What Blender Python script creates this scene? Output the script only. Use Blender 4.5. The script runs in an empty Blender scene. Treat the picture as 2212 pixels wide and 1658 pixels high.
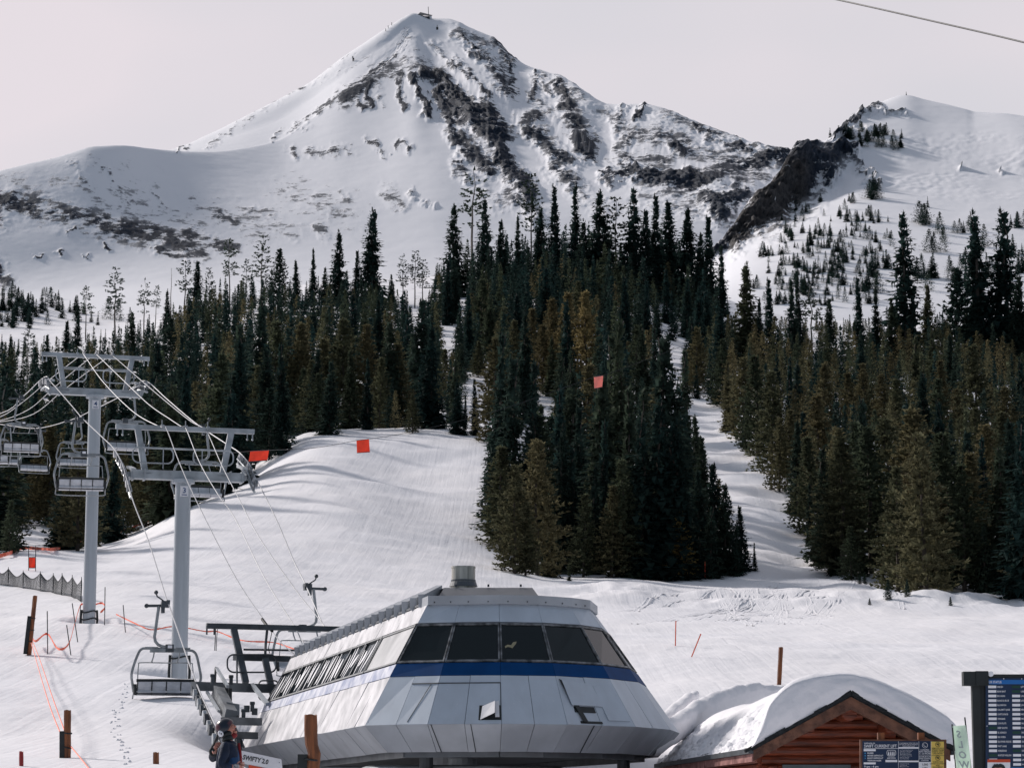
import bpy, math, random
import numpy as np
from mathutils import Vector, Matrix

random.seed(7)
rng = np.random.default_rng(7)
C = bpy.context.scene.collection
scene = bpy.context.scene
R = math.radians

# ------------------------------------------------------------------ camera
F = 5500.0                     # focal length in units of a 2212 x 1658 frame
PITCH = math.atan(921 / F)
CP, SP = math.cos(PITCH), math.sin(PITCH)
EYE = 1.7

def P(px, py, D):
    """point at forward distance D metres that lies on the sight line (px, py)"""
    a = (px - 1106) / F
    b = (829 - py) / F
    s = D / (CP - b * SP)
    return Vector((a * s, D, EYE + (SP + b * CP) * s))

def pix(v):
    y, z = v[1], v[2] - EYE
    d = y * CP + z * SP
    return 1106 + F * v[0] / d, 829 - F * (-y * SP + z * CP) / d

cam = bpy.data.cameras.new('camera')
cam.sensor_width = 36
cam.sensor_fit = 'HORIZONTAL'
cam.lens = 36 * F / 2212
cam.clip_start = 0.5
cam.clip_end = 20000
camo = bpy.data.objects.new('camera', cam)
camo.location = (0, 0, EYE)
camo.rotation_euler = (math.pi / 2 + PITCH, 0, 0)
C.objects.link(camo)
scene.camera = camo

# ------------------------------------------------------------------ light
SUN_AZ, SUN_EL = R(-50), R(33)          # ahead of the camera, to its left
sdir = Vector((math.sin(SUN_AZ) * math.cos(SUN_EL), math.cos(SUN_AZ) * math.cos(SUN_EL), math.sin(SUN_EL)))
sl = bpy.data.lights.new('sun', 'SUN')
sl.energy = 3.7
SKY_FAR = (0.205, 0.245, 0.305, 1)
sl.angle = R(6.5)
sl.color = (1.0, 0.93, 0.88)
so = bpy.data.objects.new('sun', sl)
so.rotation_euler = (-sdir).to_track_quat('-Z', 'Y').to_euler()
C.objects.link(so)

w = bpy.data.worlds.new('World')
scene.world = w
w.use_nodes = True
nt = w.node_tree
nt.nodes.clear()
N = nt.nodes.new
L = nt.links.new
out = N('ShaderNodeOutputWorld')
sky = N('ShaderNodeTexSky')
sky.sky_type = 'NISHITA'
sky.sun_disc = False
sky.sun_elevation = SUN_EL
sky.sun_rotation = SUN_AZ
sky.altitude = 2300
bg1 = N('ShaderNodeBackground')
bg1.inputs[1].default_value = 0.1
L(sky.outputs[0], bg1.inputs[0])
tc = N('ShaderNodeTexCoord')
mp = N('ShaderNodeMapping')
mp.inputs['Scale'].default_value = (3.2, 3.2, 7.0)
mp.inputs['Location'].default_value = (0.35, 0.0, 0.9)
L(tc.outputs['Generated'], mp.inputs[0])
nz = N('ShaderNodeTexNoise')
nz.inputs['Scale'].default_value = 1.0
nz.inputs['Detail'].default_value = 4
nz.inputs['Roughness'].default_value = 0.45
L(mp.outputs[0], nz.inputs['Vector'])
rp = N('ShaderNodeValToRGB')
rp.color_ramp.elements[0].position = 0.34
rp.color_ramp.elements[0].color = (0.70, 0.685, 0.725, 1)
rp.color_ramp.elements[1].position = 0.60
rp.color_ramp.elements[1].color = (0.83, 0.755, 0.785, 1)
L(nz.outputs['Fac'], rp.inputs[0])
bg2 = N('ShaderNodeBackground')
# the thin cloud is bright towards the sun and the horizon ahead, dimmer and bluer overhead and behind
dt = N('ShaderNodeVectorMath')
dt.operation = 'DOT_PRODUCT'
L(tc.outputs['Generated'], dt.inputs[0])
dt.inputs[1].default_value = (-0.16, 0.965, 0.20)
mr = N('ShaderNodeMapRange')
mr.interpolation_type = 'SMOOTHSTEP'
mr.inputs['From Min'].default_value = 0.15
mr.inputs['From Max'].default_value = 0.93
L(dt.outputs['Value'], mr.inputs[0])
mc = N('ShaderNodeMixRGB')
mc.inputs[1].default_value = SKY_FAR
L(mr.outputs[0], mc.inputs[0])
L(rp.outputs[0], mc.inputs[2])
L(mc.outputs[0], bg2.inputs[0])
mx = N('ShaderNodeMixShader')
mx.inputs[0].default_value = 0.93
L(bg1.outputs[0], mx.inputs[1])
L(bg2.outputs[0], mx.inputs[2])
L(mx.outputs[0], out.inputs[0])

scene.view_settings.view_transform = 'Standard'
scene.view_settings.look = 'None'
scene.view_settings.exposure = 0.0
scene.view_settings.gamma = 1.0
scene.cycles.use_denoising = True
scene.cycles.max_bounces = 6
scene.cycles.diffuse_bounces = 3

# ------------------------------------------------------------------ materials
def mat(name, col, rough=0.6, metal=0.0, var=0.0, vscale=3.0, col2=None, bump=0.0, bscale=8.0, stretch=(1, 1, 1), spec=0.5, detail=4.0, lo=0.35, hi=0.65):
    m = bpy.data.materials.new(name)
    m.use_nodes = True
    nt = m.node_tree
    b = nt.nodes['Principled BSDF']
    b.inputs['Base Color'].default_value = (*col, 1)
    b.inputs['Roughness'].default_value = rough
    b.inputs['Metallic'].default_value = metal
    b.inputs['Specular IOR Level'].default_value = spec
    if var or col2 or bump:
        tc = nt.nodes.new('ShaderNodeTexCoord')
        mp = nt.nodes.new('ShaderNodeMapping')
        mp.inputs['Scale'].default_value = stretch
        nt.links.new(tc.outputs['Object'], mp.inputs[0])
    if var or col2:
        n = nt.nodes.new('ShaderNodeTexNoise')
        n.inputs['Scale'].default_value = vscale
        n.inputs['Detail'].default_value = detail
        nt.links.new(mp.outputs[0], n.inputs['Vector'])
        r = nt.nodes.new('ShaderNodeValToRGB')
        r.color_ramp.elements[0].position = lo
        r.color_ramp.elements[1].position = hi
        c1 = tuple(c * (1 - var) for c in col)
        c2 = col2 or tuple(min(1, c * (1 + var)) for c in col)
        r.color_ramp.elements[0].color = (*c1, 1)
        r.color_ramp.elements[1].color = (*c2, 1)
        nt.links.new(n.outputs['Fac'], r.inputs[0])
        nt.links.new(r.outputs[0], b.inputs['Base Color'])
    if bump:
        n2 = nt.nodes.new('ShaderNodeTexNoise')
        n2.inputs['Scale'].default_value = bscale
        n2.inputs['Detail'].default_value = 5
        nt.links.new(mp.outputs[0], n2.inputs['Vector'])
        bp = nt.nodes.new('ShaderNodeBump')
        bp.inputs['Strength'].default_value = bump
        bp.inputs['Distance'].default_value = 0.1
        nt.links.new(n2.outputs['Fac'], bp.inputs['Height'])
        nt.links.new(bp.outputs[0], b.inputs['Normal'])
    return m

M = {}
M['galv'] = mat('galvanised_steel', (0.38, 0.41, 0.435), 0.45, 0.3, 0.25, 1.6, detail=8)
M['galv_pole'] = mat('tower_paint', (0.42, 0.455, 0.49), 0.5, 0.15, 0.14, 0.8, stretch=(3, 3, 0.25), detail=7)
M['dark_steel'] = mat('dark_steel', (0.075, 0.085, 0.095), 0.5, 0.3, 0.3, 2.0, detail=7)
M['mid_steel'] = mat('mid_steel', (0.15, 0.165, 0.18), 0.5, 0.3, 0.3, 1.5, detail=7)
M['chair_steel'] = mat('chair_steel', (0.30, 0.32, 0.335), 0.45, 0.3, 0.25, 2.5, detail=7)
M['black'] = mat('black_rubber', (0.012, 0.016, 0.018), 0.6, 0, 0.3, 4.0)
M['rope_light'] = mat('steel_rope', (0.50, 0.50, 0.52), 0.55, 0.0, 0.15, 6.0)
M['rope_dark'] = mat('dark_cable', (0.02, 0.022, 0.025), 0.6)
M['seat'] = mat('seat_vinyl', (0.56, 0.575, 0.61), 0.4, 0, 0.12, 3.0)
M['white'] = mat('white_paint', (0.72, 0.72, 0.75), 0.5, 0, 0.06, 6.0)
M['panel'] = mat('shell_paint', (0.49, 0.55, 0.625), 0.45, 0.05, 0.10, 1.3, bump=0.05, bscale=1.6, detail=9, stretch=(1.6, 1.6, .35), lo=.25, hi=.75)
M['panel_side'] = mat('weathered_shell_paint', (0.46, 0.465, 0.49), 0.36, 0.15, 0.22, 1.0, stretch=(5.5, 0.9, 0.25), col2=(0.66, 0.655, 0.68), bump=0.04, bscale=4, detail=8)
M['skirt'] = mat('skirt_paint', (0.37, 0.395, 0.43), 0.5, 0.05, 0.12, 1.2, bump=0.02, bscale=3, detail=6)
M['blue'] = mat('blue_stripe', (0.003, 0.048, 0.165), 0.55, 0, 0.1, 2.0, spec=0.06)
M['blue_faded'] = mat('faded_blue_stripe', (0.14, 0.19, 0.36), 0.5, 0, 0.1, 1.2, stretch=(5, 0.9, 0.25), col2=(0.5, 0.52, 0.6), detail=8)
M['glass'] = mat('tinted_glass', (0.006, 0.011, 0.013), 0.07, 0, spec=0.35)
M['frost'] = mat('milky_panel', (0.46, 0.47, 0.47), 0.3, 0, 0.15, 0.8, col2=(0.68, 0.68, 0.68))
M['alu'] = mat('scuffed_aluminium', (0.07, 0.08, 0.09), 0.5, 0.2, 0.5, 6.0, col2=(0.26, 0.27, 0.285), detail=8)
M['roof'] = mat('roof_sheet', (0.12, 0.13, 0.145), 0.5, 0.1, 0.1, 2.0)
M['stack'] = mat('stained_flue', (0.34, 0.33, 0.29), 0.4, 0.5, 0.2, 2.0, stretch=(4, 4, 0.3), col2=(0.62, 0.6, 0.54), detail=7)
M['wood'] = mat('log_post', (0.15, 0.048, 0.016), 0.6, 0, 0.35, 2.0, stretch=(7, 7, 0.7), col2=(0.29, 0.095, 0.03), bump=0.35, bscale=5, detail=8)
M['log'] = mat('stained_log', (0.13, 0.028, 0.012), 0.5, 0, 0.35, 2.2, stretch=(0.8, 6, 6), col2=(0.27, 0.058, 0.021), bump=0.3, bscale=4, detail=8)
M['barge'] = mat('barge_board', (0.13, 0.052, 0.03), 0.6, 0, 0.35, 2.2, stretch=(2, 6, 2), col2=(0.22, 0.095, 0.055), bump=0.3, bscale=5, detail=8)
M['rail_paint'] = mat('peeling_trim', (0.24, 0.085, 0.075), 0.6, 0, 0.4, 3.0, stretch=(6, 0.8, 2), col2=(0.36, 0.17, 0.15), detail=8)
M['redpost'] = mat('red_stake', (0.28, 0.018, 0.02), 0.6, 0, 0.15, 3)
M['shingle'] = mat('roof_shingle', (0.014, 0.017, 0.02), 0.85, 0, 0.4, 9, bump=0.6, bscale=16)
M['orange'] = mat('orange_fabric', (0.85, 0.085, 0.03), 0.6, 0, 0.12, 5)
M['orange_rope'] = mat('orange_tape', (0.9, 0.17, 0.09), 0.6, 0, 0.12, 5)
M['pink'] = mat('faded_orange_fabric', (0.88, 0.36, 0.30), 0.6, 0, 0.12, 5)
M['navy'] = mat('sign_navy', (0.003, 0.022, 0.070), 0.5, 0, 0.06, 3)
M['skyblue'] = mat('sign_blue', (0.008, 0.14, 0.45), 0.45)
M['yellow'] = mat('sign_yellow', (0.86, 0.62, 0.14), 0.5, 0, 0.04, 5)
M['signwhite'] = mat('sign_white', (0.86, 0.86, 0.90), 0.5)
M['green'] = mat('sign_green', (0.004, 0.05, 0.035), 0.5)
M['redorange'] = mat('sign_orange', (0.62, 0.075, 0.025), 0.5)
M['net'] = mat('black_netting', (0.02, 0.026, 0.03), 0.7)
M['mint'] = mat('mint_banner', (0.66, 0.80, 0.68), 0.6, 0, 0.05, 4)
M['greyletter'] = mat('letter_grey', (0.36, 0.42, 0.42), 0.6)
M['skin'] = mat('skin', (0.50, 0.22, 0.165), 0.5, 0, 0.08, 20)
M['jacket'] = mat('navy_jacket', (0.004, 0.014, 0.042), 0.75, 0, 0.4, 6, bump=0.3, bscale=14)
M['jacket_blue'] = mat('blue_jacket', (0.005, 0.055, 0.16), 0.7, 0, 0.25, 6, bump=0.3, bscale=14)
M['pants'] = mat('dark_trousers', (0.015, 0.02, 0.03), 0.7, 0, 0.3, 9)
M['red_cloth'] = mat('red_neck_warmer', (0.25, 0.012, 0.015), 0.7, 0, 0.2, 15)
M['helmet'] = mat('patterned_helmet', (0.012, 0.022, 0.045), 0.3, 0, 0.4, 7, col2=(0.10, 0.035, 0.045), lo=.5, hi=.62)
M['summit'] = mat('station_steel', (0.05, 0.06, 0.07), 0.6)
M['snowroof'] = None

def fabric(name, col):
    m = mat(name, col, 0.7, 0, 0.10, 3.0)
    nt = m.node_tree
    t = nt.nodes.new('ShaderNodeBsdfTranslucent')
    t.inputs['Color'].default_value = (*col, 1)
    x = nt.nodes.new('ShaderNodeMixShader')
    x.inputs[0].default_value = 0.45
    nt.links.new(nt.nodes['Principled BSDF'].outputs[0], x.inputs[1])
    nt.links.new(t.outputs[0], x.inputs[2])
    nt.links.new(x.outputs[0], nt.nodes['Material Output'].inputs['Surface'])
    return m
M['orange'] = fabric('orange_fabric', (0.92, 0.145, 0.075))
M['pink'] = fabric('faded_orange_fabric', (0.95, 0.42, 0.36))
M['mint'] = fabric('mint_banner', (0.80, 0.93, 0.82))

def snow_material(name, tracks=True, sc=1.0):
    m = bpy.data.materials.new(name)
    m.use_nodes = True
    nt = m.node_tree
    N = nt.nodes.new
    L = nt.links.new
    b = nt.nodes['Principled BSDF']
    b.inputs['Roughness'].default_value = 0.65
    b.inputs['Specular IOR Level'].default_value = 0.25
    tc = N('ShaderNodeTexCoord')
    n0 = N('ShaderNodeTexNoise')
    n0.inputs['Scale'].default_value = 0.05
    n0.inputs['Detail'].default_value = 7
    L(tc.outputs['Object'], n0.inputs['Vector'])
    r = N('ShaderNodeValToRGB')
    r.color_ramp.elements[0].position = 0.3
    r.color_ramp.elements[1].position = 0.7
    r.color_ramp.elements[0].color = (0.80, 0.80, 0.84, 1)
    r.color_ramp.elements[1].color = (0.87, 0.855, 0.875, 1)
    L(n0.outputs['Fac'], r.inputs[0])
    L(r.outputs[0], b.inputs['Base Color'])
    # fine grain
    n1 = N('ShaderNodeTexNoise')
    n1.inputs['Scale'].default_value = 2.2 * sc
    n1.inputs['Detail'].default_value = 6
    L(tc.outputs['Object'], n1.inputs['Vector'])
    b1 = N('ShaderNodeBump')
    b1.inputs['Strength'].default_value = 0.45
    b1.inputs['Distance'].default_value = 0.10
    L(n1.outputs['Fac'], b1.inputs['Height'])
    last = b1
    if tracks:
        # ski tracks and grooming: long thin ridges roughly down the fall line, in two directions
        for k, (rot, sx, sy, st, di) in enumerate([(R(8), 2.6, 0.035, 0.5, 0.07), (R(-24), 1.7, 0.03, 0.4, 0.08), (R(75), 0.22, 0.02, 0.25, 0.3)]):
            mp = N('ShaderNodeMapping')
            mp.inputs['Rotation'].default_value = (0, 0, rot)
            mp.inputs['Scale'].default_value = (sx, sy, 0.05)
            mp.inputs['Location'].default_value = (k * 3.1, k * 7.7, 0)
            L(tc.outputs['Object'], mp.inputs[0])
            n2 = N('ShaderNodeTexNoise')
            n2.inputs['Scale'].default_value = 1.0
            n2.inputs['Detail'].default_value = 5
            n2.inputs['Distortion'].default_value = 0.5
            L(mp.outputs[0], n2.inputs['Vector'])
            bb = N('ShaderNodeBump')
            bb.inputs['Strength'].default_value = st
            bb.inputs['Distance'].default_value = di
            L(n2.outputs['Fac'], bb.inputs['Height'])
            L(last.outputs[0], bb.inputs['Normal'])
            last = bb
    L(last.outputs[0], b.inputs['Normal'])
    return m

M['snow'] = snow_material('snow')
M['snowroof'] = snow_material('roof_snow', False, 1.3)

def mountain_material():
    m = bpy.data.materials.new('snow_and_rock')
    m.use_nodes = True
    nt = m.node_tree
    N = nt.nodes.new
    L = nt.links.new
    b = nt.nodes['Principled BSDF']
    b.inputs['Roughness'].default_value = 0.75
    b.inputs['Specular IOR Level'].default_value = 0.15
    tc = N('ShaderNodeTexCoord')
    at = N('ShaderNodeAttribute')
    at.attribute_name = 'rock'
    at2 = N('ShaderNodeAttribute')
    at2.attribute_name = 'brown'

    def noise(scale, detail, rough, st, rot=(0, 0, 0)):
        mp = N('ShaderNodeMapping')
        mp.inputs['Scale'].default_value = st
        mp.inputs['Rotation'].default_value = rot
        L(tc.outputs['Object'], mp.inputs[0])
        n = N('ShaderNodeTexNoise')
        n.inputs['Scale'].default_value = scale
        n.inputs['Detail'].default_value = detail
        n.inputs['Roughness'].default_value = rough
        L(mp.outputs[0], n.inputs['Vector'])
        return n.outputs['Fac']

    def math_(op, a, c):
        n = N('ShaderNodeMath')
        n.operation = op
        for i, v in enumerate((a, c)):
            if isinstance(v, (int, float)):
                n.inputs[i].default_value = v
            else:
                L(v, n.inputs[i])
        return n.outputs[0]
    na = noise(0.034, 10, 0.70, (1.3, 1, 1.0), (0, R(32), 0))
    nb = noise(0.14, 7, 0.72, (0.75, 1, 1.7))
    nn = math_('ADD', math_('MULTIPLY', na, 0.62), math_('MULTIPLY', nb, 0.38))
    nn = math_('ADD', math_('MULTIPLY', math_('SUBTRACT', nn, 0.5), 2.5), 0.5)
    t = math_('SUBTRACT', math_('MULTIPLY', at.outputs['Fac'], 0.88), math_('SUBTRACT', nn, 0.10))
    t = math_('MULTIPLY', math_('MULTIPLY', t, 9.0), math_('GREATER_THAN', at.outputs['Fac'], 0.05))
    cl = N('ShaderNodeClamp')
    L(t, cl.inputs[0])
    # rock colours
    nr = noise(0.22, 8, 0.75, (1.3, 1, 0.8), (0, R(20), 0))
    rr = N('ShaderNodeValToRGB')
    rr.color_ramp.elements[0].position = 0.35
    rr.color_ramp.elements[1].position = 0.68
    rr.color_ramp.elements[0].color = (0.006, 0.0105, 0.019, 1)
    rr.color_ramp.elements[1].color = (0.040, 0.053, 0.080, 1)
    L(nr, rr.inputs[0])
    rb = N('ShaderNodeValToRGB')
    rb.color_ramp.elements[0].position = 0.35
    rb.color_ramp.elements[1].position = 0.7
    rb.color_ramp.elements[0].color = (0.014, 0.015, 0.017, 1)
    rb.color_ramp.elements[1].color = (0.15, 0.125, 0.10, 1)
    L(nr, rb.inputs[0])
    m1 = N('ShaderNodeMixRGB')
    L(at2.outputs['Fac'], m1.inputs[0])
    L(rr.outputs[0], m1.inputs[1])
    L(rb.outputs[0], m1.inputs[2])
    m2 = N('ShaderNodeMixRGB')
    du = N('ShaderNodeMapRange')
    du.inputs['From Min'].default_value = 0.12
    du.inputs['From Max'].default_value = 0.62
    du.inputs['To Min'].default_value = 0.30
    du.inputs['To Max'].default_value = 1.0
    L(at.outputs['Fac'], du.inputs[0])
    L(math_('MULTIPLY', cl.outputs[0], du.outputs[0]), m2.inputs[0])
    m2.inputs[1].default_value = (0.84, 0.84, 0.875, 1)
    L(m1.outputs[0], m2.inputs[2])
    L(m2.outputs[0], b.inputs['Base Color'])
    bp = N('ShaderNodeBump')
    bp.inputs['Strength'].default_value = 0.4
    bp.inputs['Distance'].default_value = 2.0
    hh = math_('ADD', math_('MULTIPLY', na, 0.22), math_('MULTIPLY', math_('MULTIPLY', nr, cl.outputs[0]), 2.2))
    L(hh, bp.inputs['Height'])
    L(bp.outputs[0], b.inputs['Normal'])
    return m

M['mountain'] = mountain_material()

def crown_material(name, attr=False):
    m = bpy.data.materials.new(name)
    m.use_nodes = True
    nt = m.node_tree
    N = nt.nodes.new
    L = nt.links.new
    b = nt.nodes['Principled BSDF']
    b.inputs['Roughness'].default_value = 0.85
    b.inputs['Specular IOR Level'].default_value = 0.1
    if attr:
        src = N('ShaderNodeAttribute')
        src.attribute_name = 'tint'
        colr = src.outputs['Color']
    else:
        src = N('ShaderNodeObjectInfo')
        colr = src.outputs['Color']
    tc = N('ShaderNodeTexCoord')
    n = N('ShaderNodeTexNoise')
    n.inputs['Scale'].default_value = 0.8 if attr else 11.0
    n.inputs['Detail'].default_value = 3
    L(tc.outputs['Object'], n.inputs['Vector'])
    mr = N('ShaderNodeMapRange')
    mr.inputs['From Min'].default_value = 0.3
    mr.inputs['From Max'].default_value = 0.7
    mr.inputs['To Min'].default_value = 0.45
    mr.inputs['To Max'].default_value = 1.65
    L(n.outputs['Fac'], mr.inputs[0])
    mu = N('ShaderNodeVectorMath')
    mu.operation = 'SCALE'
    L(colr, mu.inputs[0])
    L(mr.outputs[0], mu.inputs['Scale'])
    L(mu.outputs[0], b.inputs['Base Color'])
    trn = N('ShaderNodeBsdfTranslucent')
    L(mu.outputs[0], trn.inputs['Color'])
    ms = N('ShaderNodeMixShader')
    ms.inputs[0].default_value = 0.35
    L(b.outputs[0], ms.inputs[1])
    L(trn.outputs[0], ms.inputs[2])
    L(ms.outputs[0], nt.nodes['Material Output'].inputs['Surface'])
    return m

M['crown'] = crown_material('conifer_needles')
M['crown_mass'] = crown_material('conifer_needles_mass', True)
M['bark'] = mat('bark', (0.075, 0.06, 0.05), 0.9, 0, 0.4, 4)
M['grey_bark'] = mat('grey_bark', (0.16, 0.14, 0.125), 0.9, 0, 0.4, 4)

# ------------------------------------------------------------------ mesh helpers
ORG = {}

class MB:
    def __init__(self):
        self.v = []
        self.f = []

    def add(self, vs, fs):
        o = len(self.v)
        self.v.extend([tuple(p) for p in vs])
        self.f.extend([tuple(i + o for i in f) for f in fs])
        return self

    def box(self, c, s, rz=0.0, mtx=None):
        hx, hy, hz = s[0] / 2, s[1] / 2, s[2] / 2
        pts = [Vector((x, y, z)) for x in (-hx, hx) for y in (-hy, hy) for z in (-hz, hz)]
        m = mtx if mtx is not None else Matrix.Rotation(rz, 3, 'Z')
        c = Vector(c)
        return self.add([c + m @ p for p in pts], [(0, 1, 3, 2), (4, 6, 7, 5), (0, 4, 5, 1), (2, 3, 7, 6), (0, 2, 6, 4), (1, 5, 7, 3)])

    def beam(self, p, q, w, h, up=(0, 0, 1)):
        p, q = Vector(p), Vector(q)
        d = q - p
        ln = d.length
        d.normalize()
        up = Vector(up)
        s = d.cross(up)
        if s.length < 1e-4:
            s = d.cross(Vector((0, 1, 0)))
        s.normalize()
        u = s.cross(d)
        m = Matrix((d, s, u)).transposed()
        return self.box((p + q) / 2, (ln, w, h), mtx=m)

    def tube(self, pts, r, n=8, closed=False, caps=True, r1=None):
        pts = [Vector(p) for p in pts]
        k = len(pts)
        rings = []
        prev = None
        for i, p in enumerate(pts):
            if closed:
                t = pts[(i + 1) % k] - pts[i - 1]
            else:
                t = pts[min(i + 1, k - 1)] - pts[max(i - 1, 0)]
            t.normalize()
            if prev is None:
                a = t.cross(Vector((0, 0, 1)))
                if a.length < 1e-3:
                    a = t.cross(Vector((1, 0, 0)))
            else:
                a = prev - t * prev.dot(t)
            a.normalize()
            prev = a
            b = t.cross(a)
            rr = r if r1 is None else r + (r1 - r) * i / max(1, k - 1)
            rings.append([p + (a * math.cos(2 * math.pi * j / n) + b * math.sin(2 * math.pi * j / n)) * rr for j in range(n)])
        vs = [p for rg in rings for p in rg]
        fs = []
        for i in range(k if closed else k - 1):
            i2 = (i + 1) % k
            for j in range(n):
                j2 = (j + 1) % n
                fs.append((i * n + j, i * n + j2, i2 * n + j2, i2 * n + j))
        if caps and not closed:
            fs.append(tuple(range(n))[::-1])
            fs.append(tuple((k - 1) * n + j for j in range(n)))
        return self.add(vs, fs)

    def cyl(self, p, q, r0, r1=None, n=16):
        return self.tube([p, q], r0, n, r1=r1 if r1 is not None else r0)

    def slab(self, poly, thick):
        """a flat polygon given a thickness along its normal (towards the back)"""
        poly = [Vector(p) for p in poly]
        nrm = (poly[1] - poly[0]).cross(poly[2] - poly[0]).normalized()
        k = len(poly)
        vs = poly + [p - nrm * thick for p in poly]
        fs = [tuple(range(k)), tuple(range(2 * k - 1, k - 1, -1))]
        for i in range(k):
            j = (i + 1) % k
            fs.append((i, k + i, k + j, j))
        return self.add(vs, fs)

    def ball(self, c, r, nu=12, nv=8):
        c = Vector(c)
        r = Vector((r, r, r)) if isinstance(r, (int, float)) else Vector(r)
        vs = [c + Vector((0, 0, r.z))]
        for i in range(1, nv):
            t = math.pi * i / nv
            for j in range(nu):
                a = 2 * math.pi * j / nu
                vs.append(c + Vector((r.x * math.sin(t) * math.cos(a), r.y * math.sin(t) * math.sin(a), r.z * math.cos(t))))
        vs.append(c - Vector((0, 0, r.z)))
        fs = [(0, 1 + j, 1 + (j + 1) % nu) for j in range(nu)]
        for i in range(nv - 2):
            for j in range(nu):
                a = 1 + i * nu
                fs.append((a + j, a + nu + j, a + nu + (j + 1) % nu, a + (j + 1) % nu))
        last = len(vs) - 1
        a = 1 + (nv - 2) * nu
        fs += [(a + j, last, a + (j + 1) % nu) for j in range(nu)]
        return self.add(vs, fs)

    def build(self, name, m, parent=None, org=None, smooth=False):
        if org is None:
            org = ORG.get(parent.name, Vector((0, 0, 0))) if parent is not None else Vector((0, 0, 0))
        me = bpy.data.meshes.new(name)
        me.from_pydata([(p[0] - org[0], p[1] - org[1], p[2] - org[2]) for p in self.v], [], self.f)
        if isinstance(m, str):
            m = M[m]
        me.materials.append(m)
        if smooth:
            me.polygons.foreach_set('use_smooth', [True] * len(me.polygons))
        me.update()
        o = bpy.data.objects.new(name, me)
        C.objects.link(o)
        if parent is not None:
            o.parent = parent
        else:
            o.location = org
        ORG[o.name] = Vector(org)
        return o

def tag(o, label=None, cat=None, group=None, kind=None):
    if label: o['label'] = label
    if cat: o['category'] = cat
    if group: o['group'] = group
    if kind: o['kind'] = kind
    return o

def thing(name, loc, label, cat, group=None):
    o = bpy.data.objects.new(name, None)
    o.empty_display_size = 0.3
    o.location = loc
    C.objects.link(o)
    ORG[o.name] = Vector(loc)
    return tag(o, label, cat, group)

def kids(o):
    return [c for c in bpy.data.objects if c.parent == o]

def copy_tree(o, parent=None, table=None):
    c = o.copy()
    C.objects.link(c)
    if parent is not None:
        c.parent = parent
    for ch in (table[o.name] if table else kids(o)):
        copy_tree(ch, c, table)
    return c

def child_table(o):
    t = {}
    def rec(x):
        t[x.name] = kids(x)
        for c in t[x.name]:
            rec(c)
    rec(o)
    return t

_tcache = {}
def text_geo(s, align='LEFT', bold=0.0):
    key = (s, align, bold)
    if key not in _tcache:
        cu = bpy.data.curves.new('lettering_source', 'FONT')
        cu.body = s
        cu.size = 1.0
        cu.align_x = align
        cu.offset = bold
        cu.resolution_u = 2
        ob = bpy.data.objects.new('lettering_source', cu)
        C.objects.link(ob)
        dg = bpy.context.evaluated_depsgraph_get()
        me = bpy.data.meshes.new_from_object(ob.evaluated_get(dg))
        _tcache[key] = ([tuple(v.co) for v in me.vertices], [tuple(p.vertices) for p in me.polygons])
        bpy.data.objects.remove(ob)
        bpy.data.curves.remove(cu)
        bpy.data.meshes.remove(me)
    return _tcache[key]

def put_text(mb, s, size, org, ux, uy, align='LEFT', bold=0.0, width=None, flip=False):
    """letters laid on the plane org + x*ux + y*uy"""
    vs, fs = text_geo(s, align, bold)
    if not vs:
        return
    k = size
    if width:
        xs = [v[0] for v in vs]
        k = width / max(1e-6, max(xs) - min(xs))
    sx = -k if flip else k
    mb.add([org + ux * (v[0] * sx) + uy * (v[1] * size) for v in vs], fs)

# ------------------------------------------------------------------ numeric helpers
def pchip(x, y, xi):
    """shape-preserving cubic along axis 0 of y"""
    x = np.asarray(x, float)
    y = np.asarray(y, float)
    xi = np.asarray(xi, float)
    h = np.diff(x)
    sh = (-1,) + (1,) * (y.ndim - 1)
    dl = np.diff(y, axis=0) / h.reshape(sh)
    d = np.zeros_like(y)
    w1 = (2 * h[1:] + h[:-1]).reshape(sh)
    w2 = (h[1:] + 2 * h[:-1]).reshape(sh)
    a, b = dl[:-1], dl[1:]
    ok = a * b > 0
    with np.errstate(divide='ignore', invalid='ignore'):
        mid = (w1 + w2) / (w1 / np.where(ok, a, 1) + w2 / np.where(ok, b, 1))
    d[1:-1] = np.where(ok, mid, 0)
    d[0], d[-1] = dl[0], dl[-1]
    i = np.clip(np.searchsorted(x, xi) - 1, 0, len(x) - 2)
    t = ((xi - x[i]) / h[i]).reshape(sh)
    hh = h[i].reshape(sh)
    t = np.clip(t, 0, 1)
    return ((1 + 2 * t) * (1 - t) ** 2 * y[i] + t * (1 - t) ** 2 * hh * d[i] + t * t * (3 - 2 * t) * y[i + 1] + t * t * (t - 1) * hh * d[i + 1])

_perm = np.random.default_rng(3).integers(0, 1 << 30, size=4096)
def pnoise(x, y, seed=0):
    xi = np.floor(x).astype(np.int64)
    yi = np.floor(y).astype(np.int64)
    fx, fy = x - xi, y - yi

    def g(a, b):
        hsh = _perm[(_perm[(a + seed * 131) & 4095] + b) & 4095]
        ang = (hsh & 1023) * (2 * math.pi / 1024)
        return np.cos(ang), np.sin(ang)
    u = fx * fx * fx * (fx * (fx * 6 - 15) + 10)
    v = fy * fy * fy * (fy * (fy * 6 - 15) + 10)
    r = []
    for dx, dy in ((0, 0), (1, 0), (0, 1), (1, 1)):
        gx, gy = g(xi + dx, yi + dy)
        r.append(gx * (fx - dx) + gy * (fy - dy))
    return ((r[0] * (1 - u) + r[1] * u) * (1 - v) + (r[2] * (1 - u) + r[3] * u) * v) * 1.5

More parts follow.
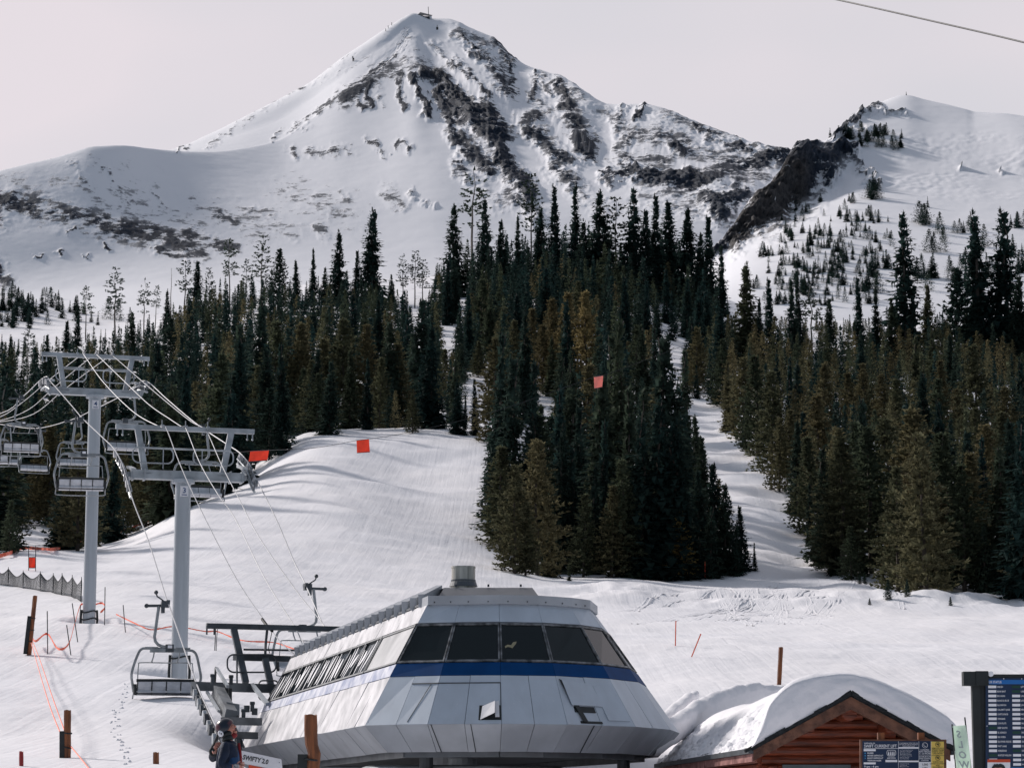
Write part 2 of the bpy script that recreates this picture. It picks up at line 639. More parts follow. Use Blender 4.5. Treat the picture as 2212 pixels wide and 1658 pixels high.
def fbm(x, y, oct=4, seed=0, gain=0.5, ridged=False):
    s = np.zeros_like(x, dtype=float)
    a, f = 1.0, 1.0
    for o in range(oct):
        n = pnoise(x * f, y * f, seed + o * 7)
        s += a * ((1 - np.abs(n) * 2) if ridged else n)
        a *= gain
        f *= 2.03
    return s

def grid_mesh(name, X, Y, Z, m, attrs=None):
    r, c = X.shape
    me = bpy.data.meshes.new(name)
    nv = r * c
    co = np.empty((nv, 3), np.float32)
    co[:, 0], co[:, 1], co[:, 2] = X.ravel(), Y.ravel(), Z.ravel()
    idx = np.arange(nv).reshape(r, c)
    q = np.stack([idx[:-1, :-1], idx[:-1, 1:], idx[1:, 1:], idx[1:, :-1]], -1).reshape(-1, 4)
    me.vertices.add(nv)
    me.vertices.foreach_set('co', co.ravel())
    me.loops.add(q.size)
    me.loops.foreach_set('vertex_index', q.ravel().astype(np.int32))
    me.polygons.add(len(q))
    me.polygons.foreach_set('loop_start', np.arange(0, q.size, 4, dtype=np.int32))
    me.polygons.foreach_set('use_smooth', np.ones(len(q), bool))
    me.update(calc_edges=True)
    for k, a in (attrs or {}).items():
        at = me.attributes.new(k, 'FLOAT', 'POINT')
        at.data.foreach_set('value', a.ravel().astype(np.float32))
    me.materials.append(m)
    o = bpy.data.objects.new(name, me)
    C.objects.link(o)
    return o

def Pn(px, py, D):
    a = (px - 1106) / F
    b = (829 - py) / F
    s = D / (CP - b * SP)
    return a * s, D + 0 * s, EYE + (SP + b * CP) * s
# ------------------------------------------------------------------ snow ground, from under the camera to behind the forest
GC = [-700, 0, 200, 450, 700, 900, 1060, 1200, 1350, 1500, 1620, 1760, 1950, 2212, 2900]
GD = [2, 10, 20, 33, 45, 60, 80, 102, 124, 155, 190, 230, 250, 280, 310, 330, 370, 410, 450, 500, 650, 850, 1000, 1200, 1350, 1500]
near = [6425, 2685, 2107, 1850, 1738, 1650, 1557]
rows = {
 0:    [1442, 1345, 1285, 1240, 1205, 1192, 1192, 1175, 1160, 1130, 1105, 1075, 1030, 920, 810, 760, 700, 640, 690],
 200:  [1440, 1340, 1285, 1240, 1208, 1190, 1195, 1185, 1175, 1130, 1100, 1070, 1030, 910, 800, 745, 705, 675, 730],
 450:  [1450, 1352, 1300, 1245, 1190, 1160, 1115, 1085, 1085, 1075, 1060, 1030, 985, 870, 745, 690, 670, 680, 740],
 700:  [1462, 1372, 1325, 1275, 1215, 1180, 1120, 1065, 1033, 975, 937, 930, 905, 810, 690, 630, 610, 640, 720],
 900:  [1472, 1390, 1345, 1295, 1245, 1215, 1160, 1105, 1070, 1000, 938, 926, 900, 800, 680, 620, 600, 640, 720],
 1060: [1476, 1396, 1355, 1310, 1270, 1243, 1195, 1130, 1090, 1010, 950, 935, 900, 800, 680, 610, 575, 620, 720],
 1200: [1478, 1402, 1362, 1332, 1300, 1268, 1243, 1195, 1165, 1110, 1055, 1000, 940, 790, 650, 590, 560, 620, 720],
 1350: [1478, 1402, 1364, 1336, 1308, 1272, 1246, 1200, 1170, 1110, 1055, 1000, 940, 790, 650, 590, 560, 620, 720],
 1500: [1478, 1402, 1366, 1340, 1314, 1280, 1248, 1200, 1165, 1100, 1040, 980, 925, 800, 690, 640, 620, 650, 730],
 1620: [1478, 1402, 1366, 1342, 1318, 1284, 1246, 1195, 1155, 1085, 1020, 965, 915, 820, 740, 690, 665, 680, 740],
 1760: [1480, 1404, 1368, 1342, 1314, 1280, 1243, 1205, 1170, 1110, 1050, 1000, 950, 850, 770, 720, 690, 700, 750],
 1950: [1482, 1407, 1370, 1342, 1316, 1288, 1262, 1225, 1195, 1140, 1085, 1040, 990, 870, 780, 730, 700, 700, 750],
 2212: [1484, 1411, 1374, 1346, 1322, 1297, 1275, 1240, 1215, 1160, 1105, 1055, 1000, 880, 790, 740, 705, 700, 750],
}
rows[-700] = rows[0]
rows[2900] = rows[2212]
GT = np.array([near + rows[c] for c in GC], float).T            # D x column

gcols = np.concatenate([np.arange(-3000, -260, 60), np.arange(-240, 2460, 5), np.arange(2460, 5300, 60)]).astype(float)
grows = np.concatenate([np.geomspace(2, 56, 60, endpoint=False), np.arange(56, 160, 0.45), np.geomspace(160, 520, 230, endpoint=False), np.geomspace(520, 1500, 120)])
T1 = pchip(np.log(GD), GT, np.log(grows))                        # fine rows x GC
GY = pchip(GC, T1.T, np.clip(gcols, -700, 2900)).T               # fine rows x fine columns
pxg, Dg = np.meshgrid(gcols, grows)
GX, GYY, GZ = Pn(pxg, GY, Dg)
amp = np.clip((grows - 20) / 80, 0.15, 1)[:, None]
GZ = GZ + amp * (0.10 * fbm(GX / 5, GYY / 7, 4, 1) + 0.30 * fbm(GX / 19, GYY / 26, 3, 2))
far = np.clip((grows - 160) / 200, 0, 1)[:, None]
GZ = GZ + far * (0.55 * fbm(GX / 30, GYY / 40, 3, 5))
# the gully between the two stands: a trough with rolling bumps across it
chc = np.interp(GY, [860, 940, 1020, 1110, 1200, 1260, 1330], [1515, 1560, 1620, 1685, 1725, 1735, 1740])
inch = np.exp(-((pxg - chc) / 62.0) ** 2) * np.clip((grows - 235) / 40, 0, 1)[:, None] * np.clip((640 - grows) / 60, 0, 1)[:, None]
GZ = GZ + inch * (-0.8 + 0.5 * np.sin(Dg * 2 * math.pi / 17 + 1.5 * fbm(GX / 20, GYY / 20, 2, 8)) + 0.22 * np.sin(Dg * 2 * math.pi / 7.3 + pxg / 21.0))
# a ploughed bank along the road on the right
bank = np.exp(-((Dg - 238) / 11.0) ** 2) * np.clip((pxg - 1080) / 200, 0, 1)
GZ = GZ + bank * (0.9 + 0.7 * fbm(GX / 7, GYY / 9, 4, 14))
# wind lips and rollers on the main run
run = np.clip((grows - 240) / 40, 0, 1)[:, None] * np.clip((440 - grows) / 30, 0, 1)[:, None] * np.clip((1080 - pxg) / 60, 0, 1) * np.clip((pxg - 400) / 150, 0, 1)
GZ = GZ + run * (0.16 * fbm(GX / 26, GYY / 11, 3, 21))
# hollows melted round the two tower feet
T3 = P(387, 1452, 102.0)
T4 = P(199, 1342, 123.5)
for t, dep, rad in ((T3, 0.75, 1.5), (T4, 0.5, 1.3)):
    GZ = GZ - dep * np.exp(-(((GX - t.x) / rad) ** 2 + ((GYY - t.y) / rad) ** 2) ** 2)
# the levelled pad the lift station stands on
pu = (GX - 0.4) * -0.2304 + (GYY - 58.0) * 0.9731
pv = (GX - 0.4) * 0.9731 + (GYY - 58.0) * 0.2304
padm = 1 / (1 + np.exp(np.clip((pv - 5.2) / 0.55, -30, 30))) / (1 + np.exp(np.clip((-pv - 4.0) / 0.8, -30, 30))) / (1 + np.exp(np.clip((pu - 25.0) / 0.9, -30, 30)))
GZ = GZ * (1 - padm) + np.minimum(GZ, 1.0 + 0.05 * fbm(GX, GYY, 3, 90)) * padm
ground = grid_mesh('snow_ground', GX, GYY, GZ, M['snow'])
tag(ground, kind='structure')

def ground_uv(px, D):
    """surface point in column px at distance D"""
    i = np.clip(np.searchsorted(gcols, px) - 1, 0, len(gcols) - 2)
    j = np.clip(np.searchsorted(grows, D) - 1, 0, len(grows) - 2)
    a = (px - gcols[i]) / (gcols[i + 1] - gcols[i])
    b = (D - grows[j]) / (grows[j + 1] - grows[j])
    def bl(A):
        return (A[j, i] * (1 - a) + A[j, i + 1] * a) * (1 - b) + (A[j + 1, i] * (1 - a) + A[j + 1, i + 1] * a) * b
    return Vector((bl(GX), D, bl(GZ)))

def ground_at(x, y):
    z = 2.0
    for _ in range(4):
        px = pix((x, y, z))[0]
        z = ground_uv(px, y).z
    return Vector((x, y, z))

def ground_py(px, D):
    return pix(ground_uv(px, D))[1]

def ground_hit(px, py, dmin=25, dmax=1400):
    """the first place along column px whose ground shows at height py"""
    D = dmin
    while D < dmax:
        if ground_py(px, D) <= py:
            lo, hi = D / 1.012, D
            for _ in range(12):
                m_ = (lo + hi) / 2
                if ground_py(px, m_) <= py: hi = m_
                else: lo = m_
            return ground_uv(px, hi)
        D *= 1.012
    return None

# ------------------------------------------------------------------ mountains
class Range:
    """a mountain sheet: for every column a chain of (distance, height in the frame) keys"""
    def __init__(self, name, keys, cols, sub, strokes, brown=None, seed=0, rough=1.0):
        kc = sorted(keys)
        KD = np.array([[k[0] for k in keys[c]] for c in kc], float)
        KY = np.array([[k[1] for k in keys[c]] for c in kc], float)
        D1 = pchip(kc, KD, cols)
        Y1 = pchip(kc, KY, cols)
        nk = KD.shape[1]
        def smooth(A, wdt):
            k = np.ones(wdt) / wdt
            B = np.concatenate([np.repeat(A[:1], wdt, 0), A, np.repeat(A[-1:], wdt, 0)])
            return np.stack([np.convolve(np.convolve(B[:, i], k, 'same'), k, 'same') for i in range(A.shape[1])], 1)[wdt:-wdt]
        if seed == 1:
            D1[:, 1] += 430
            D1[:, 2] += np.interp(cols, [800, 1100], [200, 120])
            D1[:, :3], Y1[:, :3] = smooth(D1[:, :3], 45), smooth(Y1[:, :3], 45)
            D1[:, 3:6], Y1[:, 3:6] = smooth(D1[:, 3:6], 9), smooth(Y1[:, 3:6], 9)
        t = np.concatenate([np.linspace(i, i + 1, s, endpoint=False) for i, s in enumerate(sub)] + [[nk - 1]])
        D2 = pchip(np.arange(nk), D1.T, t)
        Y2 = pchip(np.arange(nk), Y1.T, t)
        px = np.broadcast_to(cols, D2.shape)
        X, Y, Z = Pn(px, Y2, D2)
        rock = np.zeros(D2.shape)
        px0, Y0 = px, Y2
        px = px0 + 10 * fbm(px0 / 22, Y2 / 22, 4, seed + 31, 0.6)
        Y2 = Y2 + 8 * fbm(px0 / 20, Y0 / 16, 4, seed + 41, 0.6)
        for s in strokes:
            x0, y0, x1, y1, wd, st = s
            dx, dy = x1 - x0, y1 - y0
            l2 = dx * dx + dy * dy + 1e-6
            u = np.clip(((px - x0) * dx + (Y2 - y0) * dy) / l2, 0, 1)
            dd = np.hypot(px - x0 - u * dx, Y2 - y0 - u * dy) / (wd / 2)
            rock = np.maximum(rock, 0.93 * st * np.clip(1.0 - (dd / 2.1) ** 1.5, 0, 1))
        px, Y2 = px0, Y0
        front = (t < nk - 1.5)[:, None]
        edge = np.clip((nk - 1.2 - t), 0, 1)[:, None]
        soft = np.clip((px - 845) / 60, 0.3, 1) if seed == 1 else 1.0
        rd = fbm(X / 60 + Z / 170, Z / 75, 5, seed + 3, 0.55, True)
        ru = fbm(X / 14, Z / 10, 4, seed + 9, 0.55, True)
        lf = fbm(X / 200, Z / 200 + Y / 400, 3, seed + 1)
        Y = Y - rough * front * soft * (rock ** 1.6 * 9 * rd + rock ** 2 * 5.0 * ru + 0.15 * rd + 3 * lf)
        Z = Z + rough * front * edge * soft * (rock ** 2 * (2.0 * rd + 1.2 * ru)) + (0.22 * fbm(X / 25, Z / 18 + Y / 60, 3, seed + 5))
        if seed == 11:
            mg = np.clip((px - 1880) / 60, 0, 1) * np.clip((Y2 - 275) / 25, 0, 1) * np.clip((450 - Y2) / 40, 0, 1)
            Z = Z + mg * np.clip(.55 + fbm(X / 60, Y / 90, 2, 58), .1, 1) * (.8 * pnoise(X / 7.5, Y / 13 + Z / 9, 51) + .35 * pnoise(X / 3.8, Y / 6 + Z / 5, 52))
        self.cols, self.Y2, self.X, self.Y, self.Z, self.t = cols, Y2, X, Y, Z, t
        at = {'rock': rock, 'brown': np.zeros(D2.shape)}
        if brown is not None:
            at['brown'] = brown(px, Y2)
        self.at = at
        self.obj = grid_mesh(name, X, Y, Z, M['mountain'], at)
        tag(self.obj, kind='structure')

    def hit(self, px, py):
        i = int(np.clip(np.searchsorted(self.cols, px), 0, len(self.cols) - 1))
        col = self.Y2[:, i]
        j = np.argmax(col <= py)
        if col[j] > py:
            return None
        return Vector((self.X[j, i], self.Y[j, i], self.Z[j, i]))

mk = {
 -500: [(1420, 770), (1900, 670), (2250, 580), (2550, 470), (2600, 475), (2800, 520), (3000, 560), (3300, 760)],
 -250: [(1420, 770), (1900, 650), (2250, 540), (2570, 420), (2620, 426), (2820, 470), (3020, 500), (3400, 700)],
 0:    [(1420, 770), (1900, 630), (2250, 505), (2600, 369), (2650, 376), (2850, 410), (3050, 440), (3500, 640)],
 60:   [(1420, 770), (1900, 626), (2260, 500), (2615, 354), (2665, 362), (2860, 392), (3060, 415), (3500, 620)],
 125:  [(1420, 770), (1900, 622), (2270, 492), (2630, 340), (2680, 348), (2870, 372), (3070, 390), (3500, 600)],
 205:  [(1420, 770), (1900, 616), (2290, 484), (2650, 316), (2700, 325), (2890, 345), (3080, 360), (3550, 560)],
 260:  [(1420, 770), (1900, 610), (2310, 478), (2680, 314), (2730, 322), (2910, 336), (3090, 346), (3550, 540)],
 320:  [(1420, 770), (1900, 606), (2330, 474), (2730, 320), (2775, 327), (2950, 330), (3110, 333), (3600, 520)],
 380:  [(1420, 770), (1900, 602), (2350, 470), (2775, 326), (2825, 331), (2990, 326), (3140, 320), (3600, 500)],
 455:  [(1420, 770), (1900, 600), (2375, 466), (2830, 328), (2870, 331), (3030, 310), (3200, 288), (3650, 470)],
 530:  [(1420, 770), (1900, 598), (2400, 461), (2890, 320), (2920, 322), (3075, 288), (3240, 251), (3700, 440)],
 601:  [(1420, 770), (1900, 596), (2420, 454), (2955, 304), (2975, 305), (3125, 262), (3290, 215), (3750, 420)],
 666:  [(1420, 770), (1900, 595), (2450, 438), (3030, 262), (3045, 262), (3180, 222), (3320, 180), (3780, 400)],
 741:  [(1420, 770), (1900, 594), (2490, 410), (3100, 204), (3112, 203), (3220, 165), (3345, 123), (3800, 380)],
 800:  [(1420, 770), (1900, 592), (2525, 392), (3175, 163), (3187, 161), (3270, 122), (3365, 84), (3800, 340)],
 845:  [(1420, 770), (1900, 591), (2555, 375), (3240, 130), (3252, 127), (3315, 90), (3382, 54), (3800, 300)],
 871:  [(1420, 770), (1900, 590), (2570, 362), (3300, 96), (3310, 92), (3350, 64), (3395, 38), (3800, 280)],
 893:  [(1420, 770), (1900, 590), (2580, 350), (3345, 66), (3354, 60), (3375, 45), (3402, 29), (3800, 270)],
 936:  [(1420, 770), (1900, 590), (2585, 350), (3230, 140), (3280, 110), (3350, 74), (3425, 40), (3800, 270)],
 966:  [(1420, 770), (1900, 590), (2580, 362), (3150, 172), (3220, 138), (3320, 88), (3430, 41), (3800, 270)],
 1021: [(1420, 770), (1900, 590), (2560, 385), (3050, 205), (3130, 165), (3270, 110), (3415, 63), (3800, 280)],
 1066: [(1420, 770), (1900, 592), (2550, 400), (2980, 235), (3080, 190), (3240, 132), (3400, 83), (3800, 290)],
 1107: [(1420, 770), (1900, 595), (2530, 412), (2940, 262), (3040, 218), (3190, 168), (3340, 124), (3750, 320)],
 1167: [(1420, 770), (1900, 600), (2500, 425), (2900, 285), (3000, 245), (3120, 198), (3255, 153), (3700, 340)],
 1213: [(1420, 770), (1900, 604), (2480, 436), (2850, 305), (2950, 264), (3070, 214), (3200, 166), (3650, 350)],
 1255: [(1420, 770), (1900, 608), (2450, 448), (2800, 328), (2900, 288), (3000, 240), (3120, 193), (3600, 370)],
 1315: [(1420, 770), (1900, 612), (2420, 458), (2770, 346), (2865, 306), (2965, 264), (3070, 225), (3550, 390)],
 1390: [(1420, 770), (1900, 616), (2390, 466), (2730, 356), (2825, 312), (2930, 266), (3030, 224), (3500, 400)],
 1430: [(1420, 770), (1900, 618), (2380, 470), (2710, 362), (2800, 320), (2900, 276), (3000, 236), (3480, 410)],
 1505: [(1420, 770), (1900, 622), (2365, 476), (2650, 378), (2770, 338), (2860, 298), (2940, 265), (3450, 430)],
 1555: [(1420, 770), (1900, 626), (2350, 480), (2600, 392), (2740, 350), (2830, 312), (2900, 283), (3400, 440)],
 1605: [(1420, 770), (1900, 630), (2350, 486), (2590, 402), (2710, 364), (2790, 330), (2850, 303), (3350, 450)],
 1685: [(1420, 770), (1900, 634), (2350, 492), (2580, 412), (2680, 376), (2750, 346), (2800, 320), (3300, 460)],
 1800: [(1420, 770), (1900, 640), (2350, 500), (2580, 430), (2680, 395), (2750, 370), (2800, 345), (3300, 480)],
 2200: [(1420, 770), (1900, 650), (2350, 540), (2580, 470), (2680, 445), (2750, 425), (2800, 410), (3300, 520)],
 2800: [(1420, 770), (1900, 660), (2350, 560), (2580, 500), (2680, 470), (2750, 455), (2800, 440), (3300, 540)],
}
st = [
 # rock band under the left ridge
 (-200, 450, 20, 432, 55, .74), (0, 432, 70, 452, 52, .72), (60, 440, 150, 468, 50, .66), (140, 462, 235, 486, 48, .68), (225, 484, 340, 512, 50, .74),
 (330, 500, 410, 536, 46, .76), (380, 520, 440, 548, 36, .72), (400, 505, 500, 536, 30, .72), (340, 538, 400, 558, 16, .7), (150, 500, 165, 495, 10, .8), (228, 532, 232, 540, 9, .9),
 (75, 552, 88, 555, 6, .8), (126, 543, 136, 548, 10, .8), (184, 552, 190, 555, 6, .7), (-10, 580, 12, 605, 30, .8), (-120, 500, -10, 470, 60, .7),
 (-200, 400, 180, 410, 70, .42), (150, 350, 300, 420, 90, .36), (150, 345, 190, 400, 12, .55), (225, 360, 245, 388, 10, .6), (255, 408, 285, 450, 14, .55), (330, 420, 360, 450, 12, .6),
 (230, 440, 420, 480, 60, .46), (420, 440, 560, 500, 70, .46), (470, 462, 510, 482, 26, .66), (530, 455, 590, 462, 18, .58), (540, 470, 640, 500, 34, .45), (620, 420, 760, 470, 70, .47),
 (680, 430, 720, 460, 36, .58), (690, 490, 705, 510, 20, .6), (835, 415, 862, 440, 28, .62), (885, 418, 892, 424, 12, .66), (735, 415, 745, 430, 14, .58), (920, 440, 935, 445, 10, .5), (560, 490, 640, 510, 22, .46),
 (628, 322, 640, 335, 16, .68), (660, 328, 695, 332, 14, .62), (712, 330, 730, 318, 16, .7), (735, 316, 762, 330, 14, .66), (790, 306, 815, 312, 11, .72), (815, 318, 826, 330, 11, .7), (820, 338, 832, 340, 8, .75),
 (852, 318, 868, 304, 13, .74), (868, 306, 884, 322, 14, .72), (655, 280, 672, 274, 6, .4),
 # the rib that edges the sunlit slope, and streaks on it
 (590, 298, 640, 272, 8, .66), (640, 272, 741, 205, 10, .66), (741, 205, 800, 163, 10, .68), (800, 163, 842, 130, 11, .68), (842, 130, 874, 96, 9, .62), (872, 95, 878, 62, 6, .46),
 (440, 322, 540, 255, 7, .58), (535, 256, 700, 165, 6, .46), (600, 214, 655, 187, 6, .66), (690, 160, 760, 118, 5, .4), (760, 130, 860, 60, 12, .30), (700, 180, 800, 120, 8, .36), (800, 140, 868, 88, 10, .36), (383, 322, 400, 318, 6, .7), (520, 262, 570, 235, 5, .5),
 # cliffs under the summit
 (742, 212, 768, 200, 34, .80), (768, 195, 800, 178, 30, .76), (770, 215, 785, 232, 16, .8), (793, 180, 800, 225, 13, .92), (800, 172, 860, 150, 22, .62), (845, 140, 862, 165, 20, .66), (860, 165, 869, 232, 11, .82), (822, 205, 834, 232, 8, .55),
 (870, 132, 940, 160, 34, .58), (888, 165, 910, 200, 15, .92), (905, 195, 926, 248, 16, .92), (915, 160, 960, 172, 20, .9), (950, 172, 985, 205, 26, .92), (950, 200, 975, 262, 26, .93), (975, 205, 1030, 250, 36, .93), (985, 245, 1050, 282, 34, .93), (1035, 262, 1078, 305, 30, .9),
 (880, 85, 905, 110, 20, .40), (880, 110, 960, 150, 24, .40), (935, 100, 975, 140, 20, .52), (975, 135, 1030, 175, 18, .72), (1030, 175, 1060, 212, 14, .78), (990, 72, 1060, 110, 30, .55), (1005, 85, 1040, 130, 16, .72), (1040, 110, 1085, 160, 34, .68), (1075, 90, 1110, 130, 30, .66),
 (1062, 140, 1100, 205, 34, .70), (1095, 130, 1112, 195, 18, .72), (1050, 235, 1085, 300, 40, .9), (1060, 300, 1090, 328, 24, .93), (975, 290, 1010, 340, 22, .74), (1000, 300, 1060, 370, 34, .78), (985, 350, 1010, 385, 24, .68), (1050, 320, 1100, 350, 18, .5), (1078, 330, 1110, 390, 34, .88), (1105, 370, 1140, 420, 34, .86), (1085, 340, 1075, 350, 16, .9), (1100, 420, 1160, 470, 34, .62), (1020, 390, 1080, 440, 30, .48),
 # the right shoulder
 (1160, 160, 1150, 215, 16, .72), (1172, 165, 1185, 200, 16, .58), (1130, 262, 1160, 252, 28, .76), (1140, 285, 1160, 300, 26, .76), (1165, 290, 1200, 340, 34, .74), (1200, 335, 1235, 352, 22, .72), (1150, 215, 1195, 250, 26, .54), (1205, 185, 1235, 240, 34, .72), (1225, 230, 1262, 310, 46, .72), (1250, 300, 1272, 332, 34, .93), (1285, 300, 1298, 310, 10, .7), (1200, 365, 1240, 400, 34, .70), (1235, 385, 1265, 430, 30, .55),
 (1230, 190, 1300, 240, 30, .5), (1300, 235, 1330, 260, 20, .46), (1345, 228, 1335, 262, 16, .62), (1392, 226, 1375, 256, 16, .78), (1330, 262, 1350, 310, 26, .6), (1335, 325, 1365, 300, 20, .66), (1365, 285, 1420, 300, 44, .62), (1420, 290, 1480, 310, 40, .62), (1430, 240, 1600, 300, 40, .5), (1500, 275, 1545, 292, 16, .76), (1460, 318, 1480, 330, 20, .92), (1530, 300, 1600, 315, 26, .62), (1590, 310, 1620, 330, 30, .74), (1580, 320, 1700, 330, 30, .62), (1480, 330, 1640, 350, 40, .58), (1340, 345, 1440, 350, 36, .66),
 (1318, 382, 1370, 372, 26, .86), (1370, 375, 1430, 388, 34, .88), (1430, 388, 1500, 392, 36, .9), (1500, 390, 1560, 375, 38, .78), (1480, 375, 1520, 395, 24, .92), (1560, 372, 1640, 352, 40, .78), (1640, 345, 1700, 335, 34, .86), (1350, 360, 1360, 345, 22, .8), (1300, 380, 1320, 400, 16, .7), (1530, 430, 1560, 462, 44, .86), (1560, 440, 1610, 425, 36, .78), (1400, 405, 1500, 425, 34, .56), (1380, 430, 1500, 460, 36, .5), (1590, 395, 1650, 380, 30, .66), (1250, 425, 1310, 455, 30, .45),
]
mountain = Range('mountain', mk, np.arange(-420, 2100, 2.6), [40, 90, 110, 5, 50, 60, 14], st, seed=1)

rk = {
 1300: [(1330, 790), (1500, 720), (1700, 700), (1820, 690), (1850, 680), (1930, 676), (2400, 760)],
 1420: [(1330, 780), (1500, 680), (1700, 640), (1820, 612), (1850, 602), (1930, 600), (2400, 720)],
 1480: [(1330, 770), (1500, 662), (1740, 610), (1850, 578), (1880, 568), (1960, 569), (2400, 700)],
 1556: [(1330, 765), (1500, 652), (1720, 588), (1850, 542), (1872, 528), (1930, 527), (2400, 680)],
 1585: [(1330, 762), (1500, 646), (1720, 570), (1865, 522), (1888, 492), (1945, 490), (2400, 660)],
 1616: [(1330, 760), (1500, 640), (1720, 552), (1880, 500), (1912, 450), (1965, 442), (2400, 640)],
 1676: [(1330, 755), (1500, 635), (1720, 532), (1930, 468), (1965, 402), (2020, 392), (2450, 600)],
 1716: [(1330, 750), (1500, 632), (1720, 522), (1970, 446), (2012, 340), (2080, 325), (2500, 560)],
 1780: [(1330, 750), (1500, 630), (1720, 515), (2000, 404), (2052, 328), (2130, 308), (2550, 540)],
 1821: [(1330, 750), (1500, 630), (1720, 512), (2020, 384), (2085, 322), (2220, 270), (2650, 480)],
 1856: [(1330, 750), (1500, 630), (1720, 512), (2020, 374), (2110, 306), (2280, 245), (2700, 440)],
 1896: [(1330, 750), (1500, 630), (1720, 512), (2020, 370), (2130, 296), (2330, 225), (2750, 420)],
 1956: [(1330, 750), (1500, 630), (1720, 512), (2020, 370), (2140, 290), (2380, 206), (2800, 400)],
 1996: [(1330, 750), (1500, 630), (1720, 512), (2020, 372), (2140, 294), (2370, 215), (2800, 410)],
 2086: [(1330, 750), (1500, 630), (1720, 514), (2010, 378), (2120, 308), (2340, 235), (2750, 420)],
 2106: [(1330, 750), (1500, 630), (1720, 514), (2008, 379), (2115, 311), (2330, 241), (2750, 420)],
 2166: [(1330, 750), (1500, 630), (1720, 515), (2000, 384), (2100, 315), (2310, 244), (2750, 430)],
 2212: [(1330, 750), (1500, 630), (1720, 516), (1990, 388), (2085, 318), (2300, 250), (2750, 430)],
 2450: [(1330, 750), (1500, 640), (1720, 525), (1950, 410), (2050, 350), (2250, 285), (2700, 450)],
 2900: [(1330, 760), (1500, 655), (1720, 550), (1900, 450), (2000, 400), (2200, 345), (2650, 480)],
}
st2 = [
 (1578, 520, 1622, 485, 44, .96), (1622, 480, 1668, 430, 62, .96), (1660, 440, 1716, 385, 100, .95), (1700, 400, 1735, 340, 70, .93), (1735, 345, 1800, 340, 50, .78), (1740, 390, 1790, 365, 40, .78), (1800, 330, 1838, 325, 26, .86),
 (1560, 540, 1600, 505, 16, .8), (1536, 552, 1560, 535, 12, .86), (1500, 558, 1545, 548, 12, .82), (1800, 305, 1826, 278, 10, .8), (1826, 275, 1858, 248, 12, .8), (1858, 250, 1896, 229, 14, .66), (1870, 243, 1905, 236, 9, .6),
 (1838, 345, 1868, 362, 12, .62), (1850, 372, 1890, 380, 9, .66), (1866, 392, 1900, 396, 8, .6), (1905, 243, 1956, 246, 6, .66), (1870, 280, 1880, 275, 6, .5), (2160, 372, 2165, 374, 5, .8), (2070, 365, 2074, 366, 4, .8), (1850, 300, 1890, 290, 10, .45),
 (1780, 400, 1800, 385, 16, .9), (1640, 470, 1690, 452, 18, .86), (1800, 380, 1815, 372, 12, .62)]
hill = Range('hill', rk, np.arange(1300, 2900, 3.0), [36, 60, 80, 26, 40, 14], st2,
             brown=lambda px, y: np.clip((y - 335) / 40, 0, 1) * np.clip((1760 - px) / 30, 0, 1) * np.clip((px - 1560) / 20, 0, 1) * .6, seed=11, rough=1.4)
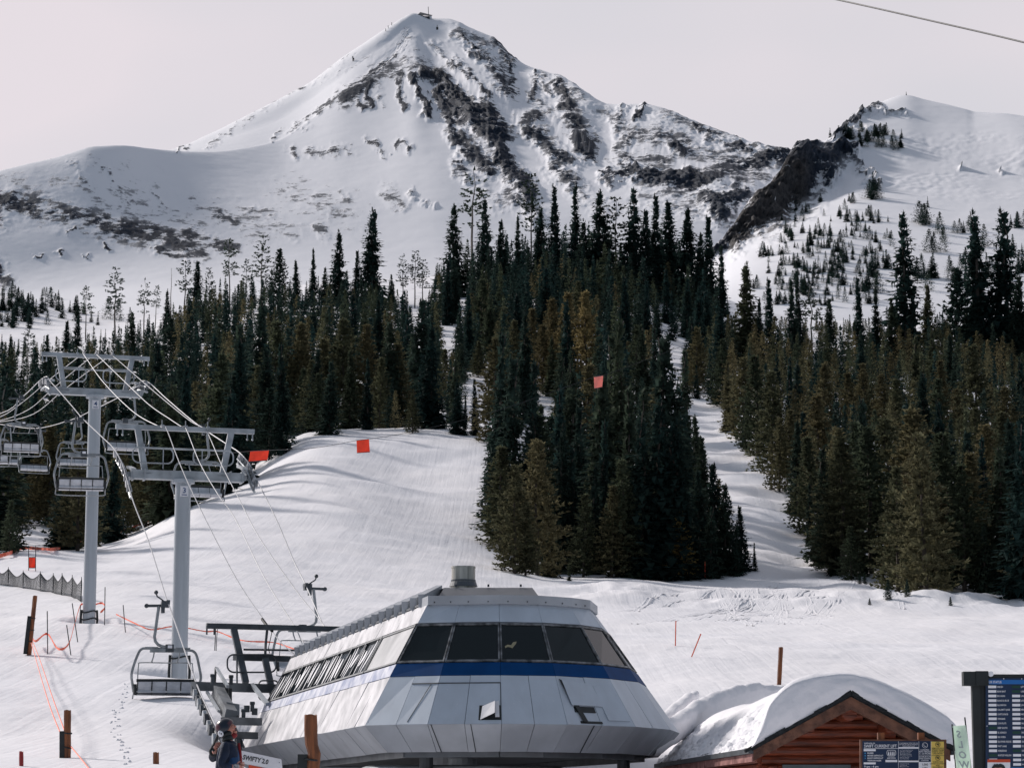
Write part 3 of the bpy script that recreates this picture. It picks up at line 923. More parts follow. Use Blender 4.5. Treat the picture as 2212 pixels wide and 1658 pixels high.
# ------------------------------------------------------------------ conifers
def make_crown(kind, seed, lod=1.0):
    """needle sprays as many small faces; the tree is 1 unit tall, base at the origin"""
    r = random.Random(seed)
    V, Fc = [], []

    def tri(a, b, c):
        k = len(V)
        V.extend([a, b, c])
        Fc.append((k, k + 1, k + 2))

    def spray(p, d, up, ln, wd):
        """a pointed flat spray leaving p along d with side sprigs"""
        s = d.cross(up)
        if s.length < 1e-4:
            s = Vector((1, 0, 0))
        s.normalize()
        q = p + d * ln
        mid = p + d * (ln * 0.42)
        tri(p, mid + s * wd + up * (r.uniform(-.4, .3) * wd), q)
        tri(p, q, mid - s * wd + up * (r.uniform(-.4, .3) * wd))

    Z = Vector((0, 0, 1))
    if kind in ('spruce', 'fir', 'wide'):
        base = {'spruce': .165, 'fir': .112, 'wide': .20}[kind]
        lo = r.uniform(.02, .07)
        n = int({'spruce': 46, 'fir': 50, 'wide': 44}[kind] * lod)
        lean = Vector((r.uniform(-.012, .012), r.uniform(-.012, .012), 0))
        gapc = [(r.uniform(.1, .85), r.uniform(0, 6.28)) for _ in range(5)]
        for i in range(n):
            t = lo + (1 - lo) * (i + r.uniform(-.3, .3)) / n
            t = min(max(t, .01), .995)
            prof = (1 - t) ** 0.95 * (0.80 + 0.20 * min(1, t / .10))
            if kind == 'fir':
                prof = ((1 - t) ** 1.1 + .10 * (1 - t) ** .5) * (0.75 + 0.25 * min(1, t / .15))
            rad = base * prof + .006
            nb = max(3, int((5.5 + 5 * (1 - t)) * (0.7 + 0.3 * lod)))
            a0 = r.uniform(0, 6.28)
            for k in range(nb):
                a = a0 + 6.283 * k / nb + r.uniform(-.35, .35)
                if any(abs(t - g) < .045 and abs((a - ga + 3.14) % 6.28 - 3.14) < .9 for g, ga in gapc):
                    continue
                if r.random() < .08:
                    continue
                ln = rad * r.choice((.72, .86, .96, 1.06, 1.18)) * r.uniform(.88, 1.12)
                droop = -.30 - .45 * (1 - t) + (0.75 * max(0, t - .8) / .2)
                d = Vector((math.cos(a), math.sin(a), droop * r.uniform(.5, 1.3))).normalized()
                p0 = Vector((0, 0, t)) + lean * t
                seg = max(2, int(round(ln / .028 * lod)))
                seg = min(seg, 4)
                cur = p0 + d * ln * .12
                step = ln * .88 / seg
                side = d.cross(Z).normalized()
                for s in range(seg):
                    f = (s + 1) / seg
                    dd = (d + Vector((0, 0, .34 * f))).normalized()
                    wd = step * (.55 if s < seg - 1 else .36)
                    spray(cur, dd, Z, step * 1.45, wd)
                    if s < seg - 1 or seg == 2:
                        for sg in (-1, 1):
                            sd = (dd * .55 + side * sg * .8 + Vector((0, 0, r.uniform(-.75, .0)))).normalized()
                            spray(cur + dd * step * r.uniform(.3, .8), sd, Z, step * r.uniform(.75, 1.25), wd * .62)
                    cur = cur + dd * step
                # hanging curtain under the branch
                h = p0 + d * ln * r.uniform(.35, .75)
                tri(h - side * ln * .14, h + side * ln * .14, h + Vector((0, 0, -.018 - ln * .24)))
        # shaded inner needles close to the trunk
        for _ in range(int(190 * lod)):
            t = lo + (.97 - lo) * r.random()
            rad = base * (1 - t) ** 1.05 * .58 * math.sqrt(r.random()) + .003
            a = r.uniform(0, 6.28)
            c = Vector((math.cos(a) * rad, math.sin(a) * rad, t - rad * .35))
            s1 = Vector((r.uniform(-1, 1), r.uniform(-1, 1), r.uniform(-.6, .6))).normalized() * .022
            s2 = Vector((r.uniform(-.5, .5), r.uniform(-.5, .5), -1)).normalized() * .034
            tri(c - s1, c + s1, c + s2)
        for k in range(4):
            a = r.uniform(0, 6.28)
            tri(Vector((0, 0, 1.0)) + lean, Vector((.006 * math.cos(a), .006 * math.sin(a), .955)) + lean, Vector((-.006 * math.cos(a), -.006 * math.sin(a), .95)) + lean)
    else:
        # pines: tufts on upswept limbs
        spec = {'pine': (.185, .04, 42, 7), 'bushy': (.24, .02, 44, 8), 'sparse': (.115, .42, 19, 5)}[kind]
        base, lo, n, nb0 = spec
        n = int(n * lod)
        for i in range(n):
            t = lo + (0.985 - lo) * (i + r.uniform(-.4, .4)) / n
            t = min(max(t, .01), .985)
            u = (t - lo) / (1 - lo)
            if kind == 'sparse':
                prof = (.55 + .6 * math.sin(min(1, max(0, u)) * 2.6)) * (1.05 - .7 * u)
                if r.random() < .2: continue
            else:
                prof = ((1 - u) ** .92 + .06 * (1 - u) ** .4) * (.66 + .34 * min(1, u / .16))
            rad = base * prof + .010
            nb = max(2, int(nb0 * (.6 + .6 * (1 - u)) * (.7 + .3 * lod)))
            a0 = r.uniform(0, 6.28)
            for k in range(nb):
                a = a0 + 6.283 * k / nb + r.uniform(-.5, .5)
                ln = rad * r.uniform(.55, 1.2)
                d = Vector((math.cos(a), math.sin(a), r.uniform(-.2, .28) + .35 * u)).normalized()
                p0 = Vector((0, 0, t))
                ntuft = max(2, min(5, int(ln / .032 * lod + 1)))
                for s in range(ntuft):
                    f = .35 + .65 * (s + .6) / ntuft
                    c = p0 + d * ln * f + Vector((r.uniform(-.012, .012), r.uniform(-.012, .012), .05 * ln * f + r.uniform(-.006, .01)))
                    for q in range(5 if lod > .6 else 4):
                        dd = (d * .8 + Vector((r.uniform(-1, 1), r.uniform(-1, 1), r.uniform(-.35, 1.1)))).normalized()
                        L_ = r.uniform(.016, .032)
                        sd = dd.cross(Vector((r.uniform(-1, 1), r.uniform(-1, 1), 1))).normalized()
                        w_ = L_ * .34
                        tri(c - sd * w_, c + sd * w_, c + dd * L_)
        if kind != 'sparse':
            for _ in range(int(340 * lod)):
                t = lo + .02 + (.95 - lo) * r.random()
                rad = base * (1 - t) ** .95 * .62 * math.sqrt(r.random()) + .003
                a = r.uniform(0, 6.28)
                c = Vector((math.cos(a) * rad, math.sin(a) * rad, t))
                s1 = Vector((r.uniform(-1, 1), r.uniform(-1, 1), r.uniform(-.6, .6))).normalized() * .020
                s2 = Vector((r.uniform(-.6, .6), r.uniform(-.6, .6), 1)).normalized() * .036
                tri(c - s1, c + s1, c + s2)
        for k in range(6):
            a = r.uniform(0, 6.28)
            tri(Vector((0, 0, 1.0)), Vector((.010 * math.cos(a), .010 * math.sin(a), .95)), Vector((-.010 * math.cos(a), -.010 * math.sin(a), .955)))
    return np.array([tuple(p) for p in V], np.float32), np.array(Fc, np.int32)

def tri_mesh(name, V, Fc, m, tint=None):
    me = bpy.data.meshes.new(name)
    me.vertices.add(len(V))
    me.vertices.foreach_set('co', V.ravel())
    me.loops.add(Fc.size)
    me.loops.foreach_set('vertex_index', Fc.ravel())
    me.polygons.add(len(Fc))
    me.polygons.foreach_set('loop_start', np.arange(0, Fc.size, 3, dtype=np.int32))
    me.update(calc_edges=True)
    if tint is not None:
        at = me.color_attributes.new('tint', 'FLOAT_COLOR', 'POINT')
        at.data.foreach_set('color', tint.ravel().astype(np.float32))
    me.materials.append(m)
    return me

def trunk_mesh(kind, seed):
    r = random.Random(seed)
    mb = MB()
    k = {'sparse': .0105, 'snag': .011}.get(kind, .013)
    pts = [Vector((r.uniform(-.003, .003) * i, r.uniform(-.003, .003) * i, -.03 + 1.0 * i / 6)) for i in range(7)]
    mb.tube(pts, k, 6, r1=k * .14)
    if kind in ('snag', 'sparse'):
        for _ in range(16 if kind == 'snag' else 9):
            t = r.uniform(.2, .95) if kind == 'snag' else r.uniform(.12, .5)
            a = r.uniform(0, 6.28)
            ln = r.uniform(.03, .09) * (1.1 - t)
            p = Vector((0, 0, t))
            mb.tube([p, p + Vector((math.cos(a) * ln, math.sin(a) * ln, ln * r.uniform(-.3, .4)))], .0022, 4, r1=.0008)
    me = bpy.data.meshes.new('trunk')
    me.from_pydata(mb.v, [], mb.f)
    me.materials.append(M['grey_bark' if kind in ('snag', 'sparse') else 'bark'])
    return me

NV = {'spruce': 5, 'fir': 4, 'wide': 3, 'pine': 4, 'bushy': 3, 'sparse': 4, 'snag': 2}
FAT = {'spruce': 1.38, 'fir': 1.2, 'wide': 1.3, 'pine': 1.42, 'bushy': 1.3, 'sparse': 1.25, 'snag': 1}
PROTO = {}
for kd, nvar in NV.items():
    for q in range(nvar):
        tm = trunk_mesh(kd, 50 + q)
        cm = None
        if kd != 'snag':
            V, Fc = make_crown(kd, 100 + q * 17 + len(kd), 1.0)
            cm = tri_mesh('crown', V, Fc, M['crown'])
        PROTO[(kd, q)] = (cm, tm)
LOWV = {}
for kd in ('spruce', 'fir', 'pine', 'sparse', 'bushy'):
    for q in range(3):
        LOWV[(kd, q)] = make_crown(kd, 300 + q * 13 + len(kd), .5)

DARK, OLIVE, BROWN, GOLD = np.array((.019, .040, .037)), np.array((.064, .080, .050)), np.array((.155, .130, .070)), np.array((.30, .225, .09))
def tint_colour(t, r):
    """0 dark blue-green fir, .5 olive, .8 brownish, 1 golden"""
    ks = [0, .4, .75, 1.0]
    cs = [DARK, OLIVE, BROWN, GOLD]
    t = min(1, max(0, t))
    for i in range(3):
        if t <= ks[i + 1]:
            u = (t - ks[i]) / (ks[i + 1] - ks[i])
            c = cs[i] * (1 - u) + cs[i + 1] * u
            break
    return c * r.uniform(.8, 1.2)

KINDWORD = {'spruce': 'spruce', 'fir': 'fir', 'wide': 'spruce', 'pine': 'pine', 'bushy': 'pine', 'sparse': 'pine', 'snag': 'dead tree'}
NAMEWORD = {'spruce': 'spruce_tree', 'fir': 'fir_tree', 'wide': 'spruce_tree', 'pine': 'pine_tree', 'bushy': 'pine_tree', 'sparse': 'pine_tree', 'snag': 'dead_tree'}

trees = []          # dicts: px, top, base, pos, h, kind, tint, label
tr = random.Random(11)

# trees one can pick out in the photograph: column, top, base, kind, tint, label
KEY = [
 # skyline of the central knoll
 (1019, 358, 560, 'sparse', .2, 'tall thin bare-trunked pine rising highest over the left end of the central knoll'),
 (981, 436, 640, 'wide', .1, 'broad dark spruce at the left end of the knoll, beside the tall thin pine'),
 (1051, 420, 620, 'spruce', .05, 'dark spruce on the knoll just right of the tall thin pine'),
 (1084, 470, 640, 'spruce', .05, None), (1120, 462, 630, 'fir', .1, None),
 (1147, 372, 600, 'sparse', .15, 'gaunt thin pine with an open crown on the skyline of the central knoll'),
 (1172, 440, 620, 'spruce', .05, None), (1200, 395, 620, 'fir', .02, 'slender dark spire right of the gaunt thin pine on the knoll skyline'),
 (1238, 395, 625, 'fir', .02, 'second slender dark spire right of the gaunt pine on the knoll skyline'),
 (1262, 470, 640, 'spruce', .08, None), (1295, 405, 640, 'wide', .05, 'full dark spruce in the middle of the knoll skyline'),
 (1332, 425, 640, 'sparse', .2, 'rounded open pine between dark spires on the knoll skyline'),
 (1365, 400, 640, 'spruce', .02, 'tall pointed dark spruce on the right half of the knoll skyline'),
 (1392, 448, 650, 'spruce', .05, None), (1418, 415, 650, 'fir', .03, 'narrow dark fir on the knoll skyline, right of the tall pointed spruce'),
 (1450, 430, 655, 'spruce', .03, 'dense dark spruce near the right end of the knoll skyline'),
 (1483, 445, 670, 'spruce', .03, 'rightmost dense dark spruce of the close row on the knoll skyline'),
 (1510, 500, 690, 'spruce', .08, None), (1538, 460, 690, 'fir', .03, 'slim fir standing apart beyond the right end of the knoll'),
 (1558, 525, 720, 'fir', .1, 'shorter slim fir just right of the fir standing apart beyond the knoll'),
 # skyline above the right stand
 (1611, 561, 790, 'spruce', .45, 'olive spruce at the left end of the right-hand forest skyline'),
 (1642, 640, 800, 'fir', .1, None), (1666, 596, 790, 'fir', .02, 'thin dark spire standing over the upper end of the snow chute'),
 (1711, 598, 790, 'fir', .1, None), (1725, 592, 790, 'fir', .1, None), (1755, 606, 790, 'sparse', .2, None), (1792, 640, 800, 'spruce', .2, None),
 (1861, 591, 800, 'fir', .03, 'thin dark spire in the middle of the right-hand forest skyline'),
 (1891, 621, 800, 'fir', .1, None), (1930, 640, 810, 'spruce', .3, None),
 (1961, 451, 800, 'wide', .02, 'big dark spruce towering over the right-hand forest'),
 (2008, 610, 810, 'spruce', .5, None), (2069, 576, 800, 'pine', .05, 'dark upright pine right of the big towering spruce'),
 (2124, 443, 800, 'spruce', .02, 'left one of two tall spruces near the right edge'),
 (2177, 443, 800, 'spruce', .02, 'right one of two tall spruces near the right edge'), (2206, 590, 810, 'spruce', .1, None),
 # left skyline
 (801, 446, 660, 'spruce', .03, 'prominent dark spruce, tallest on the left forest skyline'),
 (731, 493, 660, 'spruce', .03, 'pointed dark spruce left of the tallest one on the left skyline'),
 (768, 538, 660, 'fir', .1, None), (601, 536, 665, 'pine', .1, 'full rounded pine on the left skyline'),
 (563, 506, 665, 'sparse', .2, 'open-crowned pine, right of a twin, on the left skyline'),
 (496, 516, 670, 'sparse', .2, 'open-crowned pine, left of a twin, on the left skyline'),
 (530, 560, 670, 'sparse', .15, None), (640, 560, 665, 'spruce', .1, None), (676, 533, 660, 'fir', .08, None), (700, 575, 660, 'spruce', .2, None),
 (423, 561, 690, 'spruce', .03, 'dark spruce at the left end of the dense left skyline'),
 (398, 561, 695, 'sparse', .1, None), (450, 578, 690, 'sparse', .1, None), (335, 616, 710, 'sparse', .1, None), (360, 622, 720, 'spruce', .05, None),
 (310, 598, 730, 'sparse', .15, 'thin crooked pine alone against the snow bowl'),
 (248, 576, 735, 'sparse', .12, 'tall thin pine with bare lower trunk, alone left of the dense forest'),
 (185, 618, 735, 'sparse', .15, 'small bent pine above the lift tower with the number 4'),
 (368, 575, 700, 'snag', .2, 'leaning dead trunk on the left skyline'),
 (845, 590, 670, 'spruce', .1, None), (870, 550, 665, 'sparse', .1, None), (896, 541, 665, 'sparse', .12, 'pair-topped open pine at the right end of the left skyline'), (912, 560, 670, 'sparse', .12, None),
 (140, 690, 800, 'spruce', .05, None), (165, 680, 790, 'spruce', .05, None), (60, 700, 820, 'sparse', .15, None), (20, 720, 830, 'spruce', .15, None), (100, 720, 830, 'spruce', .15, None), (285, 670, 790, 'spruce', .2, None),
 # middle of the left forest
 (649, 697, 932, 'pine', .62, 'brownish pine right of the orange flag, tallest at the edge of the run'),
 (697, 730, 928, 'pine', .55, None), (742, 686, 925, 'pine', .5, None), (789, 698, 920, 'pine', .66, 'brownish pine at the crest above the square orange flag'),
 (838, 690, 922, 'spruce', .2, None), (863, 740, 920, 'pine', .6, None), (930, 700, 925, 'wide', .0, 'wide black-green spruce at the right end of the crest'), (905, 640, 900, 'spruce', .1, None),
 (891, 850, 935, 'pine', .5, 'small brownish pine standing at the crest of the run'), (986, 817, 938, 'spruce', .0, 'small dark spruce in the snow gap beside the crest'),
 (1027, 815, 940, 'fir', .0, 'slim dark fir in the snow gap, nearest the central stand'), (1004, 850, 940, 'fir', .05, None),
 (996, 700, 790, 'spruce', .05, 'small dark spruce in the upper snow gap'), (1033, 735, 815, 'pine', .5, 'small brownish pine by the upper snow gap'),
 (560, 640, 960, 'spruce', .1, None), (600, 690, 950, 'pine', .45, None), (520, 690, 1000, 'spruce', .2, None), (470, 760, 1060, 'pine', .4, None),
 (20, 1078, 1196, 'pine', .35, 'reddish-brown pine beside the snow patch at the left edge'), (135, 1010, 1188, 'wide', .05, 'dark spruce right of the snow patch, behind the orange fence'),
 (230, 960, 1165, 'spruce', .1, None), (290, 980, 1140, 'pine', .4, None), (335, 1000, 1120, 'spruce', .1, None), (405, 930, 1085, 'spruce', .15, None), (180, 1040, 1180, 'spruce', .15, None),
 # brown pines in the middle of the knoll
 (1230, 628, 850, 'pine', .78, 'golden-brown pine in the middle of the central knoll'), (1266, 628, 860, 'pine', .82, 'brightest golden-brown pine in the middle of the central knoll'),
 (1195, 644, 830, 'pine', .76, None), (1148, 665, 810, 'pine', .7, None), (1061, 632, 780, 'spruce', .35, None), (1085, 660, 800, 'pine', .5, None), (1041, 600, 770, 'pine', .4, None), (1172, 700, 850, 'pine', .7, None), (1110, 690, 830, 'pine', .55, None),
 # front of the central stand
 (1074, 708, 1150, 'fir', .08, 'very tall slim fir at the left edge of the central stand'),
 (1108, 760, 1190, 'fir', .1, None), (1145, 770, 1215, 'fir', .05, 'tall dark spire in the left front of the central stand'),
 (1062, 930, 1120, 'spruce', .1, None), (1082, 960, 1188, 'pine', .5, None), (1112, 1000, 1238, 'pine', .55, 'brownish pine at the front left corner of the central stand'),
 (1160, 945, 1242, 'bushy', .66, 'large golden-brown pine at the front of the central stand'),
 (1208, 905, 1238, 'fir', .1, None), (1340, 681, 1130, 'fir', .35, 'very tall slim fir rising from the middle of the central stand'),
 (1320, 712, 1120, 'fir', .3, None), (1269, 785, 1050, 'pine', .66, None), (1260, 1063, 1246, 'pine', .45, 'young olive pine at the front of the central stand'),
 (1344, 990, 1247, 'pine', .42, None), (1322, 1046, 1247, 'pine', .6, None), (1300, 900, 1236, 'fir', .05, None), (1230, 1218, 1254, 'spruce', .4, 'tiny sapling on the snow in front of the central stand'),
 (1385, 880, 1248, 'spruce', .05, None), (1425, 850, 1249, 'spruce', .02, None), (1450, 715, 1215, 'spruce', .12, 'massive dark spruce at the right edge of the central stand, beside the snow chute'),
 (1455, 900, 1250, 'spruce', .02, None), (1470, 1101, 1251, 'pine', .97, 'small golden-yellow pine at the front of the central stand'),
 (1490, 940, 1100, 'fir', .25, 'slim dark fir at the chute edge of the central stand'), (1512, 975, 1140, 'fir', .2, None),
 (1510, 1010, 1240, 'spruce', .08, None), (1546, 995, 1225, 'spruce', .06, None), (1568, 1040, 1240, 'spruce', .15, None), (1604, 1089, 1232, 'spruce', .04, 'small dark spruce at the right tip of the central stand'), (1631, 1170, 1232, 'fir', .02, 'tiny dark fir at the right tip of the central stand'),
 (1535, 1090, 1248, 'spruce', .12, None), (1285, 1000, 1240, 'fir', .1, None), (1365, 1060, 1248, 'spruce', .3, None), (1400, 1010, 1246, 'pine', .45, None), (1440, 1080, 1250, 'fir', .05, None), (1185, 1060, 1246, 'spruce', .25, None), (1135, 1080, 1243, 'pine', .5, None), (1238, 960, 1236, 'fir', .05, None), (1590, 1130, 1243, 'spruce', .1, None),
 # front edge of the right stand
 (1572, 775, 930, 'fir', .6, 'slim brownish fir beside the top of the snow chute'), (1606, 770, 950, 'pine', .6, None), (1636, 765, 985, 'pine', .4, None), (1684, 900, 1062, 'pine', .58, 'small olive pine at the edge of the chute'),
 (1668, 800, 1025, 'pine', .5, None), (1722, 905, 1110, 'spruce', .15, None), (1752, 940, 1160, 'pine', .45, None), (1782, 960, 1215, 'spruce', .2, None),
 (1806, 1130, 1241, 'spruce', .3, None), (1796, 1040, 1235, 'pine', .3, None), (1820, 940, 1240, 'pine', .5, None), (1866, 1165, 1244, 'spruce', .15, None), (1882, 918, 1238, 'pine', .35, None),
 (1922, 900, 1225, 'bushy', .5, None), (1993, 970, 1274, 'bushy', .72, 'broad golden-brown pine at the front of the right-hand forest'), (1960, 1010, 1262, 'bushy', .6, None), (2050, 930, 1272, 'pine', .4, None),
 (2084, 998, 1278, 'pine', .4, 'olive pine right of the broad golden-brown one'), (2164, 958, 1279, 'spruce', .3, None), (2114, 742, 1010, 'pine', .5, None), (2195, 900, 1275, 'spruce', .1, None), (2130, 1130, 1282, 'spruce', .2, None), (2175, 1175, 1284, 'spruce', .08, None),
 (1843, 1130, 1236, 'pine', .5, None),
 # saplings on the snow to the right
 (1919, 1250, 1294, 'pine', .05, 'larger of two little dark saplings on the snow bank'), (1961, 1250, 1288, 'pine', .05, 'little dark sapling right of the larger one on the snow bank'),
 (1879, 1291, 1306, 'pine', .05, 'tiny dark sapling lowest on the snow bank'), (2054, 1288, 1307, 'pine', .05, 'tiny dark sapling alone at the right of the snow bank'),
 (1857, 1237, 1261, 'pine', .1, 'left one of two tiny saplings under the forest edge'), (1868, 1236, 1261, 'pine', .1, 'right one of two tiny saplings under the forest edge'),
]

SKYX = [-200, 0, 110, 175, 230, 300, 345, 395, 440, 500, 560, 610, 660, 700, 740, 790, 850, 900, 925, 945, 975, 1030, 1060, 1110, 1160, 1210, 1260, 1310, 1360, 1400, 1450, 1490, 1520, 1550, 1580, 1610, 1650, 1700, 1750, 1800, 1850, 1900, 1950, 1990, 2040, 2090, 2130, 2160, 2212, 2400]
SKYY = [700, 715, 720, 700, 700, 690, 660, 600, 600, 575, 570, 575, 600, 590, 580, 575, 600, 610, 610, 555, 500, 490, 480, 470, 450, 450, 465, 455, 455, 455, 465, 485, 520, 600, 650, 640, 660, 660, 670, 670, 665, 665, 640, 650, 650, 640, 610, 620, 620, 620]
def sky_top(px):
    return float(np.interp(px, SKYX, SKYY))

# places where the photograph shows open snow: no crown may cover them
RUN = [(-400, 1215), (0, 1212), (130, 1205), (250, 1170), (330, 1135), (450, 1092), (550, 1036), (610, 985), (680, 945), (740, 928), (800, 928), (900, 930), (960, 945), (1046, 945), (1046, 1110), (1072, 1190), (1090, 1240), (1240, 1254), (1630, 1256), (1640, 1236), (1612, 1140), (1575, 1040), (1484, 885), (1500, 868), (1536, 868), (1570, 925), (1605, 975), (1660, 1058), (1700, 1110), (1755, 1200), (1775, 1245), (1960, 1285), (2300, 1290), (2300, 1700), (-400, 1700)]
def inside(poly, x, y):
    c = False
    j = len(poly) - 1
    for i in range(len(poly)):
        xi, yi = poly[i]
        xj, yj = poly[j]
        if (yi > y) != (yj > y) and x < (xj - xi) * (y - yi) / (yj - yi) + xi:
            c = not c
        j = i
    return c
PATCH = [(968, 716, 14, 34), (1032, 828, 22, 24), (1452, 741, 32, 9), (78, 1150, 34, 34), (897, 668, 10, 16), (1120, 935, 8, 20), (1185, 880, 10, 16), (1010, 875, 8, 24), (1160, 800, 10, 14), (1262, 800, 10, 12), (1000, 640, 5, 12)]
WK = {'spruce': .145, 'fir': .10, 'wide': .18, 'pine': .17, 'bushy': .22, 'sparse': .10, 'snag': .03}
def covers_snow(px, top, base, kind):
    hpx = base - top
    for f in (.08, .3, .55, .8):
        y = base - hpx * f
        hw = WK[kind] * hpx * (1 - f) * 1.15
        for sx in (-hw, 0, hw):
            if f == .08 and sx == 0:
                if inside(RUN, px, base - 2): return True
            elif inside(RUN, px + sx, y): return True
    for (cx, cy, rx, ry) in PATCH:
        if top - 4 < cy + ry * .6 and base > cy - ry * .4:
            f = min(1, max(0, (cy - top) / hpx))
            if abs(px - cx) < rx * .85 + WK[kind] * hpx * f * 1.1: return True
    return False

def add_tree(px, top, base, kind, tint, label=None, pos=None, dmin=60):
    if pos is None:
        for _ in range(30):
            pos = ground_hit(px, base, dmin)
            if pos is not None: break
            base += 6
    z1 = P(px, top, pos.y).z
    h = z1 - pos.z
    trees.append(dict(px=px, top=top, base=base, pos=pos, h=h, kind=kind, tint=tint, label=label, key=label is not None))

for k in KEY:
    kd = k[3]
    d0 = 60 if k[2] > 1195 else 160
    add_tree(k[0], k[1], k[2], kd, k[4], k[5], dmin=d0)
    trees[-1]['named'] = True
# fill
used = {}
def free(x, y, rad):
    i, j = int(x // 6), int(y // 6)
    for a in (i - 1, i, i + 1):
        for b in (j - 1, j, j + 1):
            for (u, v) in used.get((a, b), ()):
                if (u - x) ** 2 + (v - y) ** 2 < rad * rad:
                    return False
    return True
for t in trees:
    p = t['pos']
    used.setdefault((int(p.x // 6), int(p.y // 6)), []).append((p.x, p.y))
tries = 0
while tries < 26000:
    tries += 1
    # uniform in image column, weighted in distance by the area it covers
    u = tr.random()
    D = (236 ** 1.25 + u * (1080 ** 1.25 - 236 ** 1.25)) ** (1 / 1.25)
    px = tr.uniform(-220, 2430)
    pos = ground_uv(px, D)
    base = pix(pos)[1]
    if D < 300 and px < 1040:
        if not (px < 330): continue
    if 1070 < px < 1650 and base > 1222: continue
    st_ = 'left' if px < 930 and not (px > 930) else ('centre' if px < 1560 else 'right')
    rr = tr.random()
    low = base > 900
    if st_ == 'left':
        kind = 'pine' if rr < .36 else 'spruce' if rr < .74 else 'fir' if rr < .94 else 'sparse'
        h = tr.choice((tr.uniform(8, 13), tr.uniform(12, 22), tr.uniform(12, 22))) * (.8 if kind == 'pine' else 1)
        tint = tr.choice((.1, .4, .5, .6, .66)) if kind == 'pine' else tr.choice((0, .0, .04, .1, .35))
    elif st_ == 'centre':
        kind = 'pine' if rr < .34 else 'spruce' if rr < .72 else 'fir'
        h = tr.choice((tr.uniform(8, 14), tr.uniform(13, 25), tr.uniform(13, 25))) * (.75 if kind == 'pine' else 1)
        if 600 < base < 900 and 1020 < px < 1420:
            tint = tr.choice((.5, .62, .7, .4)) if kind == 'pine' else tr.choice((0, .05, .1, .4))
        else:
            tint = tr.choice((.3, .5, .62, .1)) if kind == 'pine' else tr.choice((0, 0, .03, .08, .25))
    else:
        kind = 'pine' if rr < .5 else 'spruce' if rr < .82 else 'fir' if rr < .95 else 'bushy'
        h = tr.choice((tr.uniform(7, 12), tr.uniform(11, 20), tr.uniform(11, 20))) * (.85 if kind == 'pine' else 1)
        tint = tr.choice((.35, .5, .58, .64, .7)) if kind in ('pine', 'bushy') else tr.choice((0, .0, .06, .12, .45))
    if not free(pos.x, pos.y, 5.2 if D < 420 else 6.8):
        continue
    top = pix(pos + Vector((0, 0, h)))[1]
    lim = sky_top(px) + abs(tr.gauss(0, 26)) + (18 if kind != 'fir' else 0)
    if top < lim:
        h = h * (base - lim) / (base - top)
        top = lim
        if h < 5.5:
            continue
    if covers_snow(px, top, base, kind):
        continue
    trees.append(dict(px=px, top=top, base=base, pos=pos, h=h, kind=kind, tint=tint, label=None))
    used.setdefault((int(pos.x // 6), int(pos.y // 6)), []).append((pos.x, pos.y))

# how much of each tree is not hidden behind nearer ones (coarse columns)
order = sorted(trees, key=lambda t: t['pos'].y)
sil = np.full(2700, 3000.0)                         # highest covered line per column, px offset 240
for t in order:
    hpx = t['base'] - t['top']
    hw = max(2, WK[t['kind']] * hpx * .8)
    a, b = int(t['px'] - hw + 240), int(t['px'] + hw + 241)
    a, b = max(0, a), min(2699, b)
    if b <= a:
        t['vis'] = 0
        continue
    xs = np.arange(a, b)
    f = 1 - np.abs(xs - 240 - t['px']) / (hw + 1)
    topx = t['base'] - hpx * np.clip(f * 1.15, 0, 1)
    vis = np.clip(np.minimum(sil[a:b], t['base']) - topx, 0, None).sum()
    inside_frame = -20 < t['px'] < 2232
    t['vis'] = vis if inside_frame else vis * .02
    sil[a:b] = np.minimum(sil[a:b], topx + 2)
MAXIND = 296
for t in trees:
    t['score'] = (t['vis'] + (1e6 if t.get('named') else 0))
trees.sort(key=lambda t: -t['score'])
print('trees', len(trees))
ind = trees[:MAXIND]
rest = [t for t in trees[MAXIND:] if t['vis'] > 25 or (t['px'] < 0 or t['px'] > 2212)]

KIND_LOOK = {'spruce': 'pointed spruce', 'fir': 'slim fir', 'wide': 'wide spruce', 'pine': 'pine', 'bushy': 'bushy pine', 'sparse': 'open-crowned pine', 'snag': 'bare dead trunk'}
def tint_word(t):
    return 'dark' if t < .2 else 'dull green' if t < .42 else 'olive' if t < .6 else 'brownish' if t < .85 else 'golden'
def stand_of(t):
    px, b = t['px'], t['base']
    if px < 940:
        if b < 760: return 'on the left forest skyline', 'left skyline'
        if b > 1085 or (px < 420 and b > 1060): return 'behind the orange fence at lower left', 'lower left'
        if b > 900: return 'along the crest of the ski run', 'crest'
        return 'inside the forest behind the lift towers', 'left forest'
    if px < 1565:
        if b < 700: return 'along the top of the central knoll', 'knoll top'
        if b < 960: return 'on the upper face of the central knoll', 'knoll face'
        if b > 1215: return 'in the front row of the central stand', 'central front'
        if px > 1480: return 'beside the snow chute in the central stand', 'chute side'
        return 'deep inside the central stand', 'central stand'
    if b < 830: return 'on the right-hand forest skyline', 'right skyline'
    if b > 1215: return 'in the front row of the right-hand forest', 'right front'
    if px < 1790: return 'beside the snow chute in the right-hand forest', 'right chute side'
    return 'deep inside the right-hand forest', 'right forest'

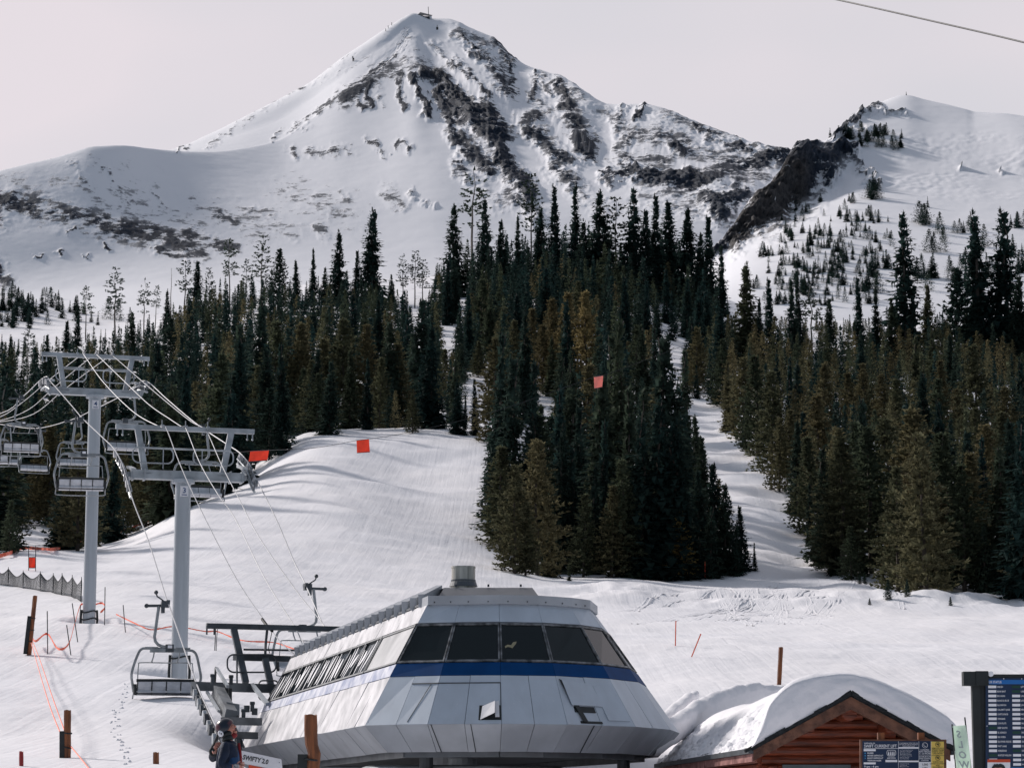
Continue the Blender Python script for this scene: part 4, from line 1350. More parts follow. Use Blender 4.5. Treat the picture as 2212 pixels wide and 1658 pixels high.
def place_tree(t, idx):
    kd = t['kind']
    q = idx % NV[kd]
    cm, tm = PROTO[(kd, q)]
    r = random.Random(idx * 7 + 3)
    hpx = t['base'] - t['top']
    word, grp = stand_of(t)
    label = t['label']
    if label is None:
        size = 'short' if t['h'] < 10.5 else 'medium' if t['h'] < 16 else 'tall'
        label = f"{size} {tint_word(t['tint'])} {KIND_LOOK[kd]} {word}"
        group = f"{size} {tint_word(t['tint'])} {KIND_LOOK[kd]}s {word}"
    else:
        group = 'conifers ' + word
    e = thing(NAMEWORD[kd], t['pos'] - Vector((0, 0, .15)), label, 'tree', group)
    e.rotation_euler = (R(r.uniform(-1.5, 1.5)), R(r.uniform(-1.5, 1.5)), r.uniform(0, 6.28))
    h = t['h'] + .15
    sxy = h * r.uniform(.90, 1.14) * FAT[kd]
    e.scale = (sxy, sxy, h)
    col = tint_colour(t['tint'], r)
    for nm, me in (('trunk', tm), ('crown', cm)):
        if me is None: continue
        o = bpy.data.objects.new(nm, me)
        o.parent = e
        o.color = (*col, 1)
        C.objects.link(o)
    return e
for i, t in enumerate(ind):
    place_tree(t, i)

def merge_trees(name, lst, label, seed):
    r = random.Random(seed)
    VV, FF, TT, off = [], [], [], 0
    for t in lst:
        kd = t['kind'] if t['kind'] in ('spruce', 'fir', 'pine', 'sparse', 'bushy') else 'spruce'
        V, Fc = LOWV[(kd, r.randrange(3))]
        a = r.uniform(0, 6.28)
        h = t['h']
        s = h * r.uniform(.9, 1.2) * t.get('fat', 1.32)
        ca, sa = math.cos(a) * s, math.sin(a) * s
        W = np.empty_like(V)
        W[:, 0] = V[:, 0] * ca - V[:, 1] * sa + t['pos'].x
        W[:, 1] = V[:, 0] * sa + V[:, 1] * ca + t['pos'].y
        W[:, 2] = V[:, 2] * h + t['pos'].z - .1
        VV.append(W)
        FF.append(Fc + off)
        TT.append(np.tile(np.append(tint_colour(t['tint'], r), 1), (len(V), 1)))
        off += len(V)
    me = tri_mesh(name, np.concatenate(VV), np.concatenate(FF), M['crown_mass'], np.concatenate(TT))
    o = bpy.data.objects.new(name, me)
    C.objects.link(o)
    tag(o, label, kind='stuff')
    return o
print('rest', len(rest))
merge_trees('forest', rest, 'dense dark conifer forest filling the slopes between the nearer trees', 5)

# thin scatter of stunted trees on the far right hill and on the low ridge at far left
far_trees = []
fr = random.Random(23)
def scatter(surf, poly, n, hmin, hmax, kinds, dens=None):
    xs = [p[0] for p in poly]
    ys = [p[1] for p in poly]
    got = 0
    k = 0
    while got < n and k < n * 60:
        k += 1
        px, py = fr.uniform(min(xs), max(xs)), fr.uniform(min(ys), max(ys))
        if not inside(poly, px, py): continue
        if dens and fr.random() > dens(px, py): continue
        v = surf(px, py)
        if v is None: continue
        cl = 1 + (fr.random() < .35) * fr.randrange(1, 4)
        for _ in range(cl):
            q = v + Vector((fr.gauss(0, 2.2), 0, 0)) if cl > 1 else v
            far_trees.append(dict(pos=q, h=fr.uniform(hmin, hmax), kind=fr.choice(kinds), tint=fr.choice((.0, .02, .06, .12)), fat=fr.uniform(1.3, 2.2)))
            got += 1
hp = lambda px, py: hill.hit(px, py)
scatter(hp, [(1690, 470), (1800, 425), (1895, 450), (1925, 530), (1900, 600), (1900, 660), (1600, 660), (1640, 560)], 330, 4, 10, ('spruce', 'fir', 'bushy', 'pine'), lambda x, y: .25 + .75 * (y > 460) * (x > 1680))
scatter(hp, [(1860, 560), (1930, 480), (1925, 600), (1880, 660)], 14, 8, 15, ('bushy', 'pine', 'fir'))
scatter(hp, [(1985, 480), (2130, 500), (2212, 480), (2240, 620), (1990, 640)], 64, 7, 17, ('bushy', 'pine', 'spruce'))
scatter(hp, [(1810, 300), (1870, 282), (1915, 295), (1945, 322), (1940, 330), (1850, 320)], 46, 7, 12, ('bushy', 'spruce', 'pine'))
scatter(hp, [(1880, 400), (1895, 405), (1890, 440), (1876, 430)], 7, 9, 16, ('bushy', 'spruce'))
for px, py in ((2003, 448), (1948, 300), (1910, 292), (1790, 300)):
    v = hill.hit(px, py)
    if v: far_trees.append(dict(pos=v, h=9, kind='spruce', tint=.03, fat=1.3))
scatter(lambda px, py: ground_hit(px, py, 1050, 1450), [(-60, 640), (40, 640), (160, 672), (260, 690), (300, 700), (-60, 715)], 90, 5, 12, ('spruce', 'fir', 'pine'), lambda x, y: .35 + .65 * (y > 668))
scatter(lambda px, py: mountain.hit(px, py), [(-40, 630), (140, 640), (140, 655), (-40, 650)], 10, 7, 12, ('fir', 'pine'))
merge_trees('distant_woods', far_trees, 'stunted dark trees scattered over the far snowy hillsides', 9)
# ------------------------------------------------------------------ chairlift
AX = Vector((-0.27, 0.963, 0)).normalized()          # line of the lift, uphill
AR = Vector((AX.y, -AX.x, 0))                        # across the line, to the right
YAW = math.atan2(-AX.x, AX.y)
UP = Vector((0, 0, 1))

def crom(pts, n=8):
    pts = [Vector(p) for p in pts]
    out_ = []
    for i in range(len(pts) - 1):
        p0 = pts[max(i - 1, 0)]; p1 = pts[i]; p2 = pts[i + 1]; p3 = pts[min(i + 2, len(pts) - 1)]
        for k in range(n):
            t = k / n
            out_.append(0.5 * ((2 * p1) + (-p0 + p2) * t + (2 * p0 - 5 * p1 + 4 * p2 - p3) * t * t + (-p0 + 3 * p1 - 3 * p2 + p3) * t ** 3))
    out_.append(pts[-1])
    return out_

ROPE_L = [(-260, 920, 230), (-130, 912, 195), (0, 893, 163), (52, 854, 143), (95, 815, 123.6), (111, 826, 121), (155, 876, 115), (178, 903, 112), (219, 942, 107), (247, 970, 103.5), (265, 1004, 102), (273, 1032, 101), (289, 1086, 98.6), (320, 1166, 95), (350, 1262, 90), (362, 1299, 88), (371, 1323, 86.8), (422, 1469, 79.5), (452, 1536, 76.3), (478, 1590, 73.8)]
ROPE_R = [(-240, 880, 265), (-110, 905, 232), (0, 916, 205), (77, 925, 186), (155, 906, 168), (191, 890, 158), (258, 857, 137), (291, 833, 125.6), (307, 823, 124.5), (323, 827, 123.2), (360, 861, 119), (423, 914, 112.5), (490, 959, 106.5), (518, 978, 104.2), (540, 1004, 103.4), (549, 1027, 103), (562, 1050, 102.2), (600, 1128, 98.5), (636, 1214, 95.3), (660, 1262, 93.6), (687, 1325, 91.5), (713, 1380, 89.6), (745, 1440, 87.5)]
def rope_pts(keys):
    return [P(*k) for k in keys]
def rope_at(keys, px):
    ks = sorted(keys)
    return P(px, float(np.interp(px, [k[0] for k in ks], [k[1] for k in ks])), float(np.interp(px, [k[0] for k in ks], [k[2] for k in ks])))

for nm, keys, lab in (('haul_rope', ROPE_L, 'steel haul rope on the left side, carrying the chairs seen from behind'), ('haul_rope', ROPE_R, 'steel haul rope on the right side, carrying the chairs seen from the front')):
    mb = MB()
    mb.tube(crom(rope_pts(keys), 5), 0.023, 6)
    tag(mb.build(nm, 'rope_light'), lab, 'cable', 'ropes of the chairlift')
# three thin signal lines over the tops of the towers
LINES = [
 ('left one of the three signal lines running over the tower tops', [(-60, 908, 166), (0, 900, 158), (52, 866, 146), (104, 822, 136), (176, 766, 124.2), (180, 764.5, 123.7), (215, 815, 116), (258, 862, 110), (300, 898, 105.5), (345, 921, 102.2), (358, 923, 101.9), (384, 990, 98.5), (413, 1057, 95.5), (466, 1165, 92), (520, 1265, 88.5), (585, 1358, 85.0), (612, 1392, 83.6), (652, 1424, 82.5)]),
 ('middle one of the three signal lines running over the tower tops', [(-60, 912, 172), (0, 908, 163), (62, 884, 150), (120, 834, 137), (203, 766, 124.4), (208, 765, 123.9), (260, 815, 117), (320, 872, 110.5), (366, 904, 106), (392, 921, 102.6), (402, 926, 102.2), (432, 1000, 98.6), (472, 1069, 95.8), (508, 1120, 94), (570, 1245, 89), (633, 1347, 85.3), (655, 1385, 84), (685, 1402, 83.4)]),
 ('right one of the three signal lines running over the tower tops', [(-60, 914, 176), (0, 911, 168), (72, 894, 153), (140, 840, 138), (235, 770, 124.7), (243, 768, 124.2), (300, 817, 117.6), (360, 868, 111.5), (410, 908, 106), (436, 922, 103), (447, 931, 102.6), (480, 1006, 99), (518, 1080, 96.2), (560, 1160, 93), (640, 1275, 89), (706, 1358, 85.9), (713, 1386, 85)]),
]
for lab, keys in LINES:
    mb = MB()
    mb.tube(crom(rope_pts(keys), 5), 0.019, 6)
    tag(mb.build('signal_line', 'rope_light'), lab, 'cable', 'ropes of the chairlift')

def rrect(c, ux, uz, w_, h_, r_, n=5):
    pts = []
    for (sx, sz, a0) in ((1, 1, 0), (-1, 1, 90), (-1, -1, 180), (1, -1, 270)):
        for k in range(n + 1):
            a = R(a0 + 90 * k / n)
            pts.append(c + ux * (sx * (w_ / 2 - r_) + r_ * math.cos(a)) + uz * (sz * (h_ / 2 - r_) + r_ * math.sin(a)))
    return pts

def sheave_train(parent, pts, inward, m='galv', wheels=8, drop=.16):
    """wheels in a row under the rope, held by rocker beams"""
    pts = [Vector(p) for p in pts]
    tr_ = crom(pts, 6)
    beam = MB()
    beam.tube([p - UP * (drop + .30) + inward * .10 for p in tr_], .055, 6)
    beam.tube([p - UP * (drop + .06) + inward * .13 for p in tr_[1:-1]], .035, 6)
    n = len(tr_)
    body = beam.build('rocker_beam', m, parent)
    for k in range(wheels):
        i = int((k + .5) / wheels * (n - 1))
        p = tr_[i] - UP * drop
        wm = MB()
        wm.cyl(p - inward * .05, p + inward * .06, .15, .15, 12)
        wm.cyl(p + inward * .06, p + inward * .10, .07, .06, 8)
        wm.beam(p + inward * .085 - UP * .02, p + inward * .085 - UP * .36, .05, .07, AX)
        o = wm.build('sheave_wheel', 'mid_steel' if k % 3 else 'rope_light', body)
    return body

def tower(pole_top, pole_base, arm_l, arm_r, bar_l, bar_r, ups, rail, loops, trains, number, label, arm_h, bar_h, pole_r):
    base = pole_base
    t = thing('lift_tower', base, label, 'lift tower', 'towers of the chairlift')
    mb = MB()
    top = Vector(pole_top)
    mb.tube([base - UP * 1.2, base, base.lerp(top, .5), top], pole_r * 1.07, 28, r1=pole_r)
    mb.cyl(top - UP * .12, top + UP * .02, pole_r * 1.5, pole_r * 1.5, 20)
    mb.build('pole', 'galv_pole', t, smooth=False)
    d = (arm_r - arm_l).normalized()
    mb = MB()
    mb.beam(arm_l, arm_r, .42, arm_h)
    for f in (.02, .98, .12, .88):
        c = arm_l.lerp(arm_r, f)
        mb.box(c, (.06, .52, arm_h + .10), rz=math.atan2(d.y, d.x))
    mb.build('crossarm', 'galv', t)
    mb = MB()
    mb.beam(bar_l, bar_r, .22, bar_h)
    for f in (.012, .05, .95, .988):
        c = bar_l.lerp(bar_r, f)
        mb.tube([c, c - UP * (bar_h * .5 + .22)], .028, 6)
        mb.ball(c - UP * (bar_h * .5 + .24), .045, 6, 4)
    for f in (.33, .5, .66):
        c = bar_l.lerp(bar_r, f)
        mb.tube([c, c + UP * .34], .02, 5)
        mb.box(c - AX * .16 + UP * .05, (.12, .16, .14), rz=YAW)
    mb.build('lifting_frame', 'galv', t)
    for a, b in ups:
        mb = MB()
        mb.beam(a, b, .24, .24, AX)
        mb.box(b + UP * .05, (.42, .42, .05), rz=YAW)
        mb.build('upright', 'galv', t)
    mb = MB()
    mb.tube(rail, .04, 8)
    for p in rail:
        mb.ball(p, .09, 8, 6)
    mb.build('tie_bar', 'galv', t)
    for c, w_, h_ in loops:
        mb = MB()
        mb.tube(rrect(c, d, UP, w_, h_, min(.28, h_ * .4)), .030, 7, closed=True)
        for f in (-.28, .25):
            q = c + d * w_ * f
            mb.tube([q + UP * h_ * .5, q - UP * h_ * .85], .024, 6)
        mb.build('catwalk_rail', 'galv', t)
    for pts, inw in trains:
        sheave_train(t, pts, inw)
    # brackets that carry the sheave trains
    mb = MB()
    for (pts, inw), e in zip(trains, (arm_l, arm_r)):
        mid = Vector(pts[len(pts) // 2]) - UP * .5
        mb.beam(e, mid + inw * .2, .22, .22)
        mb.beam(mid + inw * .34 - AX * .9 + UP * .22, mid + inw * .34 + AX * .7 + UP * .52, .2, .10)
    mb.build('bracket', 'galv', t)
    # number plate
    c = top - UP * .48 - AX * (pole_r * 1.1 + .03)
    mb = MB()
    mb.box(c, (.32, .03, .42), rz=YAW)
    pl = mb.build('number_plate', 'white', t)
    mb = MB()
    put_text(mb, number, .30, c - AX * .022 - UP * .07, AR, UP, 'CENTER', .012)
    mb.box(c - AX * .020 - UP * .15, (.22, .004, .03), rz=YAW)
    mb.build('numeral', 'blue', pl)
    return t

def arm_point(px, py, D, ref=None, along=0.0):
    return P(px, py, D)

def across(px_l, py_l, px_r, py_r, D):
    """two ends of a bar square to the line of the lift"""
    slope = AR.y / AR.x
    l = P(px_l, py_l, D)
    # right end: solve the distance on the same bearing
    Dr = D
    for _ in range(20):
        r_ = P(px_r, py_r, Dr)
        Dr = D + (r_.x - l.x) * slope
    r_ = P(px_r, py_r, Dr)
    return l, r_

def on_bar(l, r_, px):
    lo, hi = -.5, 1.5
    for _ in range(30):
        m_ = (lo + hi) / 2
        if pix(l.lerp(r_, m_))[0] < px: lo = m_
        else: hi = m_
    return l.lerp(r_, (lo + hi) / 2)

def build_tower(D, aL, aR, bL, bR, upx, railpx, loops, number, base, ptop, trainL, trainR, label, ah, bh, pr):
    al, ar = across(*aL, *aR, D)
    bl, br = across(*bL, *bR, D)
    al.z = ar.z = (al.z + ar.z) / 2
    bl.z = br.z = (bl.z + br.z) / 2
    ups = [(on_bar(bl, br, u0), on_bar(al, ar, u1)) for u0, u1 in upx]
    rz_ = al.z + (bl.z - al.z) * railpx
    rail = [a.lerp(b, 1 - railpx) for a, b in ups]
    lp = []
    for (x0, x1, fz, hh) in loops:
        c0, c1 = on_bar(al, ar, x0), on_bar(al, ar, x1)
        c = (c0 + c1) / 2 + UP * fz - AX * .35
        lp.append((c, (c1 - c0).length, hh))
    pt = on_bar(al, ar, ptop)
    pt = Vector((pt.x, pt.y, al.z - ah / 2))
    b = ground_at(pt.x, pt.y)
    return tower(pt, b, al, ar, bl, br, ups, rail, lp, [(trainL, AR), (trainR, -AR)], number, label, ah, bh, pr)

tL4 = [P(*k) for k in ((86, 822, 124.8), (95, 815, 123.6), (104, 820, 122.2))]
tR4 = [P(*k) for k in ((291, 833, 125.6), (307, 823, 124.5), (323, 827, 123.2))]
build_tower(123.4, (104, 844), (306, 851), (89, 766), (323, 773), [(127, 139), (286, 269)], .62,
            [(118, 184, .80, .68), (220, 287, .80, .68)], '4', None, 205.5, tL4, tR4,
            'farther grey lift tower, carrying the number 4 plate', .33, .19, .30)
tL3 = [P(*k) for k in ((247, 970, 103.5), (258, 989, 102.6), (265, 1004, 102), (273, 1032, 101), (278, 1050, 100.2))]
tR3 = [P(*k) for k in ((518, 978, 104.2), (530, 991, 103.8), (540, 1004, 103.4), (549, 1027, 103), (555, 1038, 102.6))]
build_tower(101.8, (282, 1023), (526, 1033), (250, 921), (549, 932), [(297, 314), (500, 479)], .57,
            [(283, 371, .75, .62), (414, 500, .75, .62)], '3', None, 396, tL3, tR3,
            'nearer grey lift tower, carrying the number 3 plate', .36, .19, .315)

# dark strap-on pads round the feet of both towers
def pole_pad(base, r_, h0, h1, label):
    t = thing('pole_pad', base + UP * h0, label, 'safety pad', 'dark pads round the tower feet')
    for sx in (-1, 1):
        mb = MB()
        c = base + AR * sx * (r_ + .05) - AX * .05
        mb.tube([c + UP * h0, c + UP * ((h0 + h1) / 2) + AR * sx * .03, c + UP * h1], .055, 8)
        mb.build('edge_roll', 'black', t)
    for z in (h0 + .12, h1 - .1, (h0 + h1) / 2 if h1 - h0 < 1.2 else h0 + .2):
        mb = MB()
        pts = [base + UP * (z + .05 * math.sin(a * 2)) + AR * math.cos(a) * (r_ + .03) - AX * math.sin(a) * (r_ + .03) for a in [math.pi * k / 12 for k in range(13)]]
        mb.tube(pts, .035, 6)
        mb.build('strap', 'black', t)
b3, b4 = (bpy.data.objects['lift_tower.001'], bpy.data.objects['lift_tower'])
pole_pad(Vector(b3.location), .335, .0, 1.45, 'black frame pad strapped round the foot of tower 3')
pole_pad(Vector(b4.location), .32, .05, .95, 'black frame pad strapped round the foot of tower 4')

# ---- chairs
def make_chair():
    t = thing('lift_chair', (0, 0, 0), 'x', 'chairlift chair', 'chairs of the chairlift')
    V = Vector
    mb = MB()
    mb.tube([V((-.30, 0, -.16)), V((-.34, 0, -.5)), V((-.40, 0, -1.0)), V((-.43, 0, -1.2)), V((-.40, 0, -1.36)), V((-.30, 0, -1.48)), V((-.16, 0, -1.54)), V((.06, 0, -1.56))], .055, 10)
    mb.build('hanger', 'chair_steel', t)
    mb = MB()
    mb.beam(V((-.72, 0, -.15)), V((.06, 0, -.13)), .09, .09)
    mb.cyl(V((-.72, -.06, -.15)), V((-.72, .06, -.15)), .075, .075, 10)
    mb.box(V((-.08, 0, -.09)), (.28, .34, .22))
    mb.box(V((-.16, 0, -.28)), (.12, .22, .22))
    mb.beam(V((0, -.30, -.02)), V((0, .30, -.02)), .11, .12)
    mb.tube([V((-.1, 0, .0)), V((-.24, 0, .10)), V((-.36, 0, .18)), V((-.40, 0, .30))], .028, 6)
    mb.ball(V((-.40, 0, .32)), .075, 8, 6)
    mb.build('grip', 'dark_steel', t)
    mb = MB()
    arch = crom([V((-1.08, .30, -3.08)), V((-1.14, .16, -2.8)), V((-1.19, 0, -2.5)), V((-1.09, 0, -2.1)), V((-.96, 0, -1.76)), V((-.86, 0, -1.64)), V((-.70, 0, -1.61)), V((0, 0, -1.63)), V((.72, 0, -1.66)), V((.92, 0, -1.70)), V((1.03, 0, -1.84)), V((1.12, 0, -2.2)), V((1.19, 0, -2.6)), V((1.14, .16, -2.85)), V((1.08, .30, -3.08))], 4)
    mb.tube(arch, .048, 8)
    mb.build('frame', 'chair_steel', t)
    mb = MB()
    mb.beam(V((-.58, 0, -1.68)), V((.62, 0, -1.68)), .12, .13)
    mb.beam(V((-.75, 0, -1.575)), V((-.30, 0, -1.575)), .16, .04)
    mb.beam(V((.30, 0, -1.595)), V((.80, 0, -1.595)), .16, .04)
    mb.build('crossbar', 'chair_steel', t)
    mb = MB()
    mb.box(V((.09, -.02, -1.60)), (.27, .24, .26))
    cb = mb.build('clamp', 'dark_steel', t)
    mb = MB()
    mb.box(V((.09, -.16, -1.555)), (.15, .02, .10))
    mb.build('number_plate', 'signwhite', cb)
    # backrest: four pads side by side over a frame, and the dark upholstery in front of it
    mb = MB()
    for k in range(4):
        x0 = -.98 + k * .495
        p0, p1 = V((x0 + .012, -.05, -2.74)), V((x0 + .483, -.05, -2.74))
        prof = [(0, -2.74), (.0, -2.80), (.035, -2.92), (.09, -3.03)]
        for a in range(len(prof) - 1):
            (y0, z0), (y1, z1) = prof[a], prof[a + 1]
            mb.slab([V((p0.x, y0 - .04, z0)), V((p0.x, y1 - .04, z1)), V((p1.x, y1 - .04, z1)), V((p1.x, y0 - .04, z0))], .06)
    bk = mb.build('backrest', 'seat', t)
    mb = MB()
    mb.tube([V((-1.02, -.01, -2.71)), V((0, -.01, -2.70)), V((1.02, -.01, -2.71))], .055, 8)
    for x in (-.985, -.49, .005, .50, .995):
        mb.beam(V((x, -.075, -2.76)), V((x, .03, -3.06)), .035, .03)
    mb.build('back_frame', 'black', bk)
    mb = MB()
    prof = [(.02, -3.03), (.12, -3.10), (.30, -3.12), (.50, -3.08), (.56, -3.03)]
    for k in range(4):
        x0 = -.98 + k * .495
        for a in range(len(prof) - 1):
            (y0, z0), (y1, z1) = prof[a], prof[a + 1]
            mb.slab([V((x0 + .012, y0, z0)), V((x0 + .012, y1, z1)), V((x0 + .483, y1, z1)), V((x0 + .483, y0, z0))], -.09)
    st_ = mb.build('seat', 'seat', t)
    mb = MB()
    mb.beam(V((-1.06, .30, -3.16)), V((1.06, .30, -3.16)), .10, .07)
    mb.beam(V((-1.04, .04, -3.14)), V((1.04, .04, -3.14)), .06, .07)
    for sx in (-1, 1):
        mb.box(V((sx * 1.05, .2, -2.98)), (.09, .42, .30))
    mb.build('seat_frame', 'black', t)
    # safety bar, raised in front of the riders
    mb = MB()
    mb.tube(crom([V((-.96, .10, -2.80)), V((-.95, .26, -2.5)), V((-.92, .32, -2.16)), V((-.84, .33, -2.08)), V((0, .34, -2.08)), V((.84, .33, -2.08)), V((.93, .32, -2.16)), V((.96, .26, -2.5)), V((.97, .10, -2.80))], 4), .020, 6)
    bar = mb.build('safety_bar', 'chair_steel', t)
    mb = MB()
    for x in (-.42, .46):
        mb.tube([V((x, .05, -1.70)), V((x - .01, .20, -1.88)), V((x - .05, .32, -2.05))], .026, 6)
        mb.ball(V((x - .05, .33, -2.06)), .04, 6, 4)
    mb.build('bar_strut', 'chair_steel', bar)
    mb = MB()
    mb.tube(crom([V((-1.07, .32, -3.10)), V((-1.09, .44, -3.28)), V((-1.0, .50, -3.38)), V((0, .52, -3.40)), V((1.0, .50, -3.38)), V((1.09, .44, -3.28)), V((1.07, .32, -3.10))], 3), .024, 6)
    mb.build('footrest', 'chair_steel', t)
    return t

chair0 = make_chair()
ctab = child_table(chair0)
CH = [  # rope, column, uphill?, label
 (ROPE_L, 362, 1, 'nearest lift chair, dark and seen from behind, beside the foot of tower 3'),
 (ROPE_L, 178, 1, 'empty lift chair seen from behind, hanging in front of the pole of tower 4'),
 (ROPE_L, 50, 1, 'empty lift chair seen from behind, upper one of a pair left of tower 4'),
 (ROPE_L, -14, 1, 'lift chair cut by the left edge, seen from behind'),
 (ROPE_R, 660, 0, 'dark lift chair arriving over the rear of the station, half hidden by its steelwork'),
 (ROPE_R, 432, 0, 'pale-seated lift chair hanging behind the head of tower 3'),
 (ROPE_R, 277, 0, 'pale-seated lift chair between the heads of towers 3 and 4'),
 (ROPE_R, 164, 0, 'pale-seated lift chair just left of the pole of tower 4'),
 (ROPE_R, 77, 0, 'pale-seated lift chair, lower one of a pair left of tower 4'),
 (ROPE_R, 14, 0, 'small pale-seated lift chair at the left edge'),
]
for i, (rp_, px, upw, lab) in enumerate(CH):
    c = chair0 if i == 0 else copy_tree(chair0, None, ctab)
    c.location = rope_at(rp_, px)
    c.rotation_euler = (0, R(random.uniform(-.8, .8)), YAW * .9 + (0 if upw else math.pi))
    c['label'] = lab

# ------------------------------------------------------------------ the lift station
H1, H2, H0 = None, None, None
low = [(-8.5, 80.0), (-3.33, 58.0), (-1.88, 57.2), (-0.23, 56.9), (1.24, 57.4), (2.84, 59.0), (3.78, 61.2), (4.17, 63.9), (-0.6, 84.0)]
top_ = [(-7.04, 81.2), (-1.96, 59.4), (-1.21, 59.25), (-0.30, 59.1), (0.59, 59.3), (1.36, 59.9), (1.80, 60.6), (2.02, 62.4), (-1.9, 83.0)]
H_LOW, H_TOP, H_SK = 3.60, 6.46, 3.00
# skirt: moved inwards along the outline
def inset(poly, d):
    o_ = []
    n = len(poly)
    for i in range(n):
        p = Vector((*poly[i], 0))
        a = Vector((*poly[max(i - 1, 0)], 0))
        b = Vector((*poly[min(i + 1, n - 1)], 0))
        t = (b - a).normalized()
        o_.append((p.x - t.y * d, p.y + t.x * d))
    return o_
sk = inset(low, .55)
LOW = [Vector((x, y, H_LOW)) for x, y in low]
TOP = [Vector((x, y, H_TOP)) for x, y in top_]
SK = [Vector((x, y, H_SK)) for x, y in sk]
def face(i, a, t, off=0.0):
    """point on shell face i at fraction a along and t up, lifted off its surface"""
    p = LOW[i].lerp(LOW[i + 1], a).lerp(TOP[i].lerp(TOP[i + 1], a), t)
    n = (LOW[i + 1] - LOW[i]).cross(TOP[i] - LOW[i]).normalized()
    return p + n * off
def skp(i, a, t, off=0.0):
    p = SK[i].lerp(SK[i + 1], a).lerp(LOW[i].lerp(LOW[i + 1], a), t)
    n = (SK[i + 1] - SK[i]).cross(LOW[i] - SK[i]).normalized()
    return p + n * off
stn = thing('lift_station', ground_at(-1.0, 66), 'grey faceted lift station with a blue stripe and a band of dark windows', 'lift station')
NF = len(LOW) - 1
def plates(mb, f, i, a0, a1, t0, t1, g=.007, th=.03, off=0.0, jit=0.0):
    ln = (LOW[i + 1] - LOW[i]).length
    ga = g / ln
    gt = g / 3.6
    j = [random.uniform(-jit, jit) for _ in range(4)]
    mb.slab([f(i, a0 + ga, t0 + gt, off + j[0]), f(i, a1 - ga, t0 + gt, off + j[1]), f(i, a1 - ga, t1 - gt, off + j[2]), f(i, a0 + ga, t1 - gt, off + j[3])], th)
T_BAND0, T_BAND1, T_W0, T_W1 = .392, .497, .505, .825
# dark backing shell just behind the plates
mb = MB()
for i in range(NF):
    mb.slab([face(i, 0, 0, -.13), face(i, 1, 0, -.13), face(i, 1, 1, -.13), face(i, 0, 1, -.13)], .03)
    mb.slab([skp(i, 0, 0, -.10), skp(i, 1, 0, -.10), skp(i, 1, 1, -.10), skp(i, 0, 1, -.10)], .03)
mb.build('shell', 'dark_steel', stn)
def split_of(i):
    return {0: 16, 1: 2, 2: 2, 3: 2, 4: 2, 5: 2, 6: 2, 7: 12}[i]
lowp, lowside, band, bandside, upp, upside, skirtp, frames, panes = MB(), MB(), MB(), MB(), MB(), MB(), MB(), MB(), []
for i in range(NF):
    side = i == 0
    n = split_of(i)
    for k in range(n):
        a0, a1 = k / n, (k + 1) / n
        if i == 3 and k == 0 or i == 2 and k == 1:
            pass
        plates(lowside if side else lowp, face, i, a0, a1, 0, T_BAND0, jit=.006 if not side else .012)
        plates(skirtp, skp, i, a0, a1, 0, 1, jit=.008)
    nb = n if side else 1
    for k in range(nb):
        plates(bandside if side else band, face, i, k / nb, (k + 1) / nb, T_BAND0, T_BAND1, g=.004 if not side else .008, off=.004)
        plates(upside if side else upp, face, i, k / nb, (k + 1) / nb, T_W1 + .01, 1, jit=.006)
lowp.build('lower_panels', 'panel', stn)
lowside.build('weathered_lower_panels', 'panel_side', stn)
band.build('blue_stripe', 'blue', stn)
bandside.build('faded_blue_stripe', 'blue_faded', stn)
upp.build('upper_panels', 'panel', stn)
upside.build('weathered_upper_panels', 'panel_side', stn)
skirtp.build('skirt', 'skirt', stn)
# windows: one per front facet, a long ribbon on the weathered side
def window(i, a0, a1, m, fr='alu', w_=.05):
    fb = MB()
    ln = (LOW[i + 1] - LOW[i]).length
    wa = w_ / ln
    wt = w_ / 3.6
    for (b0, b1, t0, t1) in ((a0, a1, T_W0, T_W0 + wt), (a0, a1, T_W1 - wt, T_W1), (a0, a0 + wa, T_W0 + wt, T_W1 - wt), (a1 - wa, a1, T_W0 + wt, T_W1 - wt)):
        fb.slab([face(i, b0, t0, .015), face(i, b1, t0, .015), face(i, b1, t1, .015), face(i, b0, t1, .015)], .06)
    fo = fb.build('window', fr, stn)
    pb = MB()
    pb.slab([face(i, a0 + wa, T_W0 + wt, -.012), face(i, a1 - wa, T_W0 + wt, -.012), face(i, a1 - wa, T_W1 - wt, -.012), face(i, a0 + wa, T_W1 - wt, -.012)], .02)
    pb.build('pane', m, fo)
for i in range(1, 7):
    window(i, .006, .994, 'glass', w_=.05)
window(0, .805, .995, 'frost', fr='dark_steel')
for k in range(4):
    window(7, k / 4 + .005, (k + 1) / 4 - .005, 'glass')
